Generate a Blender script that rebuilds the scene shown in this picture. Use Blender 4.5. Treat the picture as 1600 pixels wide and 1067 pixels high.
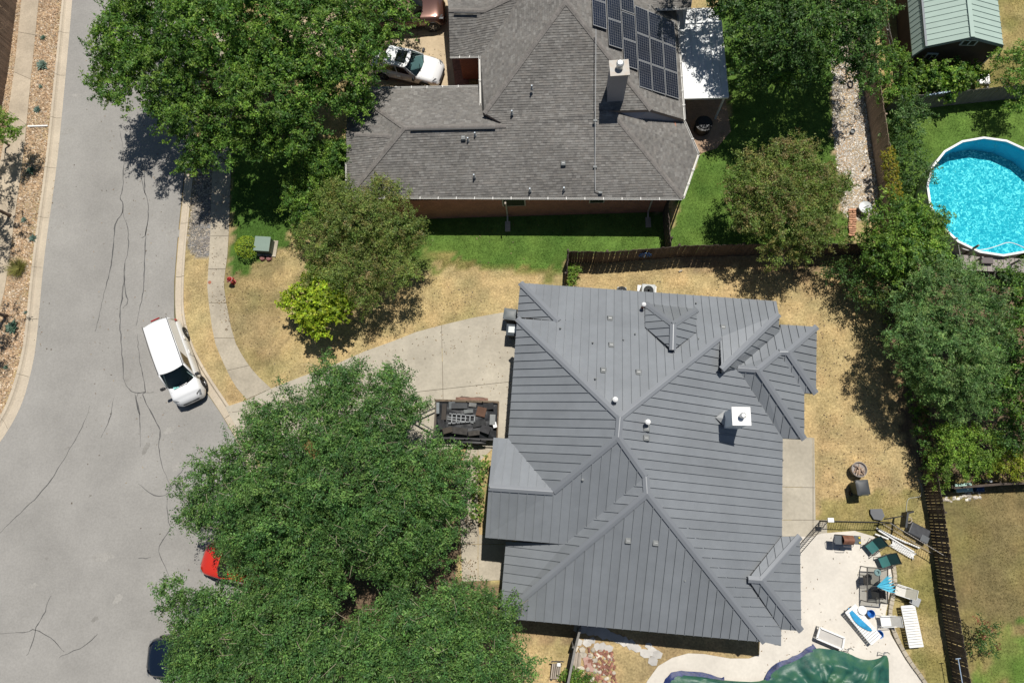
import bpy, bmesh, math, random
import numpy as np
from mathutils import Vector, Matrix
from mathutils.geometry import tessellate_polygon

random.seed(7); RNG = np.random.default_rng(7)
for o in list(bpy.data.objects): bpy.data.objects.remove(o)
S = bpy.context.scene
COL = S.collection
R_ = math.radians

# ---------------------------------------------------------------- camera (drone at 37 m, looking almost straight down)
F, CAMH = 1067.0, 37.0
_n = np.array([50.0, 256.5, F]); _n /= np.linalg.norm(_n)
_up = np.array([0, -1.0, 0]); _Y = _up - _n * np.dot(_up, _n); _Y /= np.linalg.norm(_Y)
_X = np.cross(_Y, -_n)
ROT = np.stack([_X, _Y, -_n])
cam = bpy.data.cameras.new('camera'); cam_o = bpy.data.objects.new('camera', cam); COL.objects.link(cam_o)
cam.sensor_width = 36.0; cam.lens = 36.0 * F / 1600.0; cam.clip_start = 0.5; cam.clip_end = 3000
M = Matrix.Identity(4)
for i in range(3):
    M[i][0] = ROT[i, 0]; M[i][1] = -ROT[i, 1]; M[i][2] = -ROT[i, 2]
M[2][3] = CAMH
cam_o.matrix_world = M
S.camera = cam_o

# ---------------------------------------------------------------- daylight
SHX, SHY = -0.14, -0.38                      # a 1 m post throws its shadow this far (x, y)
sun_dir = Vector((-SHX, -SHY, 1.0)).normalized()
elev = math.asin(sun_dir.z); azim = math.atan2(sun_dir.x, sun_dir.y)
world = bpy.data.worlds.new('World'); S.world = world; world.use_nodes = True
wn = world.node_tree.nodes; wl = world.node_tree.links; wn.clear()
sky = wn.new('ShaderNodeTexSky'); sky.sky_type = 'NISHITA'; sky.sun_disc = False
sky.sun_elevation = elev; sky.sun_rotation = azim; sky.air_density = 1.0; sky.dust_density = 0.6; sky.ozone_density = 1.5
bg = wn.new('ShaderNodeBackground'); bg.inputs[1].default_value = 0.05
out = wn.new('ShaderNodeOutputWorld'); wl.new(sky.outputs[0], bg.inputs[0]); wl.new(bg.outputs[0], out.inputs[0])
sun = bpy.data.lights.new('sun', 'SUN'); sun.energy = 4.7; sun.angle = R_(0.55); sun.color = (1.0, 0.955, 0.88)
sun_o = bpy.data.objects.new('sun', sun); COL.objects.link(sun_o); sun_o.location = (0, 0, 60)
sun_o.rotation_euler = sun_dir.to_track_quat('Z', 'Y').to_euler()
S.render.engine = 'CYCLES'
S.view_settings.view_transform = 'Standard'; S.view_settings.look = 'None'
S.view_settings.exposure = 0.0; S.view_settings.gamma = 1.0; S.view_settings.use_curve_mapping = False
S.cycles.max_bounces = 5; S.cycles.diffuse_bounces = 2; S.cycles.transparent_max_bounces = 8

# ---------------------------------------------------------------- helpers
def P(u, v, z=0.0):
    """point of the place at height z that the photograph shows at pixel (u, v)"""
    d = ROT @ np.array([(u - 800) / F, (v - 533.5) / F, 1.0]); t = (z - CAMH) / d[2]
    return Vector((d[0] * t, d[1] * t, z))

def PIX(xy):
    """ground points (n,2) -> photograph pixels (n,2)"""
    p = np.column_stack([xy, np.full(len(xy), -CAMH)]) @ ROT
    return np.column_stack([800 + F * p[:, 0] / p[:, 2], 533.5 + F * p[:, 1] / p[:, 2]])

def PL(pts, z=0.0): return [P(u, v, z) for u, v in pts]

def tag(o, label=None, cat=None, group=None, kind=None):
    if label: o['label'] = label
    if cat: o['category'] = cat
    if group: o['group'] = group
    if kind: o['kind'] = kind
    return o

def thing(name, label, cat, loc=(0, 0, 0), rz=0.0, group=None):
    o = bpy.data.objects.new(name, None); COL.objects.link(o); o.empty_display_size = 0.3
    o.location = loc; o.rotation_euler = (0, 0, rz)
    return tag(o, label, cat, group)

class MB:
    """collects faces, then links them as one mesh object"""
    def __init__(s): s.v = []; s.f = []; s.m = []; s.mi = 0
    def add(s, verts, faces, mi=None):
        b = len(s.v); s.v += [tuple(p) for p in verts]
        for f in faces: s.f.append([b + i for i in f]); s.m.append(s.mi if mi is None else mi)
        return s
    def box(s, c, d, rz=0.0, rx=0.0, ry=0.0, taper=1.0, mi=None):
        hx, hy, hz = d[0] / 2, d[1] / 2, d[2] / 2
        m = Matrix.Translation(c) @ Matrix.Rotation(rz, 4, 'Z') @ Matrix.Rotation(ry, 4, 'Y') @ Matrix.Rotation(rx, 4, 'X')
        vs = [m @ Vector((x * hx * (taper if z > 0 else 1), y * hy * (taper if z > 0 else 1), z * hz)) for z in (-1, 1) for y in (-1, 1) for x in (-1, 1)]
        return s.add(vs, [(0, 2, 3, 1), (4, 5, 7, 6), (0, 1, 5, 4), (2, 6, 7, 3), (0, 4, 6, 2), (1, 3, 7, 5)], mi)
    def prism(s, pts, z0, z1, mi=None):
        """vertical prism over a plan polygon; z0/z1 may be lists"""
        n = len(pts); a0 = z0 if hasattr(z0, '__len__') else [z0] * n; a1 = z1 if hasattr(z1, '__len__') else [z1] * n
        vs = [(p[0], p[1], a0[i]) for i, p in enumerate(pts)] + [(p[0], p[1], a1[i]) for i, p in enumerate(pts)]
        area = sum(pts[i][0] * pts[(i + 1) % n][1] - pts[(i + 1) % n][0] * pts[i][1] for i in range(n))
        idx = list(range(n)) if area > 0 else list(range(n))[::-1]
        tri = tessellate_polygon([[Vector((pts[i][0], pts[i][1], 0)) for i in idx]])
        fs = []
        for t in tri:
            t = [idx[k] for k in t]
            a, b, c = [pts[k] for k in t]
            if (b[0] - a[0]) * (c[1] - a[1]) - (b[1] - a[1]) * (c[0] - a[0]) < 0: t = t[::-1]
            fs.append([n + k for k in t]); fs.append(t[::-1])
        for i in range(n):
            p, q = idx[i], idx[(i + 1) % n]
            fs.append((p, q, n + q, n + p))
        return s.add(vs, fs, mi)
    def tube(s, pts, r, seg=8, cap=True, mi=None):
        pts = [Vector(p) for p in pts]; n = len(pts); rs = r if hasattr(r, '__len__') else [r] * n
        vs = []; prev = None
        for i, p in enumerate(pts):
            d = (pts[min(i + 1, n - 1)] - pts[max(i - 1, 0)])
            d = d.normalized() if d.length > 1e-9 else Vector((0, 0, 1))
            a = prev if prev is not None else (Vector((0, 0, 1)) if abs(d.z) < .9 else Vector((1, 0, 0)))
            a = (a - d * a.dot(d)); a = a.normalized() if a.length > 1e-6 else d.orthogonal().normalized()
            prev = a; b = d.cross(a)
            vs += [p + (a * math.cos(2 * math.pi * k / seg) + b * math.sin(2 * math.pi * k / seg)) * rs[i] for k in range(seg)]
        fs = [(i * seg + k, i * seg + (k + 1) % seg, (i + 1) * seg + (k + 1) % seg, (i + 1) * seg + k) for i in range(n - 1) for k in range(seg)]
        if cap: fs += [tuple(range(seg))[::-1], tuple((n - 1) * seg + k for k in range(seg))]
        return s.add(vs, fs, mi)
    def bar(s, a, b, w, h, mi=None):
        """rectangular bar from a to b"""
        a, b = Vector(a), Vector(b); d = (b - a).normalized(); up = Vector((0, 0, 1)) if abs(d.z) < .95 else Vector((0, 1, 0))
        x = d.cross(up).normalized() * w / 2; y = x.cross(d).normalized() * h / 2
        vs = [a - x - y, a + x - y, a + x + y, a - x + y, b - x - y, b + x - y, b + x + y, b - x + y]
        return s.add(vs, [(0, 1, 2, 3), (7, 6, 5, 4), (0, 4, 5, 1), (1, 5, 6, 2), (2, 6, 7, 3), (3, 7, 4, 0)], mi)
    def lathe(s, prof, c=(0, 0, 0), seg=20, axis='Z', mi=None):
        vs = []; n = len(prof); c = Vector(c)
        for r, h in prof:
            for k in range(seg):
                a = 2 * math.pi * k / seg
                q = Vector((r * math.cos(a), r * math.sin(a), h))
                if axis == 'Y': q = Vector((q.x, q.z, q.y))
                if axis == 'X': q = Vector((q.z, q.x, q.y))
                vs.append(c + q)
        fs = [(i * seg + k, i * seg + (k + 1) % seg, (i + 1) * seg + (k + 1) % seg, (i + 1) * seg + k) for i in range(n - 1) for k in range(seg)]
        fs += [tuple(range(seg))[::-1], tuple((n - 1) * seg + k for k in range(seg))]
        return s.add(vs, fs, mi)
    def grid(s, fn, nu, nv, mi=None):
        vs = [fn(i / nu, j / nv) for j in range(nv + 1) for i in range(nu + 1)]
        return s.add(vs, [(j * (nu + 1) + i, j * (nu + 1) + i + 1, (j + 1) * (nu + 1) + i + 1, (j + 1) * (nu + 1) + i) for j in range(nv) for i in range(nu)], mi)
    def mesh(s, name, mats, smooth=False):
        me = bpy.data.meshes.new(name); me.from_pydata(s.v, [], s.f)
        for m in (mats if isinstance(mats, (list, tuple)) else [mats]): me.materials.append(m)
        if any(s.m): me.polygons.foreach_set('material_index', s.m)
        if smooth: me.polygons.foreach_set('use_smooth', [True] * len(s.f))
        me.update(); return me

def link(name, me, parent=None, world=True):
    o = bpy.data.objects.new(name, me); COL.objects.link(o)
    if parent is not None:
        o.parent = parent
        if world:   # the mesh was written in scene coordinates: undo the chain above it
            m = Matrix.Identity(4); chain = []; q = parent
            while q is not None: chain.append(q); q = q.parent
            for q in reversed(chain): m = m @ q.matrix_parent_inverse @ Matrix.LocRotScale(q.location, q.rotation_euler, q.scale)
            o.matrix_parent_inverse = m.inverted()
    return o

def ob(name, mb, mats, parent=None, world=True, smooth=False, label=None, cat=None, group=None, kind=None, bevel=0, fixn=False, sub=0):
    me = mb.mesh(name, mats, smooth)
    if fixn or sub:
        b = bmesh.new(); b.from_mesh(me); bmesh.ops.remove_doubles(b, verts=b.verts, dist=1e-4); bmesh.ops.recalc_face_normals(b, faces=b.faces); b.to_mesh(me); b.free()
    o = link(name, me, parent, world)
    if bevel:
        m = o.modifiers.new('bevel', 'BEVEL'); m.width = bevel; m.segments = 2; m.limit_method = 'ANGLE'
    if sub:
        m = o.modifiers.new('smooth', 'SUBSURF'); m.levels = sub; m.render_levels = sub
    return tag(o, label, cat, group, kind)

def rnd(a, b): return random.uniform(a, b)

def npmesh(name, V, faces_n, k, colors=None, mats=None):
    """fast mesh: V (n,3); every k consecutive vertices make one face"""
    nf = len(V) // k
    me = bpy.data.meshes.new(name)
    me.vertices.add(len(V)); me.vertices.foreach_set('co', np.asarray(V, np.float32).ravel())
    me.loops.add(nf * k); me.loops.foreach_set('vertex_index', np.arange(nf * k, dtype=np.int32))
    me.polygons.add(nf); me.polygons.foreach_set('loop_start', np.arange(0, nf * k, k, dtype=np.int32))
    if colors is not None:
        a = me.color_attributes.new('tint', 'FLOAT_COLOR', 'POINT')
        c = np.ones((len(V), 4), np.float32); c[:, :3] = np.repeat(colors, k, axis=0) if len(colors) != len(V) else colors
        a.data.foreach_set('color', c.ravel())
    if mats: me.materials.append(mats)
    me.update(calc_edges=True); me.validate(); return me

# smooth value noise on the plane, for uneven colours and edges
_lat = RNG.random((64, 64))
def vnoise(x, y, s):
    x = np.asarray(x) / s + 100.3; y = np.asarray(y) / s + 57.7
    xi = np.floor(x).astype(int); yi = np.floor(y).astype(int); fx = x - xi; fy = y - yi
    fx = fx * fx * (3 - 2 * fx); fy = fy * fy * (3 - 2 * fy)
    g = lambda a, b: _lat[a % 64, b % 64]
    return (g(xi, yi) * (1 - fx) + g(xi + 1, yi) * fx) * (1 - fy) + (g(xi, yi + 1) * (1 - fx) + g(xi + 1, yi + 1) * fx) * fy
def fbm(x, y, s): return .5 * vnoise(x, y, s) + .3 * vnoise(x + 9, y + 4, s / 2.1) + .2 * vnoise(x + 3, y + 17, s / 4.3)
def inpoly(x, y, poly):
    r = np.zeros(np.shape(x), bool); n = len(poly)
    for i in range(n):
        x0, y0 = poly[i][0], poly[i][1]; x1, y1 = poly[(i + 1) % n][0], poly[(i + 1) % n][1]
        if y0 == y1: continue
        c = ((y0 > y) != (y1 > y)) & (x < (x1 - x0) * (y - y0) / (y1 - y0) + x0); r ^= c
    return r
def clip_half(poly, n, d):
    """part of a plan polygon (points with any extra coordinates) where n.xy <= d"""
    res = []; m = len(poly)
    for i in range(m):
        a, b = poly[i], poly[(i + 1) % m]
        da = n[0] * a[0] + n[1] * a[1] - d; db = n[0] * b[0] + n[1] * b[1] - d
        if da <= 0: res.append(a)
        if da * db < 0: t = da / (da - db); res.append(tuple(p + (q - p) * t for p, q in zip(a, b)))
    return res

# ---------------------------------------------------------------- materials
MATS = {}
def mat(name, col, rough=.7, var=0.0, vs=3.0, bump=0.0, bs=40.0, metal=0.0, spec=.4, attr=False, col2=None, v2=0.0, v2s=.4, coat=0.0, seed=0.0, objrand=0.0):
    """principled surface with uneven colour (large patches var/vs, small specks v2/v2s) and fine relief"""
    if name in MATS: return MATS[name]
    m = bpy.data.materials.new(name); m.use_nodes = True; nt = m.node_tree; N = nt.nodes; L = nt.links
    b = N['Principled BSDF']; b.inputs['Roughness'].default_value = rough; b.inputs['Metallic'].default_value = metal
    b.inputs['Specular IOR Level'].default_value = spec
    if coat: b.inputs['Coat Weight'].default_value = coat; b.inputs['Coat Roughness'].default_value = .08
    geo = N.new('ShaderNodeNewGeometry')
    if attr:
        a = N.new('ShaderNodeAttribute'); a.attribute_name = 'tint'; src = a.outputs['Color']
    else:
        a = N.new('ShaderNodeRGB'); a.outputs[0].default_value = (*col, 1); src = a.outputs[0]
    def noise(scale, det=4.0):
        t = N.new('ShaderNodeTexNoise'); t.inputs['Scale'].default_value = scale; t.inputs['Detail'].default_value = det; t.inputs['Roughness'].default_value = .6
        if seed:
            ad = N.new('ShaderNodeVectorMath'); ad.inputs[1].default_value = (seed * 13.1, seed * 7.7, seed); L.new(geo.outputs['Position'], ad.inputs[0]); L.new(ad.outputs[0], t.inputs['Vector'])
        else: L.new(geo.outputs['Position'], t.inputs['Vector'])
        return t
    def apply(src, fac, amt):
        mr = N.new('ShaderNodeMapRange'); mr.inputs[1].default_value = .28; mr.inputs[2].default_value = .72; mr.inputs[3].default_value = 1 - amt; mr.inputs[4].default_value = 1 + amt
        L.new(fac, mr.inputs[0]); vm = N.new('ShaderNodeVectorMath'); vm.operation = 'SCALE'; L.new(src, vm.inputs[0]); L.new(mr.outputs[0], vm.inputs['Scale']); return vm.outputs[0]
    if col2 is not None:
        t = noise(1 / vs); mx = N.new('ShaderNodeMix'); mx.data_type = 'RGBA'; mr = N.new('ShaderNodeMapRange'); mr.inputs[1].default_value = .38; mr.inputs[2].default_value = .66
        L.new(t.outputs[0], mr.inputs[0]); L.new(mr.outputs[0], mx.inputs[0]); L.new(src, mx.inputs[6]); mx.inputs[7].default_value = (*col2, 1); src = mx.outputs[2]
    if var: src = apply(src, noise(1 / vs).outputs[0], var)
    if v2: src = apply(src, noise(1 / v2s, 2.0).outputs[0], v2)
    if objrand:
        oi = N.new('ShaderNodeObjectInfo'); mr = N.new('ShaderNodeMapRange'); mr.inputs[3].default_value = 1 - objrand; mr.inputs[4].default_value = 1 + objrand
        L.new(oi.outputs['Random'], mr.inputs[0]); vm = N.new('ShaderNodeVectorMath'); vm.operation = 'SCALE'; L.new(src, vm.inputs[0]); L.new(mr.outputs[0], vm.inputs['Scale']); src = vm.outputs[0]
    L.new(src, b.inputs['Base Color'])
    if bump:
        t = noise(bs, 3.0); bp = N.new('ShaderNodeBump'); bp.inputs['Strength'].default_value = bump; bp.inputs['Distance'].default_value = .02
        L.new(t.outputs[0], bp.inputs['Height']); L.new(bp.outputs[0], b.inputs['Normal'])
    MATS[name] = m; return m

def leafmat(name, trans=.3):
    m = bpy.data.materials.new(name); m.use_nodes = True; N = m.node_tree.nodes; L = m.node_tree.links
    b = N['Principled BSDF']; b.inputs['Roughness'].default_value = .5; b.inputs['Specular IOR Level'].default_value = .3
    a = N.new('ShaderNodeAttribute'); a.attribute_name = 'tint'; L.new(a.outputs['Color'], b.inputs['Base Color'])
    t = N.new('ShaderNodeBsdfTranslucent'); vm = N.new('ShaderNodeVectorMath'); vm.operation = 'MULTIPLY'; vm.inputs[1].default_value = (1.25, 1.45, .5)
    L.new(a.outputs['Color'], vm.inputs[0]); L.new(vm.outputs[0], t.inputs['Color'])
    mx = N.new('ShaderNodeMixShader'); mx.inputs[0].default_value = trans
    L.new(b.outputs[0], mx.inputs[1]); L.new(t.outputs[0], mx.inputs[2]); L.new(mx.outputs[0], N['Material Output'].inputs[0]); return m
LEAF = leafmat('leaf'); GRASSM = leafmat('grass_blade', .2)

def glassmat(name, tint=(.02, .03, .035), rough=.04):
    m = bpy.data.materials.new(name); m.use_nodes = True; N = m.node_tree.nodes; L = m.node_tree.links
    g = N.new('ShaderNodeBsdfGlossy'); g.inputs['Roughness'].default_value = rough; t = N.new('ShaderNodeBsdfTransparent'); t.inputs[0].default_value = (*tint, 1)
    f = N.new('ShaderNodeFresnel'); f.inputs[0].default_value = 1.5; mx = N.new('ShaderNodeMixShader')
    L.new(f.outputs[0], mx.inputs[0]); L.new(t.outputs[0], mx.inputs[1]); L.new(g.outputs[0], mx.inputs[2]); L.new(mx.outputs[0], N['Material Output'].inputs[0]); MATS[name] = m; return m

asphalt = mat('asphalt', (.290, .280, .262), .92, .13, 3.5, .2, 90, v2=.085, v2s=.10, spec=.2)
tar = mat('crack_tar', (.095, .094, .092), .8, .3, .4, spec=.3)
kerbm = mat('kerb_concrete', (.50, .43, .335), .9, .13, 1.6, .25, 60, v2=.08, v2s=.1, spec=.2)
walkm = mat('walk_concrete', (.40, .355, .28), .9, .18, 1.2, .3, 60, v2=.10, v2s=.12, spec=.2, objrand=.06)
walkl = mat('old_walk_concrete', (.44, .37, .28), .9, .2, 1.3, .3, 60, v2=.10, v2s=.12, spec=.2, objrand=.07)
drivem = mat('drive_concrete', (.42, .382, .31), .88, .20, 1.9, .25, 60, v2=.07, v2s=.16, spec=.2, objrand=.04)
drive2m = mat('tan_concrete', (.50, .40, .27), .88, .16, 1.5, .25, 60, v2=.07, v2s=.16, spec=.2)
patiom = mat('patio_concrete', (.62, .58, .515), .85, .10, 1.8, .2, 60, v2=.05, v2s=.14, spec=.2)
jointm = mat('joint_dirt', (.16, .13, .10), .95, .2, .5)
metalr = mat('grey_roof_metal', (.216, .232, .249), .46, .09, 1.6, .12, 2.2, v2=.03, v2s=.3, metal=.12, spec=.8, objrand=.055)
metalcap = mat('grey_ridge_metal', (.203, .217, .236), .48, .05, 2.5, metal=.12, spec=.8)
ventm = mat('galvanised_vent', (.21, .22, .22), .75, .1, .5, spec=.15)
whitep = mat('white_paint', (.80, .80, .79), .5, .04, 1.0)
whitem = mat('white_metal', (.74, .77, .80), .35, .04, .6)
shingle = mat('shingle', (.2, .19, .18), .92, .14, 2.2, .5, 130, attr=True, v2=.14, v2s=.09, spec=.2)
brickw = mat('brick_wall', (.36, .17, .115), .9, .16, .5, .3, 40, v2=.2, v2s=.08)
greywall = mat('grey_siding', (.33, .31, .32), .8, .06, 1.0)
taupewall = mat('taupe_siding', (.36, .32, .28), .85, .08, 1.0)
blackm = mat('black_plastic', (.018, .019, .021), .5, .15, .4)
blackmetal = mat('black_metal', (.025, .025, .027), .45, .1, .4, metal=.3)
fencew = mat('weathered_fence_wood', (.175, .125, .092), .92, .2, .35, .4, 60, v2=.2, v2s=.06, objrand=.22)
fencetan = mat('tan_fence_wood', (.30, .225, .165), .92, .14, .4, .4, 60, v2=.15, v2s=.06, objrand=.12)
fencegrey = mat('grey_fence_wood', (.20, .19, .175), .92, .2, .4, .4, 60, v2=.15, v2s=.06, objrand=.15)
fencedark = mat('dark_fence_wood', (.085, .066, .054), .92, .25, .35, .4, 60, v2=.2, v2s=.06, objrand=.3)
barkm = mat('bark', (.17, .13, .10), .95, .3, .2, .6, 30)
groundm = mat('terrain_soil', (.2, .2, .1), .95, .22, .55, .6, 60, attr=True, v2=.30, v2s=.11, spec=.1)
stonem = mat('gravel_stone', (.5, .4, .3), .9, .2, .4, .2, 60, attr=True, spec=.2)
tyrem = mat('tyre_rubber', (.02, .02, .021), .8)
rimm = mat('wheel_alloy', (.45, .46, .47), .3, metal=.8)
chrome = mat('chrome', (.65, .66, .67), .2, metal=.9)
carglass = glassmat('car_glass', (.30, .42, .42))
# ================================================================ ground, street, pavements
def sheet(name, pts, z, m, parent=None, thick=.0, kind=None, z0=None):
    mb = MB(); mb.prism(pts, z - .12 if z0 is None else z0, z)
    return ob(name, mb, m, parent, kind=kind)

mb = MB(); mb.add([(-900, -900, -.17), (900, -900, -.17), (900, 900, -.17), (-900, 900, -.17)], [(0, 1, 2, 3)])
far_soil = mat('far_soil', (.17, .16, .085), .95, .3, 9.0, col2=(.30, .23, .12), v2=.2, v2s=.5)
ob('ground', mb, far_soil, kind='structure')

KLo = [(109, -140), (103, -60), (97, 0), (84, 133), (70, 267), (51, 400), (38, 534), (28, 578), (14, 622), (0, 652), (-40, 705), (-110, 775), (-260, 860)]
KLi = [(121, -140), (115, -60), (111, 0), (99, 133), (86, 267), (66, 400), (55, 534), (46, 582), (32, 632), (8, 676), (-30, 728), (-98, 800), (-252, 885)]
KRo = [(341, -140), (333, -60), (326, 0), (314, 130), (303, 267), (291, 377), (287, 440), (287, 492), (299, 534), (312, 562), (330, 592), (360, 636), (392, 690), (410, 760), (404, 840), (390, 920), (364, 1010), (335, 1090), (300, 1180)]
KRi = [(326, -140), (318, -60), (311, 0), (299, 130), (288, 267), (277, 377), (272, 440), (272, 495), (281, 538), (296, 572), (316, 604), (345, 646), (377, 700), (394, 762), (389, 836), (375, 914), (350, 1002), (321, 1082), (286, 1172)]
ZS = -.13
street_px = KLi + [(-700, 900), (-700, 1400), (200, 1500)] + KRi[::-1]
mb = MB(); mb.prism(PL(street_px, ZS), ZS - .03, ZS)
street = ob('street', mb, asphalt, kind='structure')

def resample(a, b, step, z=0.0):
    A = PL(a, z); B = PL(b, z); out = []
    for i in range(len(A) - 1):
        n = max(1, round(((A[i + 1] + B[i + 1]) / 2 - (A[i] + B[i]) / 2).length / step))
        for k in range(n): out.append((A[i].lerp(A[i + 1], k / n), B[i].lerp(B[i + 1], k / n)))
    out.append((A[-1], B[-1])); return out
def smooth_px(p, it=2):
    for _ in range(it):
        q = [p[0]]
        for i in range(len(p) - 1):
            a, b = p[i], p[i + 1]; q += [tuple(a[j] * .75 + b[j] * .25 for j in range(len(a))), tuple(a[j] * .25 + b[j] * .75 for j in range(len(a)))]
        p = q + [p[-1]]
    return p
def kerb(side, inner, outer):
    root = link('kerb_' + side, None); tag(root, kind='structure')
    st = resample(smooth_px(inner), smooth_px(outer), .5)
    prof = [(0.0, ZS + .004), (.62, ZS + .03), (.72, ZS + .09), (.78, .022), (1.0, .03), (1.0, -.16)]
    i = 0
    while i < len(st) - 1:
        L = 0.0; j = i
        while j < len(st) - 1 and L < 3.0: L += (st[j + 1][0] - st[j][0]).length; j += 1
        mb = MB(); sec = []
        for k in range(i, j + 1):
            a, b = st[k]
            if k == i: a, b = a.lerp(st[k + 1][0], .02), b.lerp(st[k + 1][1], .02)
            if k == j: a, b = a.lerp(st[k - 1][0], .02), b.lerp(st[k - 1][1], .02)
            sec.append([(a.x + (b.x - a.x) * t, a.y + (b.y - a.y) * t, z) for t, z in prof])
        n = len(prof); vs = [p for s_ in sec for p in s_]
        fs = [(r * n + c, r * n + c + 1, (r + 1) * n + c + 1, (r + 1) * n + c) for r in range(len(sec) - 1) for c in range(n - 1)] + [tuple(range(n)), tuple((len(sec) - 1) * n + c for c in range(n))[::-1]]
        mb.add(vs, fs); ob('kerb_stone', mb, kerbm, root, fixn=True); i = j
kerb('left', KLi, KLo); kerb('right', KRi, KRo)

# tar-filled cracks in the asphalt
CR = [[(188, 205), (194, 240), (192, 300), (187, 310), (193, 318), (191, 335), (181, 345), (178, 370), (176, 400), (170, 430), (160, 470), (149, 518)],
 [(193, 318), (192, 336), (199, 352), (201, 372), (200, 395), (195, 412), (193, 450), (187, 490), (189, 534), (191, 560), (194, 600), (209, 615), (220, 613), (240, 613)],
 [(195, 412), (194, 452), (201, 474), (192, 481)], [(222, 255), (221, 290), (232, 312), (231, 345), (227, 372), (226, 410), (224, 455), (218, 485), (212, 510)],
 [(225, 262), (226, 300), (229, 306)], [(231, 350), (227, 368), (221, 372)], [(215, 522), (216, 548), (222, 585), (228, 610), (222, 618), (250, 668), (251, 682), (247, 690), (250, 720), (266, 758)],
 [(228, 612), (211, 616), (218, 645), (219, 670), (220, 698)], [(211, 616), (214, 636), (219, 648)], [(266, 758), (262, 773), (245, 775), (232, 768), (216, 756)], [(266, 760), (285, 746), (305, 734)],
 [(262, 773), (261, 800), (264, 820), (269, 824), (250, 850), (248, 865), (256, 880), (265, 900)], [(266, 757), (283, 738), (300, 715)], [(216, 872), (225, 872), (236, 870)],
 [(140, 634), (134, 655), (122, 680), (104, 710), (85, 742), (60, 775), (35, 798), (0, 832), (-20, 850)], [(178, 622), (172, 655), (158, 684)],
 [(80, 930), (73, 945), (70, 958), (60, 973), (56, 982), (46, 1020), (41, 1023)], [(-5, 990), (20, 989), (42, 987), (54, 982), (64, 987), (76, 993), (88, 1004), (100, 1018)],
 [(92, 1026), (110, 1019), (130, 1010), (148, 995), (152, 990)]]
for c in CR:
    sp = smooth_px(c, 1); pts = []
    for i in range(len(sp) - 1):
        a, b = P(*sp[i], ZS), P(*sp[i + 1], ZS); n = max(1, int((b - a).length / .22))
        for k in range(n): pts.append(a.lerp(b, k / n))
    pts.append(P(*sp[-1], ZS)); n = len(pts); vs = []
    for i, p in enumerate(pts):
        d = (pts[min(i + 1, n - 1)] - pts[max(i - 1, 0)]).normalized(); q = Vector((-d.y, d.x, 0)); w = rnd(.014, .042) * (1.1 if c[0][1] < 620 else .8) * min(1, .35 + 1.5 * min(i, n - 1 - i) / n); p = p + q * rnd(-.03, .03)
        vs += [(p.x + q.x * w, p.y + q.y * w, ZS + .004), (p.x - q.x * w, p.y - q.y * w, ZS + .004)]
    mb = MB(); mb.add(vs, [(2 * i, 2 * i + 1, 2 * i + 3, 2 * i + 2) for i in range(n - 1)]); ob('crack_seal', mb, tar, street)

def slabs(name, left, right, step, z, m, label=None):
    """pavement between two edge lines, cast in slabs with open joints"""
    root = link(name, None); tag(root, kind='structure')
    st = resample(smooth_px(left, 1), smooth_px(right, 1), .4); i = 0
    while i < len(st) - 1:
        L = 0.0; j = i
        while j < len(st) - 1 and L < step: L += ((st[j + 1][0] + st[j + 1][1]) / 2 - (st[j][0] + st[j][1]) / 2).length; j += 1
        A = [s_[0].copy() for s_ in st[i:j + 1]]; B = [s_[1].copy() for s_ in st[i:j + 1]]
        for E in (A, B):
            e0 = (E[1] - E[0]).normalized(); e1 = (E[-2] - E[-1]).normalized(); E[0] += e0 * .012; E[-1] += e1 * .012
        mb = MB(); mb.prism(A + B[::-1], -.10, z + rnd(-.004, .004)); ob('slab', mb, m, root); i = j
    mb = MB(); mb.prism([s_[0] for s_ in st] + [s_[1] for s_ in st][::-1], -.12, z - .03); ob('joint_bed', mb, jointm, root)
    return root
SWl = [(345, -120), (341, -40), (336, 130), (332, 267), (328, 390), (325, 431), (324, 455), (334, 530), (345, 558), (365, 600), (386, 624)]
SWr = [(374, -120), (370, -40), (365, 130), (361, 267), (357, 390), (351, 431), (350, 455), (365, 530), (380, 558), (399, 584), (424, 607)]
slabs('sidewalk', SWl, SWr, 1.9, .03, walkm)
slabs('far_sidewalk', [(45, -120), (34, 0), (23, 110), (8, 215), (-8, 300), (-20, 380), (-40, 480), (-60, 560)], [(72, -120), (61, 0), (49, 120), (37, 245), (22, 350), (11, 440), (-4, 500), (-22, 580)], 2.75, .03, walkl)

def slabset(name, poly_px, cuts, z, m, kind='structure', seed=0):
    """concrete pad cut by joint lines into slabs"""
    root = link(name, None); tag(root, kind=kind)
    polys = [[tuple(p)[:2] for p in PL(poly_px)]]
    for (a, b) in cuts:
        a, b = P(*a), P(*b); d = (b - a).normalized(); n = (-d.y, d.x); c = n[0] * a.x + n[1] * a.y; new = []
        for q in polys:
            for nn, dd in ((n, c - .012), ((-n[0], -n[1]), -c - .012)):
                r = clip_half(q, nn, dd)
                if len(r) > 2: new.append(r)
        polys = new
    for q in polys:
        mb = MB(); mb.prism(q, -.1, z + rnd(-.003, .003)); ob('slab', mb, m, root)
    mb = MB(); mb.prism([tuple(p)[:2] for p in PL(poly_px)], -.12, z - .03); ob('joint_bed', mb, jointm, root)
    return root
DRV = [(352, 636), (386, 625), (424, 607), (470, 589), (525, 569), (570, 549), (612, 534), (650, 519), (687, 509), (737, 497), (782, 489), (824, 486), (824, 700), (728, 697), (640, 715), (520, 745), (430, 745), (399, 715), (372, 672)]
slabset('driveway', DRV, [((690, 505), (694, 700)), ((600, 618), (820, 594)), ((440, 600), (470, 740)), ((560, 550), (585, 735))], .03, drivem)
slabset('neighbour_driveway', [(470, -60), (700, -60), (706, 40), (712, 150), (560, 150), (540, 120), (430, 60)], [((650, -60), (654, 140)), ((560, 62), (712, 55))], .03, drive2m)
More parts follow.
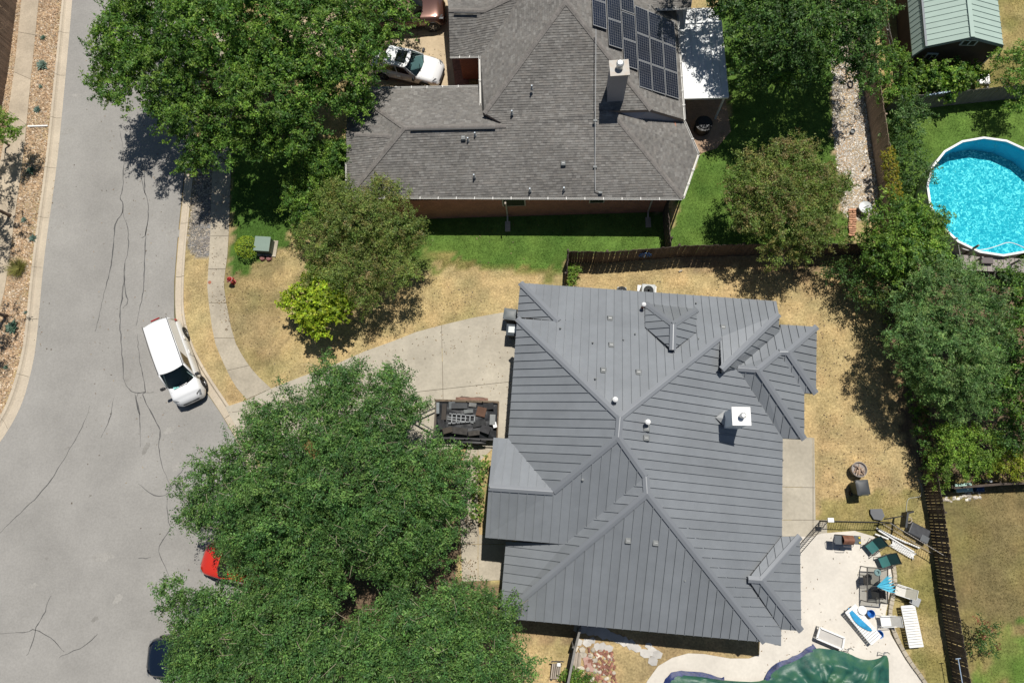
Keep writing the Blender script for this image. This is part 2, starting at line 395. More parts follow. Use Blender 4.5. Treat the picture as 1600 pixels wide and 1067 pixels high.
slabset('front_walk', [(733, 692), (771, 692), (768, 702), (749, 722), (746, 800), (749, 835), (800, 838), (800, 905), (722, 908), (719, 800), (724, 712)], [((715, 800), (760, 800)), ((715, 850), (800, 850)), ((747, 830), (747, 910))], .025, walkm)
slabset('house_walk', [(1212, 680), (1272, 684), (1274, 812), (1292, 812), (1292, 835), (1212, 845)], [((1200, 760), (1290, 762)), ((1270, 800), (1270, 840)), ((1200, 812), (1300, 812))], .03, drivem)
PATIO = [(1180, 838), (1270, 838), (1283, 833), (1335, 829), (1366, 838), (1376, 868), (1390, 880), (1394, 905), (1388, 935), (1383, 960), (1391, 990), (1414, 1030), (1440, 1062), (1462, 1110), (1470, 1250), (960, 1250), (985, 1110), (1012, 1062), (1028, 1040), (1050, 1027), (1075, 1020), (1100, 1021), (1140, 1028), (1170, 1028), (1186, 1022), (1188, 980)]
slabset('patio', PATIO, [((1000, 1110), (1500, 1100))], .035, patiom)
slabset('courtyard_walk', [(705, 82), (728, 82), (734, 140), (735, 215), (715, 215), (712, 140)], [((700, 110), (740, 110))], .04, mat('brick_paving', (.34, .17, .12), .9, .2, .4, .3, 40, v2=.2, v2s=.1))
slabset('garden_pad', [(1050, 150), (1132, 150), (1142, 205), (1120, 232), (1095, 240), (1060, 215)], [], .02, mat('tan_dirt_pad', (.36, .25, .17), .9, .2, .6, v2=.15, v2s=.1))

# ---------------------------------------------------------------- terrain: one uneven sheet of lawn and soil around the street
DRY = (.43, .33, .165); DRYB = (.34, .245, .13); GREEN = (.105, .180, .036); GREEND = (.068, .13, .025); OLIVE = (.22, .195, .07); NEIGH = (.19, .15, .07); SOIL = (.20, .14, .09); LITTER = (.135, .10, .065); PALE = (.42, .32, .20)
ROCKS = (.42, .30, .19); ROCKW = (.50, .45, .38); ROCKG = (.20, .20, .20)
AREAS = [  # (colour, second colour, photograph polygon on the ground, edge raggedness in px)
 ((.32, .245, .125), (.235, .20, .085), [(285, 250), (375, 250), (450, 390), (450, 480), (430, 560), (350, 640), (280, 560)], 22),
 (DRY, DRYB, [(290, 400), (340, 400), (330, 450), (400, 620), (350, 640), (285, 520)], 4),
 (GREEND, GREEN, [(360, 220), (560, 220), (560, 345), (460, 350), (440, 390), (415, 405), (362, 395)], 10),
 (GREEN, GREEND, [(362, 385), (400, 390), (395, 420), (372, 432), (357, 428)], 7),
 (GREEN, GREEND, [(560, 330), (1048, 325), (1048, 398), (890, 400), (880, 428), (850, 425), (800, 418), (740, 408), (680, 404), (600, 400), (540, 380)], 9),
 (OLIVE, GREEN, [(640, 398), (800, 412), (880, 420), (875, 432), (800, 428), (680, 420), (600, 415)], 12),
 (GREEN, GREEND, [(1046, 396), (1060, 320), (1090, 245), (1120, 220), (1140, 180), (1125, 60), (1130, -80), (1310, -80), (1305, 120), (1312, 250), (1330, 330), (1330, 392), (1180, 392)], 5),
 (DRY, DRYB, [(880, 405), (1100, 400), (1300, 405), (1330, 430), (1400, 410), (1440, 700), (1450, 790), (1395, 815), (1275, 810), (1260, 690), (1230, 500), (880, 470)], 7),
 (DRYB, SOIL, [(1060, 395), (1340, 395), (1330, 425), (1230, 432), (1080, 424)], 10),
 (SOIL, DRYB, [(1370, 430), (1402, 420), (1448, 760), (1440, 770), (1405, 600)], 12),
 (OLIVE, DRY, [(1370, 765), (1445, 770), (1452, 800), (1492, 1067), (1510, 1180), (1465, 1180), (1440, 1060), (1400, 1000), (1385, 950), (1398, 890), (1372, 860), (1285, 832), (1276, 812), (1290, 780)], 8),
 (NEIGH, OLIVE, [(1462, 745), (1700, 740), (1760, 1200), (1530, 1200), (1500, 1000)], 4),
 (GREEN, OLIVE, [(1540, 980), (1720, 960), (1760, 1200), (1530, 1200)], 45),
 (GREEN, GREEND, [(1362, 150), (1700, 130), (1700, 420), (1480, 440), (1400, 430), (1380, 320)], 7),
 (OLIVE, DRY, [(1370, -120), (1700, -120), (1700, 130), (1380, 160)], 7),
 (SOIL, LITTER, [(1390, 400), (1720, 420), (1720, 745), (1460, 745), (1420, 600)], 8),
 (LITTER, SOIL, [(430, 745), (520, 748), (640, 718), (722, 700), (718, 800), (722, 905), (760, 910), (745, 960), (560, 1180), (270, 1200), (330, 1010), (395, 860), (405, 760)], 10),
 (DRYB, LITTER, [(745, 905), (905, 960), (885, 1180), (560, 1180), (700, 1000)], 8),
 (DRY, OLIVE, [(800, 1005), (892, 1005), (880, 1180), (790, 1180)], 8),
 (DRYB, DRY, [(905, 960), (1190, 1000), (1190, 1030), (1060, 1030), (1010, 1067), (960, 1180), (880, 1180)], 6),
 (PALE, ROCKS, [(1300, 60), (1312, 120), (1300, 130), (1300, 200), (1312, 330), (1330, 345), (1378, 345), (1372, 260), (1350, 110), (1335, -80), (1300, -80)], 3),
 (ROCKS, PALE, [(97, -140), (97, 0), (84, 133), (70, 267), (51, 400), (38, 534), (14, 620), (0, 652), (-120, 780), (-400, 800), (-300, -140)], 0),
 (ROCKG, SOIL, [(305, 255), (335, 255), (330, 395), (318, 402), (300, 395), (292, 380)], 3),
]
def ground_colour(x, y):
    px = PIX(np.column_stack([x, y])); u, v = px[:, 0], px[:, 1]
    n1 = fbm(x, y, 2.2); n2 = fbm(x + 31, y - 12, .9); nx = (fbm(x + 7, y + 70, 1.1) - .5) * 3.2; ny = (fbm(x - 50, y + 3, 1.1) - .5) * 3.2
    fx = (vnoise(x * 1.0 + 5, y, .22) - .5) * 1.2; fy = (vnoise(x, y + 9, .22) - .5) * 1.2
    mixf = np.clip((n1 - .40) * 3.2, 0, 1)[:, None] * .8
    c = np.array(DRY)[None] * (1 - mixf * .5) + np.array(OLIVE)[None] * mixf * .5
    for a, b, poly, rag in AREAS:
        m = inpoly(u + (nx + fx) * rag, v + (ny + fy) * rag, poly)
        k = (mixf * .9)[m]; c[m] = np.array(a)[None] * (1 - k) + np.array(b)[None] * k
    n3 = vnoise(x + 3, y + 40, .33); n4 = vnoise(x - 8, y + 11, .7); c *= (0.66 + .36 * n2 + .16 * n3 + .16 * n4)[:, None]; c[:, 0] *= .94 + .12 * n4
    return c
GX0, GX1, GY0, GY1, GS = -50.0, 48.0, -24.0, 48.0, .28
xs = np.arange(GX0, GX1, GS); ys = np.arange(GY0, GY1, GS); nx_, ny_ = len(xs), len(ys)
X, Y = np.meshgrid(xs, ys); Xf, Yf = X.ravel(), Y.ravel()
Z = (fbm(Xf, Yf, 1.3) - .5) * .022 - .002
cx, cy = Xf + GS / 2, Yf + GS / 2; cp = PIX(np.column_stack([cx, cy]))
mid = KLo + [(-700, 890), (-700, 1400), (200, 1500)] + KRo[::-1]
MIDW = [tuple(p)[:2] for p in PL(mid)]
keep = ~inpoly(cx, cy, MIDW)
for edge in (smooth_px(KLo), smooth_px(KRo)):      # draw the sheet's border onto the back of the kerb
    E_ = np.array([tuple(p)[:2] for p in PL(edge)]); best = np.full(len(Xf), 9.0); bx, by = Xf.copy(), Yf.copy()
    for i in range(len(E_) - 1):
        a_, d_ = E_[i], E_[i + 1] - E_[i]; t_ = np.clip(((Xf - a_[0]) * d_[0] + (Yf - a_[1]) * d_[1]) / (d_ @ d_), 0, 1); qx, qy = a_[0] + t_ * d_[0], a_[1] + t_ * d_[1]; dd_ = np.hypot(Xf - qx, Yf - qy); m_ = dd_ < best; best[m_] = dd_[m_]; bx[m_] = qx[m_]; by[m_] = qy[m_]
    m_ = best < GS * .72; Xf = np.where(m_, bx, Xf); Yf = np.where(m_, by, Yf)
POOLC = P(1566, 305, 0); 
idx = np.arange(nx_ * ny_).reshape(ny_, nx_); kk = keep.reshape(ny_, nx_)[:-1, :-1]
q = np.stack([idx[:-1, :-1], idx[:-1, 1:], idx[1:, 1:], idx[1:, :-1]], -1)[kk]
me = bpy.data.meshes.new('terrain'); used = np.zeros(nx_ * ny_, bool); used[q.ravel()] = True; remap = np.cumsum(used) - 1
V = np.column_stack([Xf, Yf, Z])[used]; q = remap[q]
me.vertices.add(len(V)); me.vertices.foreach_set('co', V.astype(np.float32).ravel()); me.loops.add(q.size); me.loops.foreach_set('vertex_index', q.astype(np.int32).ravel())
me.polygons.add(len(q)); me.polygons.foreach_set('loop_start', np.arange(0, q.size, 4, dtype=np.int32)); me.polygons.foreach_set('use_smooth', np.ones(len(q), bool))
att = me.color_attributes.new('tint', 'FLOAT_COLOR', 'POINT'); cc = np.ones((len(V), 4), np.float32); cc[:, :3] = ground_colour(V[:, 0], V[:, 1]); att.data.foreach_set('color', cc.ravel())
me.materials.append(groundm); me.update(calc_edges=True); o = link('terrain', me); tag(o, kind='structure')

# blades of grass on the lawns
def blades(name, label, polys, n, h, w, tone, holes=()):
    """loose grass inside photograph polygons"""
    pts = []
    for poly in polys:
        W = [tuple(p)[:2] for p in PL(poly)]; xs_ = [p[0] for p in W]; ys_ = [p[1] for p in W]
        k = int(n * abs(sum(W[i][0] * W[i - 1][1] - W[i - 1][0] * W[i][1] for i in range(len(W)))) / 2)
        x = RNG.uniform(min(xs_), max(xs_), k * 3); y = RNG.uniform(min(ys_), max(ys_), k * 3); m = inpoly(x, y, W)
        for hh in holes: m &= ~inpoly(x, y, [tuple(p)[:2] for p in PL(hh)])
        p = np.column_stack([x[m], y[m]])[:k]; den = fbm(p[:, 0] + 3, p[:, 1], .8); p = p[RNG.random(len(p)) < np.clip(den * 2 - .25, .2, 1)]; pts.append(p)
    p = np.concatenate(pts); n_ = len(p); a = RNG.uniform(0, 6.283, n_); ln = RNG.uniform(.5, 1.2, n_) * h; lean = RNG.uniform(.35, 1.3, n_) * h; ww = RNG.uniform(.6, 1.3, n_) * w
    base = np.column_stack([p, np.full(n_, -.004)]); d = np.column_stack([np.cos(a), np.sin(a), np.zeros(n_)]); s_ = np.column_stack([-np.sin(a), np.cos(a), np.zeros(n_)])
    V = np.empty((n_, 3, 3)); V[:, 0] = base - s_ * ww[:, None] / 2; V[:, 1] = base + s_ * ww[:, None] / 2; V[:, 2] = base + d * lean[:, None]; V[:, 2, 2] += ln
    c = ground_colour(p[:, 0], p[:, 1]) * RNG.uniform(.6, 1.5, n_)[:, None] * np.array(tone)[None]
    o = link(name, npmesh(name, V.reshape(-1, 3), n_, 3, c, GRASSM)); tag(o, label, 'grass', kind='stuff')
HOUSEFP = [(800, 445), (1215, 470), (1275, 515), (1275, 690), (1225, 990), (790, 960), (760, 840), (775, 690)]
blades('green_grass', 'short green grass beside the shingle roofed house', [[(365, 260), (1048, 325), (1048, 398), (880, 425), (660, 415), (545, 385), (365, 430)], [(1046, 396), (1060, 320), (1130, 200), (1125, 60), (1305, 60), (1312, 250), (1330, 392)], [(1380, 170), (1650, 150), (1650, 400), (1400, 420)]], 330, .07, .022, (1.0, 1.05, .9), [SWl + SWr[::-1]])
blades('dry_grass', 'dry straw coloured grass around the metal roofed house', [[(365, 430), (660, 400), (885, 420), (812, 470), (782, 487), (612, 532), (424, 605), (352, 500)], [(888, 412), (1340, 405), (1400, 450), (1446, 770), (1380, 800), (1278, 805), (1276, 620), (1276, 520), (1214, 470), (880, 445)], [(800, 1008), (890, 1008), (875, 1100), (760, 1100)], [(292, 400), (324, 395), (322, 455), (384, 622), (362, 630), (291, 510)]], 260, .05, .02, (1.05, 1.02, .95))
blades('mixed_grass', 'patchy olive grass along the wooden fence and neighbouring lawn', [[(1376, 770), (1445, 775), (1490, 1067), (1445, 1062), (1400, 1000), (1400, 890), (1380, 850), (1290, 825)], [(1500, 770), (1640, 745), (1660, 1100), (1535, 1100)], [(1580, -20), (1650, -20), (1650, 130), (1540, 130)]], 260, .06, .022, (1.0, 1.0, .9), [PATIO])

# loose stones
def stones(name, label, polys, n, r, cols, z=.0, holes=()):
    pts = []
    for poly in polys:
        W = [tuple(p)[:2] for p in PL(poly)]; xs_ = [p[0] for p in W]; ys_ = [p[1] for p in W]
        k = int(n * abs(sum(W[i][0] * W[i - 1][1] - W[i - 1][0] * W[i][1] for i in range(len(W)))) / 2)
        x = RNG.uniform(min(xs_), max(xs_), k * 3); y = RNG.uniform(min(ys_), max(ys_), k * 3); m = inpoly(x, y, W)
        for hh in holes: m &= ~inpoly(x, y, [tuple(p)[:2] for p in PL(hh)])
        pts.append(np.column_stack([x[m], y[m]])[:k])
    p = np.concatenate(pts); n_ = len(p)
    oct_ = np.array([(1, 0, 0), (0, 1, 0), (-1, 0, 0), (0, -1, 0), (0, 0, 1)], float); F5 = [(0, 1, 4), (1, 2, 4), (2, 3, 4), (3, 0, 4)]
    a = RNG.uniform(0, 6.28, n_); s_ = RNG.uniform(.55, 1.35, (n_, 1)) * r; jit = RNG.uniform(.6, 1.3, (n_, 5, 1)); B = oct_[None] * jit * s_[:, None]; B[:, 4, :2] += RNG.uniform(-.4, .4, (n_, 2)) * s_; B[:, 4, 2] *= .75
    ca, sa = np.cos(a)[:, None], np.sin(a)[:, None]; B2 = B.copy(); B2[..., 0] = B[..., 0] * ca - B[..., 1] * sa; B2[..., 1] = (B[..., 0] * sa + B[..., 1] * ca) * RNG.uniform(.6, 1, (n_, 1)); B2[..., :2] += p[:, None]; B2[..., 2] += z
    V = np.concatenate([B2[:, list(f)] for f in F5], 1)    # n,12,3
    ci = RNG.integers(0, len(cols), n_); c = np.array(cols)[ci] * RNG.uniform(.65, 1.3, (n_, 1)); c = np.repeat(c, 12, axis=0)
    o = link(name, npmesh(name, V.reshape(-1, 3), n_ * 4, 3, c, stonem)); tag(o, label, 'gravel', kind='stuff')
LBED = KLo[:11] + [(-60, 700), (-40, 640), (-22, 580), (-4, 500), (11, 440), (22, 350), (37, 245), (49, 120), (61, 0), (72, -120)]
tan = [(.52, .38, .24), (.60, .46, .32), (.44, .29, .17), (.66, .56, .44), (.38, .27, .18)]
stones('tan_gravel', 'tan rock mulch between the kerb and far sidewalk', [LBED], 210, .06, tan, .005)
stones('fence_gravel', 'narrow strip of tan gravel along the leftmost fence', [[(34, 0), (23, 110), (8, 215), (-8, 300), (-30, 300), (-5, 190), (12, 110), (26, 0), (34, -100), (45, -100)]], 210, .05, tan, .005)
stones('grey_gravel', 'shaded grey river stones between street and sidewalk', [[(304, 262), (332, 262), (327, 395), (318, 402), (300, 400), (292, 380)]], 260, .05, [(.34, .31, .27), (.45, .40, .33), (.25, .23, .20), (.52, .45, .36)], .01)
stones('white_gravel', 'pale gravel path beside the tan fence', [[(1300, -60), (1330, -60), (1345, 110), (1372, 300), (1376, 345), (1330, 345), (1314, 330), (1301, 200), (1299, 100)]], 330, .045, [(.74, .70, .64), (.82, .79, .74), (.62, .57, .5), (.68, .62, .54), (.48, .43, .37)], .01)
stones('white_rocks', 'loose white rocks edging the neighbouring lawn', [[(1470, 762), (1530, 768), (1537, 780), (1475, 786)]], 26, .10, [(.72, .68, .6), (.62, .56, .48)], .01)
# ================================================================ trees, shrubs and plants
DENS = 2.62; LEAFS = 1.28
def leaf_mesh(name, C, N_, n_per, spread, size, cols, flat=.45, up=.5, aspect=.45):
    """leaves around spray centres C with outward normals N_"""
    k = len(C); n = k * n_per
    c = np.repeat(C, n_per, 0); nn = np.repeat(N_, n_per, 0)
    tw = RNG.normal(0, 1, (k, 3)) + N_ * .9; tw[:, 2] *= .55; tw /= np.linalg.norm(tw, axis=1)[:, None]      # each spray is a twig with leaves along it
    off = np.repeat(tw, n_per, 0) * (RNG.uniform(-.5, 1.0, (n, 1)) * spread * 2.45 * RNG.uniform(.6, 1.4, (k, 1)).repeat(n_per, 0)) + RNG.normal(0, 1, (n, 3)) * spread * .40 * np.array([1, 1, .7])
    p = c + off
    nr = nn * .5 + np.array([0, 0, up])[None] + RNG.normal(0, .55, (n, 3)); nr /= np.linalg.norm(nr, axis=1)[:, None]
    d = RNG.normal(0, 1, (n, 3)) + off * .8; d -= nr * np.sum(d * nr, 1)[:, None]; d /= np.linalg.norm(d, axis=1)[:, None] + 1e-9; s_ = np.cross(nr, d)
    L = (RNG.uniform(.6, 1.35, n) * size * LEAFS)[:, None]; W = L * aspect
    V = np.empty((n, 4, 3)); V[:, 0] = p - d * L / 2; V[:, 1] = p + s_ * W / 2; V[:, 2] = p + d * L / 2; V[:, 3] = p - s_ * W / 2
    ci = RNG.integers(0, len(cols), k); col = np.array(cols)[ci] * RNG.uniform(.8, 1.22, (k, 1)) * (.62 + .76 * fbm(C[:, 0] + C[:, 2], C[:, 1] - C[:, 2], 1.0))[:, None]; col = np.repeat(col, n_per, 0) * RNG.uniform(.5, 1.5, (n, 1)); col[:, 0] *= RNG.uniform(.85, 1.2, n)
    return npmesh(name, V.reshape(-1, 3), n, 4, col, LEAF)

def crown(lobes, dens, zmin=None, hollow=.5, low=-.18, keep=1.0, gap=.0, tight=False):
    """spray centres on boughs that stand out unevenly from overlapping lobes; lobes = (x,y,z,r,rz)"""
    L = np.array(lobes, float); C = []; NN = []
    for i, (x, y, z, r, rz) in enumerate(L):
        pu, pv = PIX(np.array([[x, y]]) * CAMH / (CAMH - z))[0]; out_ = pu < -25 or pu > 1630 or pv < -35 or pv > 1105      # lobes past the frame need fewer sprays
        tot = int(dens * r * r * 6.3 * DENS * (.38 if out_ else 1.0)); nb = max(4, int(round(13 * min(r, 1.6) + 4.6 * max(0, r * r - 1.6))))
        kf = np.arange(nb) + .5; zf = 1 - (1 - low) * kf / nb; af = kf * 2.39996 + i * 1.3; d = np.column_stack([np.sqrt(1 - zf * zf) * np.cos(af), np.sqrt(1 - zf * zf) * np.sin(af), zf]) + RNG.normal(0, .13, (nb, 3)); d /= np.linalg.norm(d, axis=1)[:, None]
        f = hollow + (1 - hollow) * RNG.random(nb) ** .6; f *= 1 + RNG.normal(0, .10, nb)
        bc = np.array([x, y, z]) + d * f[:, None] * np.array([r, r, rz]) * .86; br = np.minimum(.76, .42 * r + .12) * RNG.uniform(.65, 1.3, nb)
        per = max(2, tot // nb)
        if tight: bc, br, per = np.array([[x, y, z]]), np.array([r]), tot; nb = 1; d = np.array([[0, 0, .3]])
        e = RNG.normal(0, 1, (nb, per, 3)) + d[:, None] * .75 + np.array([0, 0, .35]); e /= np.linalg.norm(e, axis=2)[..., None]
        g = RNG.random((nb, per)) ** (.4 if not tight else .06)
        p = (bc[:, None] + e * (g * br[:, None])[..., None] * np.array([1.12, 1.12, .72])).reshape(-1, 3); nn = e.reshape(-1, 3); ok = np.ones(len(p), bool)
        for j, (x2, y2, z2, r2, rz2) in enumerate(L):
            if j != i: ok &= (((p - [x2, y2, z2]) / [r2, r2, rz2]) ** 2).sum(1) > .46
        if keep < 1: ok &= RNG.random(len(p)) < keep
        C.append(p[ok]); NN.append(nn[ok])
    C = np.concatenate(C); NN = np.concatenate(NN)
    if zmin is not None: m = C[:, 2] > zmin; C, NN = C[m], NN[m]
    return C, NN

def tree(name, label, lob_px, cols, dens=5.0, n_per=42, spread=.2, size=.11, trunk_r=.16, base=None, zmin=.5, group=None, cat='tree', limbs=1.0, hollow=.5, rzf=.8, up=.5, aspect=.45, gap=.35, keep=1.0, flat=.45, extra=None, twigs=0, tight=False):
    lobes = []
    for (u, v, z, r) in lob_px:
        p = P(u, v, z); lobes.append((p.x, p.y, p.z, r, r * rzf))
    A = np.array(lobes); w = A[:, 3] ** 2
    b = Vector((float((A[:, 0] * w).sum() / w.sum()), float((A[:, 1] * w).sum() / w.sum()), 0)) if base is None else Vector(base)
    t = thing(name, label, cat, b, 0, group)
    C, NN = crown(lobes, dens, zmin, hollow, keep=keep, gap=gap, tight=tight)
    o = link('crown', leaf_mesh('crown', C, NN, n_per, spread, size, cols, up=up, aspect=aspect, flat=flat), t)
    if extra is not None:      # a few dead or differently coloured sprays
        eu, ez, er, ecols = extra; P2 = np.array([tuple(P(u, v, ez)) for u, v in eu]); P2 = np.repeat(P2, 5, 0) + RNG.normal(0, er, (len(P2) * 5, 3)) * [1, 1, .4]
        o2 = link('dead_sprays', leaf_mesh('dead_sprays', P2, np.tile([0, 0, 1.0], (len(P2), 1)), 30, .16, size, ecols), t); o2['label'] = 'dry reddish brown leaves at the edge of the crown'
    top = float(A[:, 2].min()); fork = Vector((b.x, b.y, max(.25, min(top * .5, 2.3))))
    mb = MB(); bend = Vector((rnd(-.1, .1), rnd(-.1, .1), 0)); mb.tube([b - Vector((0, 0, .1)), b.lerp(fork, .15), b.lerp(fork, .6) + bend, fork], [trunk_r * 1.5, trunk_r * 1.05, trunk_r * .9, trunk_r * .8], 10)
    ob('trunk', mb, barkm, t, smooth=True)
    mb = MB()
    for (x, y, z, r, rz) in lobes:
        e = Vector((x, y, z)); mid_ = fork.lerp(e, .5) + Vector((rnd(-.2, .2), rnd(-.2, .2), .12 * (e - fork).length))
        lr = trunk_r * .5 * limbs * min(1, .55 + r * .2); mb.tube([fork, mid_, e], [lr, lr * .65, lr * .35], 6)
        for _ in range(int(3 + r * 4)):
            if len(C) == 0: break
            tgt = Vector(C[RNG.integers(0, len(C))]);
            if (tgt - e).length > r * 1.25: continue
            mm = e.lerp(tgt, .5) + Vector((rnd(-.1, .1), rnd(-.1, .1), rnd(0, .15))); mb.tube([mid_.lerp(e, rnd(.4, 1)), mm, tgt], [lr * .35, lr * .22, .008], 5, False)
    ob('limbs', mb, barkm, t, smooth=True)
    if twigs:
        mb = MB()
        for _ in range(twigs):
            i = RNG.integers(0, len(C)); p = Vector(C[i]); d = Vector(NN[i]) * .3 + Vector((rnd(-1, 1), rnd(-1, 1), rnd(-.1, .5))); d = d.normalized() * rnd(.3, .8)
            p = p + Vector(NN[i]) * .12; mb.tube([p, p + d * .5 + Vector((0, 0, .06)), p + d], [.012, .009, .005], 4, False)
        ob('twigs', mb, mat('pale_twig', (.36, .31, .22), .9, .2, .3), t, kind='stuff')
    return t

OAK = [(.095, .195, .034), (.13, .24, .038), (.065, .15, .03), (.165, .285, .044)]
OAK2 = [(.080, .172, .046), (.105, .21, .052), (.058, .138, .040), (.135, .245, .062)]
CRAPE = [(.165, .225, .055), (.19, .245, .058), (.135, .195, .048), (.22, .22, .07), (.15, .23, .05)]
YEL = [(.30, .41, .03), (.37, .48, .036), (.24, .34, .028)]
DARK = [(.06, .13, .034), (.075, .155, .038), (.05, .105, .03), (.10, .185, .04)]
GREYG = [(.12, .22, .07), (.15, .26, .08), (.095, .185, .06), (.185, .29, .095)]
BRIGHT = [(.17, .29, .045), (.21, .34, .05), (.14, .24, .042)]
LIME = [(.26, .33, .03), (.22, .30, .03), (.30, .34, .04)]

tree('oak_tree', 'big dark green oak covering the street corner beside the white sedan', [(205, 65, 5, 2.0), (185, 125, 4.4, 1.3), (255, 125, 5.3, 2.0), (330, 60, 6.2, 2.6), (300, 180, 4.6, 1.9), (335, 232, 3.9, 1.1), (420, 40, 6.4, 2.7), (415, 140, 5.8, 2.4), (505, 55, 6, 2.5), (515, 125, 5.2, 1.7), (590, 30, 5, 1.6), (455, 205, 4.6, 1.5), (400, 215, 4.4, 1.3), (556, 160, 4.2, .9), (560, 90, 4.8, 1.3), (250, 0, 5.5, 2.3), (360, -60, 6.2, 2.8), (480, -70, 6.2, 2.8), (210, -60, 5, 2), (600, -50, 5, 1.8), (300, 255, 3.4, .6)],
     OAK, 5.4, 46, .19, .115, .3, zmin=2.0, base=P(430, 165), gap=.55, hollow=.38)
tree('oak_tree', 'large light green oak overhanging the driveway next to the trailer', [(560, 645, 5.2, 1.9), (465, 680, 5.2, 2.0), (405, 730, 4.8, 1.7), (345, 775, 4.4, 1.7), (430, 800, 5.8, 2.2), (540, 755, 6.2, 2.5), (640, 745, 5.6, 2.1), (690, 765, 4.6, 1.4), (600, 818, 5.8, 2.0), (500, 852, 5.2, 1.6), (675, 835, 4.4, 1.2), (318, 800, 3.8, .7), (378, 868, 3.9, .8), (290, 812, 3.6, .45), (512, 892, 4.3, 1.1), (610, 878, 4.5, 1.1), (355, 858, 3.7, .55), (410, 655, 3.8, .8), (615, 600, 4.2, .9), (525, 600, 4.4, 1.2), (395, 818, 4.5, 1.3), (590, 690, 5.6, 1.8), (720, 720, 3.9, .7), (640, 640, 4, .8)],
     OAK2, 6.9, 46, .19, .085, .28, zmin=1.9, base=P(560, 800), gap=.5, hollow=.36, extra=([(488, 708), (480, 693)], 6.5, .16, [(.36, .22, .09), (.30, .17, .07)]), twigs=300)
tree('oak_tree', 'wide light green oak at the bottom edge beside the metal roof', [(275, 930, 3.8, .75), (300, 975, 4.0, .8), (302, 1015, 4.0, 1.0), (298, 1070, 4.2, 1.2), (398, 925, 4.6, 1.5), (345, 1000, 4.8, 1.5), (440, 985, 5.6, 2.1), (415, 1065, 5.8, 2.3), (532, 1052, 6, 2.1), (645, 980, 5.2, 1.8), (715, 950, 4.6, 1.4), (775, 960, 4, 1.0), (650, 1050, 6, 2.3), (745, 1030, 5, 1.7), (795, 1040, 4.2, 1.0), (365, 1095, 5, 2.0), (540, 1120, 6, 2.5), (700, 1120, 5, 2.2), (470, 935, 4.6, 1.3), (585, 990, 4.6, 1.2), (690, 1000, 5, 1.5), (325, 955, 4.2, 1.0), (410, 945, 4.6, 1.3)],
     OAK2, 6.9, 46, .19, .085, .28, zmin=1.9, base=P(545, 985), gap=.5, hollow=.36, twigs=300)
tree('crape_myrtle', 'olive green crape myrtle in front of the shingle roofed house', [(560, 345, 3.6, 1.6), (505, 375, 3, 1.3), (618, 355, 3.2, 1.3), (560, 425, 3, 1.3), (618, 420, 2.8, 1.1), (505, 425, 2.6, .9), (590, 310, 3.2, .9), (645, 375, 2.8, .7), (530, 310, 3.2, 1.0), (575, 465, 2.3, .7)],
     CRAPE, 7.5, 50, .17, .075, .07, zmin=.7, gap=.35, hollow=.45)
tree('evergreen_shrub', 'mid green bushy tree tucked between the oak and the crape myrtle', [(475, 325, 2.6, .9), (500, 265, 3.0, 1.0), (530, 235, 3, .8), (465, 300, 2.2, .7), (510, 300, 2.4, .8)], BRIGHT[:1] + OAK, 7, 46, .16, .09, .08, zmin=.5, gap=.3)
tree('young_tree', 'small yellow green tree standing in the dry front lawn', [(497, 442, 2.3, .75), (470, 468, 2.1, .65), (522, 482, 2.2, .75), (485, 495, 2.2, .6), (498, 512, 1.8, .45), (452, 474, 1.7, .3), (530, 455, 2, .4), (505, 468, 2.6, .6)], YEL, 8.5, 34, .15, .13, .05, zmin=.5, aspect=.55, gap=.35, hollow=.55)
tree('pecan_tree', 'dark tree shading the white patio cover at the top edge', [(1185, 40, 5.2, 1.7), (1240, 55, 5.8, 2.0), (1195, 95, 4.6, 1.3), (1290, 35, 5.4, 1.9), (1250, 105, 4.4, 1.1), (1325, 70, 4.8, 1.3), (1345, 110, 3.8, .8), (1160, -10, 5.6, 1.6), (1225, -50, 6.2, 2.6), (1300, -50, 6, 2.5), (1150, -75, 6, 2.0), (1345, 10, 5, 1.4), (1095, -60, 6.4, 1.3), (1215, 120, 3.7, .7), (1150, -40, 6.2, 1.4), (1110, -85, 6.6, 1.6), (1140, 5, 5.4, .8), (1075, -45, 6.2, .8), (1112, -25, 6.0, .8)], DARK + OAK[:1], 5.2, 44, .2, .115, .26, zmin=1.9, base=P(1255, 60), gap=.5)
tree('crape_myrtle', 'reddish tipped crape myrtle on the lawn left of the gravel path', [(1180, 275, 3.4, 1.2), (1240, 250, 3.6, 1.25), (1285, 290, 3.2, 1.15), (1180, 335, 3.2, 1.2), (1240, 345, 3.6, 1.4), (1215, 395, 2.7, .75), (1288, 355, 2.8, .9), (1150, 300, 2.8, .7), (1260, 385, 2.6, .7), (1215, 300, 3.9, 1.2)], CRAPE + [(.20, .17, .07)], 7.5, 50, .17, .08, .07, zmin=.6, gap=.38, hollow=.45)
tree('laurel_shrub', 'green rounded shrub at the edge of the pale gravel path', [(1312, 290, 1.4, .55)], BRIGHT, 9, 40, .13, .08, .03, zmin=.1, cat='shrub')
tree('leafy_tree', 'mid green tree growing over the fence left of the pool', [(1400, 345, 3.2, 1.2), (1440, 350, 3.0, 1.0), (1392, 395, 3, 1.25), (1445, 405, 3.2, 1.2), (1420, 435, 2.6, .9), (1365, 380, 2.5, .6), (1460, 375, 2.6, .7)], BRIGHT + OAK, 6.6, 44, .17, .10, .1, zmin=.7, base=P(1425, 400), gap=.4)
tree('shade_shrub', 'loose shaded shrub in the back yard corner by the fence', [(1330, 430, 1.6, .7), (1365, 450, 1.9, .9), (1300, 425, 1.2, .5), (1385, 475, 1.8, .8)], DARK + CRAPE[:1], 4.5, 36, .2, .09, .05, zmin=.1, cat='shrub', gap=.5)
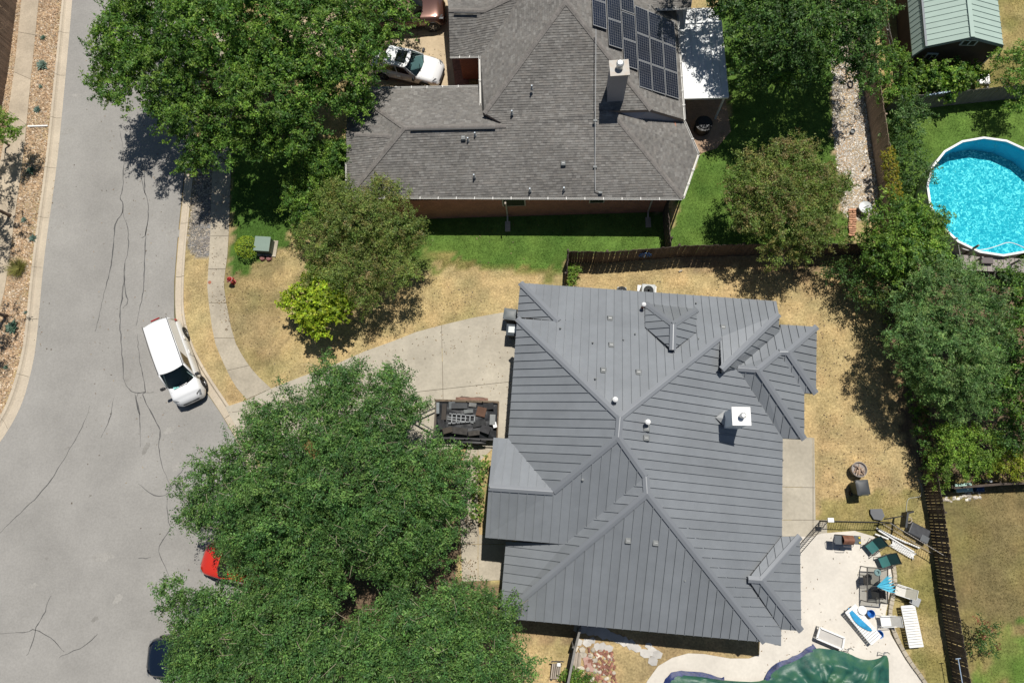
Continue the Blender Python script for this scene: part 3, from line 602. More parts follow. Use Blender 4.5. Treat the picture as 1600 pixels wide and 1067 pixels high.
tree('olive_tree', 'grey green olive toned tree behind the back fence', [(1480, 455, 4, 1.6), (1440, 515, 3.8, 1.35), (1510, 500, 4.3, 1.6), (1475, 570, 4, 1.5), (1525, 575, 3.6, 1.3), (1450, 590, 3.2, .9), (1500, 625, 3, 1.0), (1540, 540, 3.6, 1.2), (1495, 540, 4.2, 1.5), (1455, 555, 3.6, 1.2), (1500, 590, 3.4, 1.2), (1430, 480, 3.2, .8)], GREYG, 7.6, 52, .17, .10, .12, zmin=.8, base=P(1490, 530), gap=.38, aspect=.28)
tree('dark_tree', 'dark green tree at the right edge below the pool', [(1590, 470, 3.8, 1.4), (1605, 545, 4, 1.6), (1570, 620, 3, 1.0), (1620, 620, 3.4, 1.5), (1640, 500, 4, 1.6), (1580, 680, 2.2, .7)], DARK + OAK, 6, 46, .19, .10, .12, zmin=.6, base=P(1610, 560), gap=.45)
tree('hedge_shrub', 'bright green flowering bush above the green cooler', [(1490, 690, 1.9, .9), (1530, 695, 1.9, .85), (1475, 720, 1.6, .6), (1510, 720, 1.7, .7), (1465, 745, 1.2, .4)], BRIGHT, 9, 44, .14, .075, .04, zmin=.1, cat='shrub', gap=.3)
tree('lime_shrub', 'yellow lime coloured bush at the right edge above the dry lawn', [(1570, 715, 1.4, .65), (1600, 725, 1.4, .6), (1550, 730, 1.2, .4), (1630, 720, 1.4, .7)], LIME, 9, 40, .13, .08, .03, zmin=.1, cat='shrub', gap=.3)
tree('fence_vine', 'dark green vine climbing over the shaded fence boards', [(1432, 640, 1.3, .45), (1440, 670, 1.2, .45), (1448, 700, 1.2, .4), (1452, 725, 1.0, .35), (1430, 615, 1.4, .4)], DARK + OAK, 8, 36, .12, .08, .02, zmin=.05, cat='vine')
tree('shed_shrub', 'pale leafed shrub against the gable of the green shed', [(1460, 118, 1.6, .75), (1495, 122, 1.6, .7), (1430, 125, 1.4, .65), (1520, 118, 1.2, .5), (1475, 140, 1.0, .5)], BRIGHT + OAK, 7.5, 34, .15, .12, .03, zmin=.1, cat='shrub', aspect=.6, gap=.4)
tree('corner_shrub', 'dense shrub between the tan fence and the shed wall', [(1395, 110, 1.8, .8), (1380, 140, 1.5, .6), (1410, 145, 1.4, .65), (1390, 85, 1.6, .5)], OAK + BRIGHT[:1], 7.5, 40, .15, .09, .04, zmin=.1, cat='shrub', gap=.35)
tree('rose_shrub', 'grey green bush below the shed fence near the pool lawn', [(1410, 180, 1.5, .75), (1435, 172, 1.4, .55), (1395, 205, 1.1, .5), (1425, 205, 1.1, .5)], GREYG + DARK, 6.5, 38, .15, .09, .03, zmin=.1, cat='shrub', gap=.4)
tree('pool_shrub', 'dark loose bush left of the pool wall', [(1420, 240, 1.1, .6), (1435, 270, 1.2, .65), (1415, 285, 1.0, .5), (1400, 225, 1.0, .4)], DARK + GREYG[:1], 6, 36, .16, .09, .03, zmin=.05, cat='shrub', gap=.45)
tree('corner_tree', 'thin leafed young tree at the right edge beside the shed', [(1580, 105, 2.4, .8), (1600, 130, 2.4, .8), (1585, 160, 2, .6), (1620, 90, 2.4, 1.0)], OAK + BRIGHT[:1], 5, 34, .18, .10, .05, zmin=.3, gap=.5)
tree('edge_tree', 'bright green street tree at the left picture edge', [(-5, 205, 2.6, .95), (15, 200, 2.5, .5), (-35, 225, 2.8, 1.1)], BRIGHT, 8, 40, .15, .09, .06, zmin=.5, base=P(15, 228))
tree('verge_tree', 'leafy tree past the left edge throwing shade on the rock bed', [(-62, 270, 4, 1.3), (-80, 310, 4, 1.4), (-35, 290, 3, .5)], OAK, 6, 40, .18, .10, .1, zmin=1.0)
tree('verge_tree', 'second tree past the left edge shading the agaves', [(-70, 440, 3.8, 1.2), (-85, 480, 4, 1.4)], OAK, 6, 40, .18, .10, .1, zmin=1.0)
tree('porch_hedge', 'narrow clipped green hedge along the porch edge', [(753, 722, .8, .34), (748, 745, .6, .3), (747, 765, .6, .3), (746, 785, .6, .3), (746, 805, .6, .3)], BRIGHT, 14, 36, .05, .06, .02, zmin=.03, cat='hedge', gap=0, tight=True)
tree('weed_shrub', 'bright green weeds beside the pile of broken bricks', [(905, 1060, .5, .4), (892, 1058, .5, .35), (915, 1072, .5, .4)], OAK + BRIGHT, 11, 34, .11, .08, .02, zmin=.03, cat='plant', gap=.2)
tree('fence_weed', 'leafy weed in the corner of the low brown fence', [(896, 424, .5, .3), (893, 437, .4, .25)], BRIGHT, 12, 30, .10, .08, .02, zmin=.03, cat='plant', gap=.2)
tree('lawn_shrub', 'spindly red flowered bush on the neighbouring lawn at the lower right', [(1540, 985, 1.0, .45), (1530, 1005, .8, .4), (1550, 1010, .7, .3)], DARK + [(.22, .08, .05)], 6, 26, .16, .08, .03, zmin=.05, cat='shrub', gap=.5)
tree('topiary_ball', 'clipped round yellow green shrub beside the utility box', [(385, 386, .55, .60)], [(.27, .36, .035), (.31, .40, .04)], 60, 44, .02, .036, .03, zmin=.02, cat='shrub', gap=0, hollow=.75, rzf=.85, tight=True)
# clipped golden hedge by the fence
h = []
for k in range(9): h.append((1387 + k * 1.5, 238 + k * 9, 1.75, .34))
tree('golden_hedge', 'clipped golden hedge strip behind the tan fence', h, [(.34, .29, .03), (.28, .27, .03), (.20, .22, .03)], 16, 34, .05, .06, .02, zmin=.03, cat='hedge', gap=0, tight=True)

# agaves in the rock bed
agm = [mat('agave_leaf_%d' % i, c, .55, .12, .3) for i, c in enumerate([(.11, .165, .125), (.075, .125, .10), (.06, .115, .075)])]
def agave(u, v, r, n, label, m, group='agaves in the rock bed', tall=.55):
    r *= 1.22; c = P(u, v, 0); t = thing('agave', label, 'agave', c, rnd(0, 6), group)
    for i in range(n):
        a = i * 2.4; el = .25 + .9 * (i / n) + rnd(-.1, .1); L = r * (1.05 - .4 * i / n) * rnd(.85, 1.1); mb = MB(); vs = []
        for k in range(6):
            s_ = k / 5; w = r * .115 * math.sin(min(1, s_ * 1.15 + .28) * math.pi) * (1 if s_ < .95 else .2); x = L * s_ * math.cos(el); z = L * s_ * math.sin(el) * tall - .12 * L * s_ * s_ + .03
            vs += [(x, -w, z + w * .5), (x, 0, z), (x, w, z + w * .5)]
        rot = Matrix.Rotation(a, 3, 'Z'); vs = [rot @ Vector(p) for p in vs]
        mb.add(vs, [(3 * k + j, 3 * k + 3 + j, 3 * k + 4 + j, 3 * k + 1 + j) for k in range(5) for j in range(2)]); ob('leaf', mb, m, t, world=False, smooth=True)
agave(67, 103, .66, 26, 'largest blue green agave in the rock bed near the top left', agm[0])
agave(68, 60, .34, 16, 'small green agave nearest the top of the rock bed', agm[2])
agave(64, 136, .26, 14, 'tiny blue agave just below the largest agave', agm[0])
agave(59, 172, .42, 18, 'dark agave above the white edging strip', agm[1])
agave(49, 267, .5, 18, 'shaded agave below the white edging strip', agm[2])
agave(38, 344, .32, 16, 'small agave touching the shade on the rock bed', agm[0])
agave(52, 373, .42, 18, 'blue agave close to the kerb below the small shaded one', agm[1])
agave(20, 512, .7, 22, 'large spiky agave in the lower tree shade', agm[2])
agave(41, 488, .2, 12, 'tiny agave sprout at the kerb in the lower shade', agm[1])
agave(10, 574, .28, 14, 'small agave low in the rock bed by the left edge', agm[2])
# ornamental grass clump
c = P(30, 420, 0); t = thing('grass_clump', 'straw green ornamental grass clump in the rock bed', 'grass clump', c)
n_ = 700; a = RNG.uniform(0, 6.28, n_); L = RNG.uniform(.3, .75, n_); d = np.column_stack([np.cos(a), np.sin(a), np.zeros(n_)]); s_ = np.column_stack([-np.sin(a), np.cos(a), np.zeros(n_)]); b_ = np.array(c)[None] + d * RNG.uniform(0, .1, (n_, 1))
V = np.empty((n_, 3, 3)); V[:, 0] = b_ - s_ * .012; V[:, 1] = b_ + s_ * .012; V[:, 2] = b_ + d * L[:, None]; V[:, 2, 2] += RNG.uniform(.15, .5, n_)
link('blades', npmesh('blades', V.reshape(-1, 3), n_, 3, np.array([(.24, .23, .07)]) * RNG.uniform(.6, 1.4, (n_, 1)), GRASSM), t)
# ================================================================ grey metal-roofed house
PHI = R_(-4.3); HX = Vector((math.cos(PHI), math.sin(PHI))); HY = Vector((-math.sin(PHI), math.cos(PHI)))
def hpt(x, y, z=0.0, ax=HX, ay=HY): return Vector((ax.x * x + ay.x * y, ax.y * x + ay.y * y, z))
VM = dict(a=(813, 442, 2.7), nr=(1213, 470.5, 2.7), ne=(1217, 491, 3.12), k=(808, 497.5, 3.52), A=(968.7, 652, 6.12), A2=(966, 683, 6.11), J=(864, 768, 4.67), wj=(794, 685, 3.38),
 hx=(1125, 527, 3.95), h2=(1127.5, 577, 4.5), B=(1009, 744, 5.5), C=(1011, 771, 5.5), Vb=(882, 850, 3.69), pw=(758, 839.6, 3.42), prw=(763.5, 761, 4.68), pnw=(771.2, 683.5, 3.3), SW=(780.5, 965, 2.62), SE=(1195, 1003, 2.84),
 SR=(1220.5, 1009, 2.5), T2w=(1152.5, 575, 3.64), T2e=(1184.6, 577.5, 3.91), T1w=(1217.5, 550, 3.36), T1e=(1231, 550, 3.38), tne=(1276.3, 510.6, 2.55), tnw=(1219, 507, 2.55), tse=(1275, 615, 2.57), ts1=(1256.7, 614, 2.53), t2c=(1256.7, 686.4, 2.55), t2b=(1223, 684.6, 2.44), vv=(1217.5, 518.6, 2.78),
 x1=(1127.5, 584, 3.9), w3n=(790.5, 846, 2.5), T3nw=(1221, 838, 2.56), T3ne=(1250, 837.5, 2.55), T3w=(1169, 904.5, 3.5), T3e=(1190, 906, 3.56), T3se=(1252, 985.5, 2.55), T3sw=(1221, 983, 2.52),
 m=(872.5, 502, 3.74), k1=(808, 495, 2.7), d1=(1008, 474, 3.2), d2=(1089, 483, 3.2), dr1=(1052, 507, 4.62), dr2=(1051, 547, 4.66), d3=(1008, 511, 3.86), d4=(1088, 519.5, 3.84))
VM = {k_: P(*p) for k_, p in VM.items()}
PM = [('N', 'a nr ne hx A k m'), ('N', 'hx ne h2'), ('W', 'a m k1'), ('W', 'k A A2 J wj'), ('N', 'pnw wj J prw'), ('S', 'prw J A2 B Vb pw'), ('W', 'B C SW w3n Vb'), ('S', 'C SE SW'),
 ('E', 'A hx x1 T2w t2b SR SE C B A2'), ('E', 'h2 ne vv T2w'), ('E', 'h2 T2w x1'), ('W', 'hx h2 x1'), ('N', 'tnw tne T1e T1w T2e T2w vv'), ('E', 'tne tse T1e'), ('S', 'T1w T1e tse ts1'), ('E', 'T2e T1w ts1 t2c'), ('S', 'T2w T2e t2c t2b'),
 ('N', 'T3nw T3ne T3e T3w'), ('E', 'T3ne T3se T3e'), ('S', 'T3w T3e T3se T3sw'), ('N', 'd1 d2 dr1'), ('W', 'd1 dr1 dr2 d3'), ('E', 'd2 dr1 dr2 d4')]
DIRS = {'N': HY, 'S': -HY, 'E': HX, 'W': -HX}
mh = thing('metal_roof_house', 'house with grey standing seam metal roof in the centre', 'house', hpt(4.5, 3))
mroof = link('roof', None, mh, False); mroof.location = (0, 0, 2.6)

def tris3(poly):
    t = tessellate_polygon([[Vector((p.x, p.y, 0)) for p in poly]])
    return [[tuple(poly[i]) for i in f] for f in t]
def upface(poly):
    a = sum(poly[i][0] * poly[(i + 1) % len(poly)][1] - poly[(i + 1) % len(poly)][0] * poly[i][1] for i in range(len(poly)))
    return poly if a > 0 else poly[::-1]
def deck(name, polys, Vd, parent, m, thick=.2, top=-.012):
    """roof boards under the covering, with fascia on every free edge"""
    mb = MB(); cnt = {}
    for names in polys:
        ns = names if isinstance(names, list) else names.split()
        idx = tessellate_polygon([[Vector((Vd[n].x, Vd[n].y, 0)) for n in ns]])
        for f in idx:
            q = [Vd[ns[i]] for i in f]; u = upface([tuple(p) for p in q])
            mb.add([(p[0], p[1], p[2] + top) for p in u], [(0, 1, 2)]); mb.add([(p[0], p[1], p[2] - thick) for p in u[::-1]], [(0, 1, 2)])
        for i in range(len(ns)):
            e = tuple(sorted((ns[i], ns[(i + 1) % len(ns)]))); cnt[e] = cnt.get(e, 0) + 1
    for (p, q), c_ in cnt.items():
        if c_ == 1:
            p, q = Vd[p], Vd[q]; mb.add([(p.x, p.y, p.z + top), (q.x, q.y, q.z + top), (q.x, q.y, q.z - thick), (p.x, p.y, p.z - thick)], [(0, 1, 2, 3)])
    return ob(name, mb, m, parent)
fasciam = mat('dark_fascia', (.12, .115, .11), .7)
deck('roof_deck', [p for _, p in PM], VM, mroof, fasciam, .19)
def seam_panels(poly, dn, parent, w=.4064):
    perp = Vector((-dn.y, dn.x)); T = tris3(poly); ss = [p.x * perp.x + p.y * perp.y for p in poly]
    s0 = math.floor(min(ss) / w) * w
    while s0 < max(ss):
        s1 = s0 + w; mb = MB(); area = 0
        for t in T:
            q = clip_half(clip_half(t, (-perp.x, -perp.y), -s0), (perp.x, perp.y), s1)
            if len(q) > 2:
                q = upface(q); mb.add(q, [tuple(range(len(q)))]); area += 1
            # raised seam along s1
            pts = []
            for i in range(3):
                a_, b_ = t[i], t[(i + 1) % 3]; da = a_[0] * perp.x + a_[1] * perp.y - s1; db = b_[0] * perp.x + b_[1] * perp.y - s1
                if da * db < 0: f = da / (da - db); pts.append(Vector([a_[j] + (b_[j] - a_[j]) * f for j in range(3)]))
            if len(pts) == 2 and (pts[0] - pts[1]).length > .12:
                up = Vector((0, 0, .03)); mb.bar(pts[0] + up, pts[1] + up, .027, .068)
        if area: ob('roof_panel', mb, metalr, parent)
        s0 = s1
for dname, names in PM: seam_panels([VM[n] for n in names.split()], DIRS[dname], mroof)
def ridge_cap(p, q, w, s, parent, m, name='ridge_cap', lift=.065, ext=0.0):
    p, q = Vector(p), Vector(q); d = (q - p).normalized(); n = Vector((d.y, -d.x, 0)).normalized(); q = q + d * ext
    prof = [(-w, -w * s - .02), (-w, -w * s + .02), (-w * .12, .01), (w * .12, .01), (w, -w * s + .02), (w, -w * s - .02)]
    mb = MB(); k = len(prof); vs = [e + n * x + Vector((0, 0, z + lift)) for e in (p, q) for x, z in prof]
    mb.add(vs, [(i, i + 1, k + i + 1, k + i) for i in range(k - 1)] + [tuple(range(k))[::-1], tuple(range(k, 2 * k))]); return ob(name, mb, m, parent, fixn=True)
for a_, b_, s_ in [('a', 'm', .34), ('k', 'A', .34), ('hx', 'A', .34), ('A', 'A2', .5), ('A2', 'J', .34), ('J', 'prw', .5), ('A2', 'B', .34), ('B', 'C', .5), ('C', 'SW', .34), ('C', 'SE', .34), ('ne', 'h2', .34),
                   ('T2w', 'T2e', .5), ('T2e', 'T1w', .34), ('T1w', 'T1e', .5), ('T1e', 'tne', .34), ('T1e', 'tse', .34), ('T2e', 't2c', .34), ('T3w', 'T3e', .5), ('T3e', 'T3ne', .34), ('T3e', 'T3se', .34),
                   ('d1', 'dr1', .36), ('d2', 'dr1', .36), ('dr1', 'dr2', .5)]:
    ridge_cap(VM[a_], VM[b_], .16, s_, mroof, metalcap)
# open drip edge at the south eave seams, walls under the roof
def wallbox(x0, x1, y0, y1, z1, m, parent, name='wall', ax=HX, ay=HY):
    mb = MB(); mb.prism([tuple(hpt(x, y, 0, ax, ay))[:2] for x, y in ((x0, y0), (x1, y0), (x1, y1), (x0, y1))], -.05, z1); return ob(name, mb, m, parent)
wallbox(-1.5, 10.9, 3.25, 10.7, 2.45, taupewall, mh); wallbox(-1.45, 2.5, 3.3, 8.7, 3.2, taupewall, mh)
wallbox(.2, 10.88, -1.5, 3.2, 2.4, taupewall, mh); wallbox(-1.2, 10.4, -4.75, -1.55, 2.4, taupewall, mh); wallbox(10.85, 12.1, 4.6, 9.5, 2.35, taupewall, mh)
gd = mat('garage_door', (.45, .43, .40), .6); mb = MB(); dr = link('garage_door', None, mh, False); dr.location = (0, 0, 0)
for k in range(4):
    mb = MB(); c_ = hpt(-1.53, 7.2, .35 + .55 * k); mb.box(c_, (.06, 4.6, .52), PHI); ob('door_panel', mb, gd, dr)
for y in (-1.2, 2.6):
    mb = MB(); c_ = hpt(-2.3, y, 1.6); mb.box(c_, (.16, .16, 3.2), PHI); ob('porch_post', mb, whitep, mh)
for (x, y, ww) in ((3.2, -4.77, 1.2), (7.0, -4.77, 1.6)):
    mb = MB(); mb.box(hpt(x, y, 1.45), (ww, .06, 1.1), PHI); w_ = ob('window', mb, whitep, mh); mb = MB(); mb.box(hpt(x, y - .04, 1.45), (ww - .14, .03, .96), PHI); ob('pane', mb, blackm, w_)

def on_roof(u, v, dname, ref, p):
    """point of a roof slope seen at a pixel: slope with pitch p through vertex ref falling towards dname"""
    d = DIRS[dname] if isinstance(dname, str) else dname; z = ref.z
    for _ in range(40):
        q = P(u, v, z); z = ref.z - p * ((q.x - ref.x) * d.x + (q.y - ref.y) * d.y)
    return P(u, v, z)
# white chimney
def chimney(base, size, h, m_wall, m_cap, parent, rz, flue_r=.13, cap_h=.07, low=1.0, over=.05, flue_h=.32):
    mb = MB(); mb.box((base.x, base.y, base.z + h / 2 - low / 2), (size[0], size[1], h + low), rz); c_ = ob('chimney', mb, m_wall, parent)
    mb = MB(); mb.box((base.x, base.y, base.z + h + cap_h / 2), (size[0] + over * 2, size[1] + over * 2, cap_h), rz); ob('cap', mb, m_cap, c_)
    mb = MB(); b_ = (base.x, base.y, base.z + h + cap_h); mb.lathe([(flue_r, 0), (flue_r, flue_h * .6), (flue_r * .75, flue_h * .6), (flue_r * .75, flue_h * .75), (flue_r * 1.15, flue_h * .75), (flue_r * 1.12, flue_h * .95), (flue_r * .7, flue_h * 1.1)], b_, 20); ob('flue', mb, mat('flue_metal', (.55, .56, .56), .35, .1, .3, metal=.5), c_, smooth=False)
    return c_
cb = on_roof(1141, 658, 'E', VM['C'], .44); chimney(cb, (.74, .74), 1.85, mat('shade_tinted_siding', (.62, .68, .72), .6, .05, .5), whitep, mroof, PHI + R_(4), .12)  # white walls; the blue cast of the shade is put into their colour
mb = MB(); c_ = on_roof(1128, 655, 'E', VM['C'], .44); mb.add([c_ + Vector((-.35, .05, .22)), c_ + Vector((.12, .4, .12)), c_ + Vector((.12, -.38, .12)), c_ + Vector((.15, 0, .38))], [(0, 1, 3), (0, 3, 2), (1, 2, 3)]); ob('chimney_cricket', mb, mat('pale_flashing', (.34, .35, .35), .5, .1, .3), mroof)
# small roof fittings
def pipe(p, r, h, m, parent, capm=None, name='vent_pipe', boot=True):
    mb = MB(); mb.lathe([(r, -.1), (r, h)], p, 14); o = ob(name, mb, m, parent, smooth=False)
    if boot: mb = MB(); mb.lathe([(r * 2.2, -.02), (r * 1.9, .03), (r * 1.05, .1)], p, 14); ob('flashing', mb, mat('pale_flashing', (.34, .35, .35)), o)
    if capm: mb = MB(); mb.lathe([(r * 1.5, h - .02), (r * 1.5, h + .09), (r * .5, h + .15)], p, 16); ob('cap', mb, capm, o)
    return o
rust = mat('rusty_steel', (.35, .13, .08), .8, .2, .2)
for (u, v, dn, ref, p_, r, h_) in [(1003.5, 481, 'N', 'A', .49, .09, .55), (960, 626, 'N', 'A', .49, .10, .35), (1010, 661, 'E', 'A', .44, .10, .42)]:
    q_ = on_roof(u, v, dn, VM[ref], p_); pipe(q_, r * .8, h_, rust, mroof, whitep)
for (u, v, dn, ref, p_) in [(875.5, 513.5, 'N', 'A', .49), (992, 522.5, 'N', 'A', .49), (973.5, 531.5, 'N', 'A', .49), (926, 536, 'N', 'A', .49), (930, 592, 'N', 'A', .49), (1087, 474.5, 'N', 'A', .49), (1090.5, 530, 'N', 'A', .49), (910, 750, 'S', 'A2', .52), (1069, 906.5, 'S', 'C', .48)]:
    q_ = on_roof(u, v, dn, VM[ref], p_); pipe(q_, .035, .2, ventm, mroof)
def turtle(q_, rz, parent, s=.30):
    mb = MB(); mb.box(q_ + Vector((0, 0, .07)), (s, s, .14), rz, taper=.8); o = ob('roof_vent', mb, ventm, parent, bevel=.02); mb = MB(); mb.box(q_ + Vector((0, 0, .155)), (s * .5, s * .16, .02), rz); ob('vent_top', mb, mat('bright_metal', (.30, .31, .31), .4), o)
for (u, v, dn, ref, p_) in [(953, 498, 'N', 'A', .49), (955, 539.5, 'N', 'A', .49), (942.5, 579, 'N', 'A', .49), (997.5, 582, 'N', 'A', .49), (1129, 512, 'N', 'A', .49), (1010, 670, 'E', 'A', .44), (1009.5, 684.5, 'E', 'A', .44), (981, 844.5, 'S', 'C', .48), (1024, 848, 'S', 'C', .48)]:
    turtle(on_roof(u, v, dn, VM[ref], p_), PHI, mroof)

# ================================================================ brown shingle-roofed house
PH2 = R_(1.3); SX = Vector((math.cos(PH2), math.sin(PH2))); SY = Vector((-math.sin(PH2), math.cos(PH2)))
D2 = {'N': SY, 'S': -SY, 'E': SX, 'W': -SX}
VS = dict(se=(1066, 309, 2.7), sw=(544, 307, 2.7), R1w=(632, 200, 4.2), R1e=(790, 196.5, 4.2), hl=(757, 177, 4.25), K=(884, 3, 6.2), lh=(965, 186, 4.05), r0=(948, 174, 4.28), hp=(1017, 172, 4.2), g1=(751, 87, 3.35), g2=(753, 178, 3.45),
 n1=(546, 140, 2.6), n2=(758, 136, 2.62), e1=(1057, 20, 3.02), e2=(1068, 187, 3.05), el=(1068, 190, 2.72), le2=(1090, 240, 2.66), u1=(703, 88, 2.95), u2=(701, 16, 4.12), ur=(757, 17, 4.12), vy=(818, -12, 4.75), kt=(878, -70, 6.2), et=(1050, -80, 3.05), un1=(690, -65, 2.8), un2=(790, -65, 3.2), mid=(990, 184, 3.95),
 w1=(541, 209, 3.62), w2=(612, 213, 3.85), w3=(556, 300, 2.85), w4=(542, 306, 2.74), w5=(543, 158, 2.72), w6=(578, 164, 3.1))
VS = {k_: P(*p) for k_, p in VS.items()}
PS_ = [('S', 'K hl R1e R1w sw se lh r0 hp'), ('E', 'lh r0 el le2 se'), ('W', 'g1 g2 hl K kt vy'), ('N', 'n1 n2 R1e R1w'), ('W', 'n1 R1w sw'), ('E', 'K hp e2 e1 et kt'), ('S', 'u1 g1 vy ur u2'), ('N', 'u2 ur un2 un1'), ('W', 'ur vy un2'), ('S', 'w1 w2 w3 w4'), ('N', 'w1 w5 w6 w2')]
sh = thing('shingle_house', 'house with brown grey shingle roof and solar panels', 'house', P(800, 250))
sroof = link('roof', None, sh, False); sroof.location = (0, 0, 2.6)
eavew = mat('white_fascia', (.72, .70, .66), .6)
deck('roof_deck', [p for _, p in PS_], VS, sroof, mat('brown_fascia', (.22, .17, .14), .8), .2)
SHC = [(.185, .178, .167), (.165, .158, .148), (.205, .198, .186), (.172, .164, .152), (.15, .143, .135), (.18, .169, .156)]
def shingles(poly, dn, parent, ex=.14, tw=.21):
    """overlapping shingle tabs laid in courses over a roof slope"""
    T = tris3(poly); perp = Vector((-dn.y, dn.x)); st = [(p.x * perp.x + p.y * perp.y, p.x * dn.x + p.y * dn.y) for p in poly]
    smin, smax = min(s for s, t in st), max(s for s, t in st); tmin, tmax = min(t for s, t in st), max(t for s, t in st)
    pl = []
    for t in T:
        a, b, c = [Vector(p) for p in t]; n = (b - a).cross(c - a)
        if abs(n.z) < 1e-9: continue
        tri = [(p[0] * perp.x + p[1] * perp.y, p[0] * dn.x + p[1] * dn.y) for p in t]
        pl.append((upface(tri), a, n))
    step = ex / math.sqrt(1 + .25); V = []; Fc = []; Cc = []
    tt = tmax
    def zz(s, t, a, n):
        x, y = perp.x * s + dn.x * t, perp.y * s + dn.y * t; return x, y, a.z - (n.x * (x - a.x) + n.y * (y - a.y)) / n.z
    while tt > tmin:
        t0, t1 = tt - step, tt; s = smin - rnd(0, tw)
        while s < smax:
            w = tw * rnd(.55, 1.25); s0, s1 = s, s + w; s = s1; lift = rnd(.012, .03); col = random.choice(SHC); k_ = rnd(.88, 1.12)
            for tri, a, n in pl:
                q = [(s0, t0), (s1, t0), (s1, t1), (s0, t1)]
                for i in range(3):
                    x0, y0 = tri[i]; x1, y1 = tri[(i + 1) % 3]; nn = (y1 - y0, x0 - x1); q = clip_half(q, nn, nn[0] * x0 + nn[1] * y0)
                    if len(q) < 3: break
                if len(q) < 3: continue
                b0 = len(V); m_ = len(q)
                for (s_, t_) in q:
                    x, y, z = zz(s_, t_, a, n); V.append((x, y, z + lift * (t_ - t0) / step + .002))
                Fc.append([b0 + i for i in range(m_)])
                lo = [i for i in range(m_) if abs(q[i][1] - t1) < 1e-6]
                if len(lo) == 2:
                    for i in lo: x, y, z = zz(q[i][0], q[i][1], a, n); V.append((x, y, z - .004))
                    Fc.append([b0 + lo[0], b0 + m_, b0 + m_ + 1, b0 + lo[1]])
                Cc += [tuple(v * k_ for v in col)] * (len(V) - b0)
        tt -= step
    me = bpy.data.meshes.new('shingles'); me.from_pydata(V, [], Fc); at = me.color_attributes.new('tint', 'FLOAT_COLOR', 'POINT')
    at.data.foreach_set('color', np.column_stack([np.array(Cc, np.float32), np.ones(len(V), np.float32)]).ravel()); me.materials.append(shingle)
    b = bmesh.new(); b.from_mesh(me)
    for f in b.faces:
        if f.normal.z < -.01: f.normal_flip()
    b.to_mesh(me); b.free()
    o = link('shingles', me, parent); tag(o, kind='stuff')
for dname, names in PS_: shingles([VS[n] for n in names.split()], D2[dname], sroof)
capc = mat('ridge_shingle', (.185, .172, .16), .92, .2, .35, .4, 120, v2=.15, v2s=.1, spec=.2)
for a_, b_, s_ in [('K', 'hl', .34), ('K', 'hp', .34), ('K', 'kt', .5), ('R1w', 'R1e', .42), ('R1w', 'n1', .3), ('R1w', 'sw', .3), ('lh', 'se', .32), ('u2', 'ur', .5), ('ur', 'vy', .3), ('w1', 'w2', .42)]:
    p, q = VS[a_], VS[b_]; n = max(1, int((q - p).length / .2)); 
    for k in range(n):
        ridge_cap(p.lerp(q, k / n), p.lerp(q, (k + 1) / n), .13, s_, sroof, capc, 'ridge_shingle', .035 + .006 * (k % 2), .03)
mb = MB(); p, q = VS['R1w'], VS['R1e']; dd = (q - p).normalized(); a_ = p.lerp(q, .06) + Vector((0, -.17, .05)); b_ = p.lerp(q, .90) + Vector((0, -.17, .05)); mb.bar(a_, b_, .09, .05); ob('ridge_vent', mb, blackm, sroof)
mb = MB(); p, q = VS['u2'], VS['ur']; mb.bar(p.lerp(q, .15) + Vector((0, -.2, .05)), p.lerp(q, .8) + Vector((0, -.2, .05)), .09, .05); ob('ridge_vent', mb, blackm, sroof)
# white gutters with straps
gutm = mat('white_gutter', (.62, .61, .58), .6, .06, .5)
def gutter(a, b, parent, outn, m=gutm, strap=.9):
    a, b = Vector(a), Vector(b); d = (b - a).normalized(); n = Vector((outn[0], outn[1], 0)).normalized(); mb = MB()
    prof = [(.02, .0), (.02, -.11), (.09, -.12), (.125, -.05), (.125, .0), (.105, .0), (.105, -.04), (.085, -.10), (.035, -.10), (.035, .0)]
    vs = [e + n * x + Vector((0, 0, z - .01)) for e in (a, b) for x, z in prof]; k = len(prof)
    mb.add(vs, [(i, (i + 1) % k, k + (i + 1) % k, k + i) for i in range(k)] + [tuple(range(k))[::-1], tuple(range(k, 2 * k))]); g = ob('gutter', mb, m, parent, fixn=True)
    for i in range(1, max(2, int((b - a).length / strap))):
        p = a + d * strap * i; mb = MB(); mb.box(p + n * .06 + Vector((0, 0, .0)), (.05, .17, .02), math.atan2(d.y, d.x)); ob('strap', mb, m, g)
gutter(VS['sw'], VS['se'], sroof, (-SY.x, -SY.y), strap=1.0); gutter(VS['se'], VS['le2'], sroof, (.9, -.4)); gutter(VS['le2'], VS['el'], sroof, (.9, .4)); gutter(VS['e2'], VS['e1'], sroof, (1, 0)); gutter(VS['n1'], VS['n2'], sroof, (0, 1)); gutter(VS['g1'], VS['g2'], sroof, (-1, 0), strap=1.6); gutter(VS['u1'], VS['g1'], sroof, (0, -1), strap=.6); gutter(VS['sw'], P(541, 200, 3.6).lerp(VS['sw'], .5), sroof, (-1, 0))
def w2(x0, x1, y0, y1, z1, m, name='wall'): return wallbox(x0, x1, y0, y1, z1, m, sh, name, SX, SY)
w2(-10.2, 7.35, 16.42, 22.9, 2.5, brickw); w2(-2.55, 7.7, 19.2, 32, 2.95, brickw); w2(-4.4, -2.6, 25.6, 32, 2.75, brickw)
mb = MB(); mb.add([VS['r0'] + Vector((0, .03, -.05)), VS['hp'] + Vector((0, .05, -.12)), VS['e2'] + Vector((-.15, .1, -.15)), P(1056, 192, 2.8), P(990, 187, 3.7), P(950, 178, 4.0)], [(0, 1, 2, 3, 4, 5)]); ob('gable_wall', mb, greywall, sh)
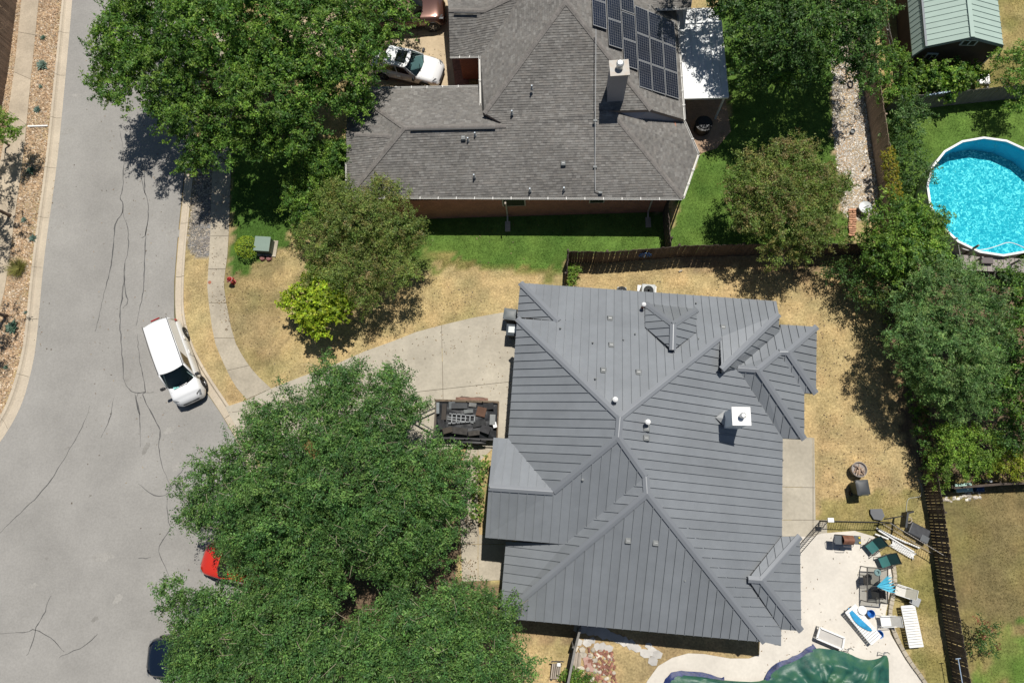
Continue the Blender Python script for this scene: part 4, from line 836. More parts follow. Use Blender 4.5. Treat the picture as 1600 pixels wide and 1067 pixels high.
# window in the south wall, two downspouts with splash blocks
def sw_pt(u, v, z, off): q = P(u, v, z); return q
wx = hpt(3.3, 16.40, 1.95, SX, SY); mb = MB(); mb.box(wx, (.85, .06, .75), PH2); w_ = ob('window', mb, mat('window_frame', (.5, .46, .40), .5), sh); mb = MB(); mb.box(wx + Vector((0, -.035, 0)), (.72, .02, .62), PH2); ob('pane', mb, blackm, w_)
wx = hpt(-1.3, 16.40, 1.95, SX, SY); mb = MB(); mb.box(wx, (1.3, .06, .9), PH2); w_ = ob('window', mb, MATS['window_frame'], sh); mb = MB(); mb.box(wx + Vector((0, -.035, 0)), (1.16, .02, .76), PH2); ob('pane', mb, blackm, w_)
for x in (-1.75, 6.35):
    mb = MB(); top = hpt(x + (.15 if x > 0 else 0), 16.02, 2.58, SX, SY); mb.bar(top, hpt(x, 16.36, 2.3, SX, SY), .08, .06); mb.bar(hpt(x, 16.36, 2.32, SX, SY), hpt(x, 16.36, .2, SX, SY), .08, .06); mb.bar(hpt(x, 16.36, .22, SX, SY), hpt(x, 16.05, .1, SX, SY), .08, .06); d_ = ob('downspout', mb, mat('tan_downspout', (.5, .44, .36), .5), sh)
    mb = MB(); mb.box(hpt(x, 15.78, .04, SX, SY), (.3, .62, .08), PH2); ob('splash_block', mb, walkm, d_)
# tall grey chimney
cb2 = P(961.5, 143, 4.72); chimney(cb2, (.86, .78), 1.95, greywall, mat('rust_stained_cap', (.50, .485, .45), .6, .12, .25, col2=(.42, .36, .30)), sroof, PH2 + R_(2), .17, .06, 1.2, .06, .4)
# roof fittings
def on2(u, v, dn, ref, p): return on_roof(u, v, D2[dn], VS[ref], p)
for (u, v) in ((731.5, 220), (742.5, 212), (741, 277), (831, 139), (828, 298.5), (881, 297), (800, 178)):
    pipe(on2(u, v, 'S', 'se', .40), .04, .3, mat('lead_pipe', (.30, .34, .38), .5, metal=.4), sroof)
for (u, v) in ((724, 217), (880, 257)):
    turtle(on2(u, v, 'S', 'se', .40), PH2, sroof, .28)
pts = [on2(931, 48, 'S', 'se', .40), on2(930.5, 120, 'S', 'se', .40), on2(930, 190, 'S', 'se', .40), on2(929.5, 262, 'S', 'se', .40), on2(930, 299, 'S', 'se', .40), on2(938, 302, 'S', 'se', .40)]
mb = MB(); mb.tube([p + Vector((0, 0, .09)) for p in pts], .022, 6); cd = ob('conduit', mb, mat('conduit', (.40, .41, .41), .6), sroof)
for p in (pts[2], pts[3], pts[5]):
    mb = MB(); mb.box(p + Vector((0, 0, .06)), (.2, .12, .10), 0); ob('conduit_support', mb, ventm, cd)
# solar panels on the east slope
cellm = mat('solar_cell', (.012, .016, .030), .25, .2, .8, spec=.6, coat=.3); sframe = mat('solar_frame', (.33, .34, .35), .45, metal=.2)
SP = []
def zc(x, y): return (900 + x / 4.444, y / 4.444)
def group(tl, tr, bl, br, nc, nr):
    f = lambda s_, t_: tuple((tl[i] * (1 - s_) + tr[i] * s_) * (1 - t_) + (bl[i] * (1 - s_) + br[i] * s_) * t_ for i in range(2))
    for r_ in range(nr):
        for c_ in range(nc):
            g = [(c_ / nc, r_ / nr), ((c_ + 1) / nc, r_ / nr), ((c_ + 1) / nc, (r_ + 1) / nr), (c_ / nc, (r_ + 1) / nr)]; SP.append([zc(*f(*q)) for q in g])
group((402, 46), (678, 160), (434, 612), (712, 700), 3, 3); group((308, 84), (404, 118), (330, 466), (427, 498), 1, 2); group((204, -52), (302, -18), (222, 324), (322, 356), 1, 2); group((98, -186), (196, -150), (112, 186), (212, 218), 1, 2); group((296, -106), (392, -72), (308, 80), (403, 113), 1, 1)
for q in SP:
    c_ = [on2(u, v, 'E', 'e2', .51) + Vector((.03, 0, .11)) for u, v in q]; mbf = MB(); mbc = MB()
    f = lambda s_, t_, dz=0: (c_[0] * (1 - s_) + c_[1] * s_) * (1 - t_) + (c_[3] * (1 - s_) + c_[2] * s_) * t_ + Vector((0, 0, dz))
    e = .02; mbf.add([f(e, e / 2, -.035), f(1 - e, e / 2, -.035), f(1 - e, 1 - e / 2, -.035), f(e, 1 - e / 2, -.035), f(e, e / 2), f(1 - e, e / 2), f(1 - e, 1 - e / 2), f(e, 1 - e / 2)], [(3, 2, 1, 0), (4, 5, 6, 7), (0, 1, 5, 4), (1, 2, 6, 5), (2, 3, 7, 6), (3, 0, 4, 7)])
    so = ob('solar_panel', mbf, sframe, sroof, fixn=True)
    for i in range(6):
        for j in range(10):
            a0, a1 = .045 + .91 * (i + .03) / 6, .045 + .91 * (i + .97) / 6; b0, b1 = .03 + .94 * (j + .03) / 10, .03 + .94 * (j + .97) / 10; mbc.add([f(a0, b0, .004), f(a1, b0, .004), f(a1, b1, .004), f(a0, b1, .004)], [(0, 1, 2, 3)])
    oc = ob('cells', mbc, cellm, so, fixn=True); tag(oc, kind='stuff')
    for p_ in oc.data.polygons: pass
# small upper roof at the top right and its wall
VT = {k_: P(*p) for k_, p in dict(a=(1014, 14, 3.7), b=(1080, 11, 3.7), c=(1092, -70, 3.9), d=(1010, -70, 3.9)).items()}
deck('upper_roof', ['a b c d'], VT, sroof, MATS['brown_fascia'], .2); shingles([VT[n] for n in 'abcd'], D2['S'], sroof); gutter(VT['a'], VT['b'], sroof, (0, -1), strap=.5)
mb = MB(); mb.prism([tuple(P(u, v, 0))[:2] for u, v in ((1012, 70), (1042, 68), (1052, 0), (1010, 0))], 2.0, 3.5); ob('upper_wall', mb, greywall, sh)

# ================================================================ white patio cover beside the shingle house
pc = thing('patio_cover', 'white metal patio cover dappled with tree shade', 'patio cover', P(1095, 110))
q = [P(1057, 15, 2.55), P(1125, 13, 2.45), P(1138, 152, 2.45), P(1068, 154, 2.55)]
for k in range(7):
    a, b = k / 7, (k + 1) / 7; mb = MB(); c0, c1 = q[0].lerp(q[1], a), q[0].lerp(q[1], b - .0005); d0, d1 = q[3].lerp(q[2], a), q[3].lerp(q[2], b - .0005); mb.bar(c1 + Vector((-.02, 0, .02)), d1 + Vector((-.02, 0, .02)), .03, .04); mb.prism([c0, c1, d1, d0], [c0.z - .05, c1.z - .05, d1.z - .05, d0.z - .05], [c0.z, c1.z, d1.z, d0.z]); ob('roof_pan', mb, mat('white_pan', (.70, .72, .73), .35, .04, .6, spec=.5), pc)
mb = MB()
for i in range(4): a, b = q[i], q[(i + 1) % 4]; mb.bar(a + Vector((0, 0, -.05)), b + Vector((0, 0, -.05)), .07, .13)
ob('edge_beam', mb, whitep, pc)
for p in (q[1], q[2]):
    mb = MB(); mb.box((p.x - .15, p.y + (-.15 if p is q[1] else .15), 1.2), (.1, .1, 2.4)); ob('post', mb, whitep, pc)
sp = thing('spa_tub', 'dark round covered tub in the shade below the patio cover', 'hot tub', P(1096, 203)); mb = MB(); b_ = P(1096, 203); mb.lathe([(.42, 0), (.47, .1), (.47, .62), (.50, .63), (.50, .70), (.1, .74)], b_, 28); ob('tub', mb, blackm, sp, smooth=False); mb = MB(); mb.lathe([(.36, .735), (.36, .78), (.05, .79)], b_, 28); ob('cover', mb, mat('navy_cover', (.02, .025, .035), .5), sp)
# ================================================================ fences
def picket_mesh(h, w, m, name='picket', th=.02):
    mb = MB(); mb.box((0, 0, h / 2), (w, th, h)); return mb.mesh(name, m)
def fence(name, label, line_px, h, m, w=.14, gap=.006, side=1, step=2.4, rails=True, group=None, cap=False, ragged=.015):
    """board fence along a base line: posts, rails and every board"""
    pts = PL(line_px); t = thing(name, label, 'fence', pts[0], 0, group); pm = picket_mesh(h, w, m)
    carry = 0.0
    for i in range(len(pts) - 1):
        a, b = pts[i], pts[i + 1]; d = (b - a); L = d.length; d.normalize(); n = Vector((-d.y, d.x, 0)) * side; ang = math.atan2(d.y, d.x)
        s_ = carry
        while s_ < L:
            o = bpy.data.objects.new('picket', pm); COL.objects.link(o); o.parent = t; p = a + d * s_ + n * .035; o.location = p - pts[0] + Vector((0, 0, rnd(-ragged, ragged))); o.rotation_euler = (rnd(-.015, .015), rnd(-.012, .012), ang); s_ += w + gap
        carry = s_ - L
        if rails:
            for z in (.35, h * .55, h - .25): mb = MB(); mb.bar(a + Vector((0, 0, z)), b + Vector((0, 0, z)), .04, .085); ob('rail', mb, m, t)
        if cap: mb = MB(); mb.bar(a + Vector((0, 0, h + .03)) + n * .03, b + Vector((0, 0, h + .03)) + n * .03, .11, .035); ob('top_rail', mb, m, t)
        k = max(1, int(L / step))
        for j in range(k):
            p = a.lerp(b, j / k) - n * .06; mb = MB(); mb.box((p.x, p.y, h / 2 - .03), (.09, .09, h), ang); ob('post', mb, m, t)
    return t
fence('board_fence', 'tall brown board fence at the top left picture corner', [(36, -90), (26, 0), (12, 110), (0, 183), (-25, 330), (-60, 470)], 1.85, fencew, side=1)
fence('board_fence', 'low brown fence with a blue ornament behind the metal roofed house', [(884, 442), (886, 409), (945, 410), (1049, 402)], 1.75, fencedark, side=-1)
fence('board_fence', 'dark fence stretch running on behind the right crape myrtle', [(1053, 401), (1150, 399), (1260, 398), (1392, 398)], 1.75, fencedark, side=-1)
fence('board_fence', 'short fence joining the shingle house to the garden fence', [(1036, 331), (1040, 389), (1041, 400)], 1.75, fencedark, side=-1)
fence('board_fence', 'tan board fence beside the pale gravel path', [(1322, -100), (1335, 20), (1347, 118), (1360, 205), (1375, 310), (1391, 396)], 1.85, fencetan, side=-1)
fence('board_fence', 'dark weathered fence along the right side of the back yard', [(1393, 400), (1410, 520), (1425, 629), (1440, 735), (1451, 800), (1469, 933), (1491, 1067), (1502, 1130)], 1.5, fencedark, w=.135, gap=.012, side=-1)
fence('board_fence', 'grey board fence between the shed and the pool lawn', [(1384, 172), (1440, 169), (1520, 160), (1640, 148)], 1.45, fencegrey, side=-1)
fence('board_fence', 'narrow grey fence left of the shed wall', [(1371, 12), (1379, 60), (1388, 98)], .8, fencegrey, side=1)
fence('side_gate_fence', 'leaning grey fence with a top rail below the south eave', [(904, 972), (896, 1003), (882, 1072), (874, 1110)], 1.35, fencegrey, side=1, cap=True)
fence('lattice_wall', 'thin dark fence under the bright green hedge', [(1472, 762), (1545, 756), (1640, 752)], 1.0, fencedark, side=-1, cap=True)
# blue ornament hanging on the low fence
t = thing('wall_ornament', 'blue metal sun ornament hanging on the brown fence', 'ornament', P(1003, 404)); bm_ = mat('blue_metal', (.04, .10, .30), .4, metal=.3); lb = mat('light_blue_metal', (.18, .36, .62), .35)
c = P(1003, 404) + Vector((0, -.14, 1.15)); mb = MB(); mb.lathe([(.14, -.02), (.16, 0), (.05, .05)], c, 16, 'Y'); ob('disc', mb, bm_, t)
for k in range(12):
    a = k * math.pi / 6; mb = MB(); mb.bar(c + Vector((math.cos(a) * .14, -.03, math.sin(a) * .14)), c + Vector((math.cos(a) * .36, -.10, math.sin(a) * .36)), .05, .02); ob('ray', mb, lb if k % 2 else bm_, t)

# ================================================================ shed with gambrel roof
sd = thing('garden_shed', 'dark brown garden shed with pale green metal gambrel roof', 'shed', P(1470, 110)); sroofm = mat('sage_metal', (.36, .46, .41), .65, .05, .8, objrand=.04, spec=.25); dkwall = mat('dark_brown_siding', (.065, .045, .036), .8, .15, .5); trim = mat('slate_trim', (.21, .23, .25), .6)
g0, g1 = P(1407, 112), P(1527, 115); dx = (g1 - g0).normalized(); W = (g1 - g0).length; dy = Vector((-dx.y, dx.x, 0)); Ld = 5.6; ang = math.atan2(dx.y, dx.x)
SHH = 2.25
W = 4.2; prof = [(-.24, 1.80), (.09, 2.64), (2.08, 3.50), (4.07, 2.90), (4.44, 1.95)]
def spt(x, y, z): return g0 + dx * x + dy * y + Vector((0, 0, z))
mb = MB(); body = [(0, 0), (W, 0), (W, 2.45), (prof[3][0] - .03, prof[3][1] - .08), (prof[2][0], prof[2][1] - .08), (prof[1][0] + .03, prof[1][1] - .08), (0, 2.25)]
vs = [spt(x, y, z) for y in (0, Ld) for x, z in body]; k = len(body); mb.add(vs, [tuple(range(k)), tuple(range(k, 2 * k))[::-1]] + [(i, k + i, k + (i + 1) % k, (i + 1) % k) for i in range(k)]); ob('wall', mb, dkwall, sd, fixn=True)
for i in range(4):
    a, b = prof[i], prof[i + 1]; n = 17; ww = (Ld + .5) / n
    for j in range(n):
        y0 = -.25 + j * ww; mb = MB(); p = [spt(a[0], y0, a[1]), spt(b[0], y0, b[1]), spt(b[0], y0 + ww, b[1]), spt(a[0], y0 + ww, a[1])]
        mb.add([q - Vector((0, 0, .05)) for q in p] + p, [(3, 2, 1, 0), (4, 5, 6, 7), (0, 1, 5, 4), (1, 2, 6, 5), (2, 3, 7, 6), (3, 0, 4, 7)]); mb.bar(p[0] + Vector((0, 0, .015)), p[1] + Vector((0, 0, .015)), .03, .04); ob('roof_panel', mb, sroofm, sd)
mb = MB(); mb.bar(spt(prof[2][0], -.27, prof[2][1] + .03), spt(prof[2][0], Ld + .27, prof[2][1] + .03), .22, .04); ob('ridge_cap', mb, sroofm, sd); mb = MB(); mb.bar(spt(prof[1][0], -.26, prof[1][1] + .0), spt(prof[1][0], Ld + .26, prof[1][1] + .0), .12, .06); ob('knuckle_trim', mb, trim, sd)
for i in range(4):
    mb = MB(); a, b = prof[i], prof[i + 1]; mb.bar(spt(a[0], -.26, a[1] - .1), spt(b[0], -.26, b[1] - .1), .03, .12); ob('rake_trim', mb, trim, sd)
for x in (.03, W - .03): mb = MB(); mb.bar(spt(x, -.02, 0), spt(x, -.02, SHH - .1), .1, .04); ob('corner_trim', mb, trim, sd)
for (x, z, w_, h_) in ((.95, 1.45, .62, .62), (2.35, 2.75, .85, .45)):
    mb = MB(); c_ = spt(x, -.03, z); mb.box(c_, (w_, .06, h_), ang); f = ob('window', mb, mat('pale_window_trim', (.50, .52, .53), .6), sd)
    for s_ in (-1, 1):
        mb = MB(); mb.box(c_ + dx * s_ * w_ * .22 - dy * .035, (w_ * .34, .02, h_ * .72), ang); ob('pane', mb, blackm, f)
mb = MB(); c_ = P(1534, 124); mb.box(c_ + Vector((0, 0, .05)), (.6, .6, .1), ang); mb.box(c_ + Vector((.3, 0, .08)), (.1, .75, .16), ang); mb.box(c_ + Vector((0, -.35, .08)), (.7, .1, .16), ang); ob('shed_step', mb, whitep, label='white edged step at the shed corner', cat='step')

# ================================================================ above ground pool
pool = thing('swimming_pool', 'round above ground pool with bright turquoise water', 'swimming pool', POOLC)
PR = 3.46; PZ = 1.3; pc_ = P(1552, 305.5, PZ); NS = 18
ring = lambda r, z, off=0: [(pc_.x + r * math.cos(2 * math.pi * (k + .5) / NS + off), pc_.y + r * math.sin(2 * math.pi * (k + .5) / NS + off), z) for k in range(NS)]
for k in range(NS):
    mb = MB(); o_, i_ = ring(PR + .09, 0), ring(PR - .03, 0); a, b, c_, d_ = o_[k], o_[(k + 1) % NS], i_[(k + 1) % NS], i_[k]; mb.prism([a, b, c_, d_], PZ - .03, PZ + .03); ob('top_rail', mb, whitep, pool)
    mb = MB(); o2 = ring(PR + .03, 0); i2 = ring(PR, 0); mb.prism([o2[k], o2[(k + 1) % NS], i2[(k + 1) % NS], i2[k]], 0, PZ - .035); ob('wall_panel', mb, mat('pool_wall', (.55, .58, .60), .5), pool)
def caustic_liner_mat():  # pale blotches in the base colour stand in for light rippling through the water
    m = bpy.data.materials.new('caustic_painted_liner'); m.use_nodes = True; N = m.node_tree.nodes; L = m.node_tree.links; b = N['Principled BSDF']; geo = N.new('ShaderNodeNewGeometry')
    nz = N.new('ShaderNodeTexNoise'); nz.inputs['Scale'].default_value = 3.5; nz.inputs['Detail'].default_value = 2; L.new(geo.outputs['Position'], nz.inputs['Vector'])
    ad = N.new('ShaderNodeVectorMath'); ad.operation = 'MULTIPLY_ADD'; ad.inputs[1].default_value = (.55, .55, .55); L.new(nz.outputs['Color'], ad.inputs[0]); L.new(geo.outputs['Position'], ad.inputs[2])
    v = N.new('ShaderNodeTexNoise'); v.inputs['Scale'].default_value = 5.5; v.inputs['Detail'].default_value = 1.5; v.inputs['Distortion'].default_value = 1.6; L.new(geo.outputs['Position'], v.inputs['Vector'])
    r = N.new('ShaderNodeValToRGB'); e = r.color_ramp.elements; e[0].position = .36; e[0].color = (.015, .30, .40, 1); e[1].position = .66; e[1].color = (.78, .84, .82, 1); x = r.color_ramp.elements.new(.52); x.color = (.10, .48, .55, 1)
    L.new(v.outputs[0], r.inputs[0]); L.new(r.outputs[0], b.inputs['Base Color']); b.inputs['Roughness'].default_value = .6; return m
mb = MB(); mb.add(ring(PR - .01, .06), [tuple(range(NS))]); ob('liner_floor', mb, caustic_liner_mat(), pool)
mb = MB(); r0, r1 = ring(PR - .005, .05), ring(PR - .005, PZ - .03); mb.add(r0 + r1, [(k, NS + k, NS + (k + 1) % NS, (k + 1) % NS) for k in range(NS)]); ob('liner_wall', mb, mat('liner_blue', (.05, .46, .68), .5, .05, 1.0), pool)
def watermat():
    m = bpy.data.materials.new('pool_water'); m.use_nodes = True; N = m.node_tree.nodes; L = m.node_tree.links
    g = N.new('ShaderNodeBsdfGlossy'); g.inputs['Roughness'].default_value = .03; t = N.new('ShaderNodeBsdfTransparent'); t.inputs[0].default_value = (.42, .93, .97, 1); fr = N.new('ShaderNodeFresnel'); fr.inputs[0].default_value = 1.33
    nz = N.new('ShaderNodeTexNoise'); nz.inputs['Scale'].default_value = 5.0; nz.inputs['Detail'].default_value = 3; geo = N.new('ShaderNodeNewGeometry'); L.new(geo.outputs['Position'], nz.inputs['Vector']); bp = N.new('ShaderNodeBump'); bp.inputs['Strength'].default_value = .5; bp.inputs['Distance'].default_value = .08
    L.new(nz.outputs[0], bp.inputs['Height']); L.new(bp.outputs[0], g.inputs['Normal']); L.new(bp.outputs[0], fr.inputs['Normal']); mx = N.new('ShaderNodeMixShader'); L.new(fr.outputs[0], mx.inputs[0]); L.new(t.outputs[0], mx.inputs[1]); L.new(g.outputs[0], mx.inputs[2]); L.new(mx.outputs[0], N['Material Output'].inputs[0]); return m
mb = MB(); mb.add(ring(PR - .012, PZ - .16), [tuple(range(NS))]); ob('water', mb, watermat(), pool)
t = thing('pool_hose', 'white pool cleaner hose floating at the pool edge', 'hose', P(1540, 395, 1.2)); mb = MB(); mb.tube([P(u, v, 1.17) for u, v in smooth_px([(1502, 388), (1515, 392), (1540, 390), (1560, 384), (1575, 378), (1590, 382), (1605, 390)], 2)], .022, 6); ob('hose', mb, whitep, t)
# deck and steps below the pool
dk = thing('pool_deck', 'grey wooden deck and stair below the pool rim', 'deck', P(1550, 420)); dm = mat('grey_deck_board', (.30, .27, .25), .85, .15, .5, v2=.15, v2s=.08, objrand=.1)
a, b, c_, d_ = P(1496, 398, 1.05), P(1640, 407, 1.05), P(1640, 428, 1.05), P(1500, 422, 1.05)
for k in range(16):
    s0, s1 = k / 16, (k + .92) / 16; mb = MB(); mb.prism([a.lerp(b, s0), a.lerp(b, s1), d_.lerp(c_, s1), d_.lerp(c_, s0)], 1.0, 1.05); ob('deck_board', mb, dm, dk)
for k in range(9):
    p = P(1545 + k * 10, 425 - k * .3, .8); mb = MB(); mb.bar(p, p + Vector((.0, -.28, -.12)), .06, .03); ob('lattice_slat', mb, dm, dk)
for (u, v) in ((1498, 402), (1504, 420), (1560, 424), (1630, 426)): mb = MB(); p = P(u, v, 0); mb.box((p.x, p.y, .9), (.09, .09, 1.8)); ob('post', mb, fencegrey, dk)
mb = MB(); mb.bar(P(1497, 383, 1.75), P(1503, 418, 1.75), .06, .08); mb.bar(P(1484, 380, 1.4), P(1496, 372, 1.75), .08, .12); ob('handrail', mb, fencegrey, dk)
t = thing('deck_storage_box', 'dark storage box standing on the pool deck', 'box', P(1541, 408, 1.06)); mb = MB(); mb.box(P(1541, 408, 1.16), (.62, .34, .2), R_(-3)); ob('body', mb, mat('taupe_plastic', (.12, .10, .10), .6), t, bevel=.02)

# ================================================================ vehicles
def car(name, label, cat, front, heading, L, Wd, paint, H=1.48, belt=.93, hood=.86, xw=1.05, xr=.30, xb=-1.55, xt=-2.0, sill=.26, glass_to=None, wheel_r=.33, roofw=.70, bed=None, dark=False, grille=True, sunroof=False):
    """car built along +x; front = point of the front bumper on the ground"""
    d = Vector((math.cos(heading), math.sin(heading), 0)); c0 = Vector(front) - d * (L / 2); t = thing(name, label, cat, (c0.x, c0.y, ZS if c0.x < -12.5 and c0.z < -.05 else c0.z), heading)
    hw = Wd / 2; hl = L / 2
    def O(n, mb, m, par=t, **k): return ob(n, mb, m, par, world=False, **k)
    # lower body: loft of rounded sections
    st = [(-hl, .52, .78, belt - .30, .40), (-hl + .06, .80, .93, belt - .1, .30), (-hl + .35, .96, .99, belt - .01, sill), (-hl * .5, 1, 1, belt, sill), (0, 1, 1, belt, sill), (xw - .15, 1, 1, belt - .0, sill), (xw + .15, .99, .99, belt - .02, sill), ((xw + hl) / 2 + .1, .97, .98, (belt + hood) / 2 - .02, sill), (hl - .38, .92, .96, hood - .05, sill), (hl - .14, .80, .88, hood - .14, .26), (hl - .04, .66, .74, hood - .30, .30), (hl, .48, .6, hood - .42, .36)]
    mb = MB(); vs = []
    for (x, wt, wl_, zt, zb) in st:
        y1 = hw * wl_; y2 = hw * wt * .93; y3 = hw * wt * .80
        pr = [(y1 * .90, zb), (y1, zb + .10), (y1 * 1.0, zb + (zt - zb) * .62), (y2, zt - .045), (y3, zt), (y3 * .5, zt + .03), (0, zt + .04)]
        half = [(x, y, z) for y, z in pr]; vs += half + [(x, -y, z) for (x, y, z) in half[-2::-1]]
    n = 13; mb.add(vs, [(i * n + j, i * n + j + 1, (i + 1) * n + j + 1, (i + 1) * n + j) for i in range(len(st) - 1) for j in range(n - 1)] + [tuple(range(n))[::-1], tuple((len(st) - 1) * n + j for j in range(n))]); O('body', mb, paint, smooth=True, fixn=True, sub=1)
    # greenhouse
    zr = H; wr = hw * roofw; wb = hw * .90; bz = belt - .02
    fw = lambda s_: (xw + .10 - .28 * s_ * s_, wb * s_, bz); fr = lambda s_: (xr + .05 - .12 * s_ * s_, wr * s_, zr - .05 - .05 * s_ * s_)
    bw = lambda s_: (xt - .02 + .16 * s_ * s_, wb * .97 * s_, bz + .02); br = lambda s_: (xb + .02 + .06 * s_ * s_, wr * .97 * s_, zr - .07 - .05 * s_ * s_)
    def patch(f0, f1, nu, nv, bulge=.03, e=(-1, 1)):
        mb = MB(); mb.grid(lambda u, v: tuple(f0(e[0] + (e[1] - e[0]) * u)[i] * (1 - v) + f1(e[0] + (e[1] - e[0]) * u)[i] * v + (bulge * math.sin(math.pi * v) if i == 2 else 0) for i in range(3)), nu, nv); return mb
    mbr = patch(fr, br, 8, 8, .06); O('roof', mbr, paint, smooth=True, fixn=True)
    ws = O('windshield', patch(fw, fr, 8, 5, .02, (-.93, .93)), carglass, smooth=True)
    rg = O('rear_window', patch(bw, br, 8, 4, .02, (-.88, .88)), carglassd, smooth=True)
    for s_ in (-1, 1):
        A0, A1, B0, B1 = fw(s_), fr(s_), bw(s_), br(s_)
        lerp = lambda p, q, f: tuple(p[i] * (1 - f) + q[i] * f for i in range(3))
        mb = MB(); gl = glass_to if glass_to is not None else .93
        mb.add([A0, A1, B1, B0], [(0, 1, 2, 3)]); sp_ = O('side_panel', mb, paint)
        lo = lambda f, h: lerp(lerp(A0, B0, f), lerp(A1, B1, f), h)
        for (f0, f1) in ((.12, .46), (.50, .88)) if glass_to is None else ((.06, glass_to),):
            mb = MB(); q = [lo(f0 + .10 * (0 if f0 > .3 else 0), .12), lo(f0 + .02, .86), lo(f1, .86), lo(f1, .12)]; q = [(p[0], p[1] + s_ * .012, p[2] + .004) for p in q]; mb.add(q, [(0, 1, 2, 3)]); O('side_window', mb, carglassd)
        mb = MB(); mb.tube([(A0[0], A0[1], A0[2]), lerp(A0, A1, .5), A1], .035, 6); mb.tube([A1, lerp(A1, B1, .5), B1], .03, 6); mb.tube([B1, B0], .04, 6); O('pillar', mb, paint, smooth=True)
        mb = MB(); mx = xw - .22; mb.box((mx, s_ * (hw + .12), belt + .08), (.14, .24, .18)); mb.bar((mx, s_ * hw * .88, belt + .02), (mx, s_ * (hw + .05), belt + .06), .05, .05); O('mirror', mb, blackm if not dark else paint, bevel=.03)
        for wx in (hl - .86, -hl + .86):
            mb = MB(); w = .215; mb.lathe([(wheel_r * .64, -w / 2), (wheel_r * .93, -w / 2), (wheel_r, -w * .36), (wheel_r, w * .36), (wheel_r * .93, w / 2), (wheel_r * .64, w / 2)], (wx, s_ * (hw - .085), wheel_r), 24, 'Y'); wo = O('wheel', mb, tyrem)
            mb = MB(); yy = s_ * (hw + .012); mb.lathe([(wheel_r * .66, 0), (wheel_r * .60, .012 * s_), (wheel_r * .56, -.01 * s_)], (wx, yy, wheel_r), 20, 'Y')
            for q in range(5):
                a = q * 1.2566; mb.bar((wx, yy + .01 * s_, wheel_r), (wx + math.cos(a) * wheel_r * .6, yy + .01 * s_, wheel_r + math.sin(a) * wheel_r * .6), .05, .02)
            O('rim', mb, rimm if paint is not M_BROWN else rimm, wo)
            mb = MB(); mb.lathe([(wheel_r + .055, -.01), (wheel_r + .055, .012), (wheel_r * .95, .012)], (wx, s_ * (hw - .012), wheel_r + .01), 24, 'Y'); O('wheel_arch', mb, blackm)
        mb = MB(); hx = hl - .20; mb.add([(hx + .02, s_ * hw * .52, hood - .30), (hx - .02, s_ * hw * .80, hood - .28), (hx - .26, s_ * hw * .88, hood - .13), (hx - .10, s_ * hw * .58, hood - .12)], [(0, 1, 2, 3)]); mb.v = [(x + .07, y * 1.03, z + .085) for x, y, z in mb.v]; O('headlight', mb, lampm)
        mb = MB(); mb.box((-hl + .10, s_ * hw * .80, belt - .22), (.12, .22, .2)); O('taillight', mb, redlamp, bevel=.03)
    if grille: mb = MB(); mb.box((hl - .055, 0, hood - .40), (.10, hw * 1.05, .16)); mb.box((hl - .035, 0, .34), (.10, hw * 1.15, .13)); O('grille', mb, blackm, bevel=.03)
    mb = MB(); mb.box((.15, .35, .75), (.5, .5, .6)); mb.box((.15, -.35, .75), (.5, .5, .6)); mb.box((-.08, .35, 1.1), (.14, .46, .5)); mb.box((-.08, -.35, 1.1), (.14, .46, .5)); mb.box((-.4, 0, .55), (2.4, Wd * .8, .3)); O('seats', mb, mat('seat_fabric', (.16, .16, .165), .9)); mb = MB(); mb.box((xw - .25, 0, belt - .06), (.45, Wd * .78, .06)); O('dashboard', mb, blackm)
    gapm = mat('panel_gap', (.05, .05, .05), .8); zh = lambda x, y: (belt - .02) + (hood - .05 - belt + .02) * max(0, (x - xw - .15) / (hl - .53 - xw)) + .03 - .05 * (y / hw) ** 2
    mb = MB()
    for s_ in (-1, 1): mb.tube([(xw + .12, s_ * hw * .74, zh(xw + .12, hw * .8)), ((xw + hl) / 2, s_ * hw * .72, zh((xw + hl) / 2, hw * .8)), (hl - .34, s_ * hw * .62, zh(hl - .34, hw * .7) - .01)], .009, 5)
    mb.tube([(hl - .34, -hw * .62, zh(hl - .34, hw * .7) - .01), (hl - .27, 0, zh(hl - .3, 0) - .035), (hl - .34, hw * .62, zh(hl - .34, hw * .7) - .01)], .009, 5); O('hood_gap', mb, gapm)
    for s_ in (-.45, .25): mb = MB(); mb.tube([(xw + .06, hw * s_, bz + .05), (xw - .18, hw * (s_ + .5), bz + .16)], .012, 5); O('wiper', mb, blackm)
    for s_ in (-1, 1):
        for x in (-.25, -1.15): mb = MB(); mb.box((x, s_ * (hw + .012), belt - .18), (.2, .03, .035)); O('door_handle', mb, paint)
        mb = MB(); [mb.tube([(x, s_ * hw * .985, belt - .05), (x, s_ * (hw + .004), (belt + sill) / 2), (x, s_ * hw * .99, sill + .12)], .007, 4) for x in (xw - .35, -.05, -1.0)]; O('door_gap', mb, gapm)
    if sunroof: mb = MB(); mb.grid(lambda u, v: (xr - .18 - .62 * u, (v - .5) * wr * 1.25, zr + .005 + .012 * math.sin(math.pi * u)), 4, 4); O('sunroof', mb, carglassd)
    mb = MB(); mb.box((0, 0, .30), (L * .86, Wd * .84, .22)); O('underbody', mb, blackm)
    return t, O
M_BROWN = mat('brown_car_paint', (.13, .065, .05), .25, metal=.5, coat=1.0); M_WHITE = mat('white_car_paint', (.78, .79, .80), .3, coat=1.0); M_RED = mat('red_car_paint', (.55, .03, .015), .3, coat=1.0); M_NAVY = mat('navy_car_paint', (.005, .010, .022), .22, coat=1.0)
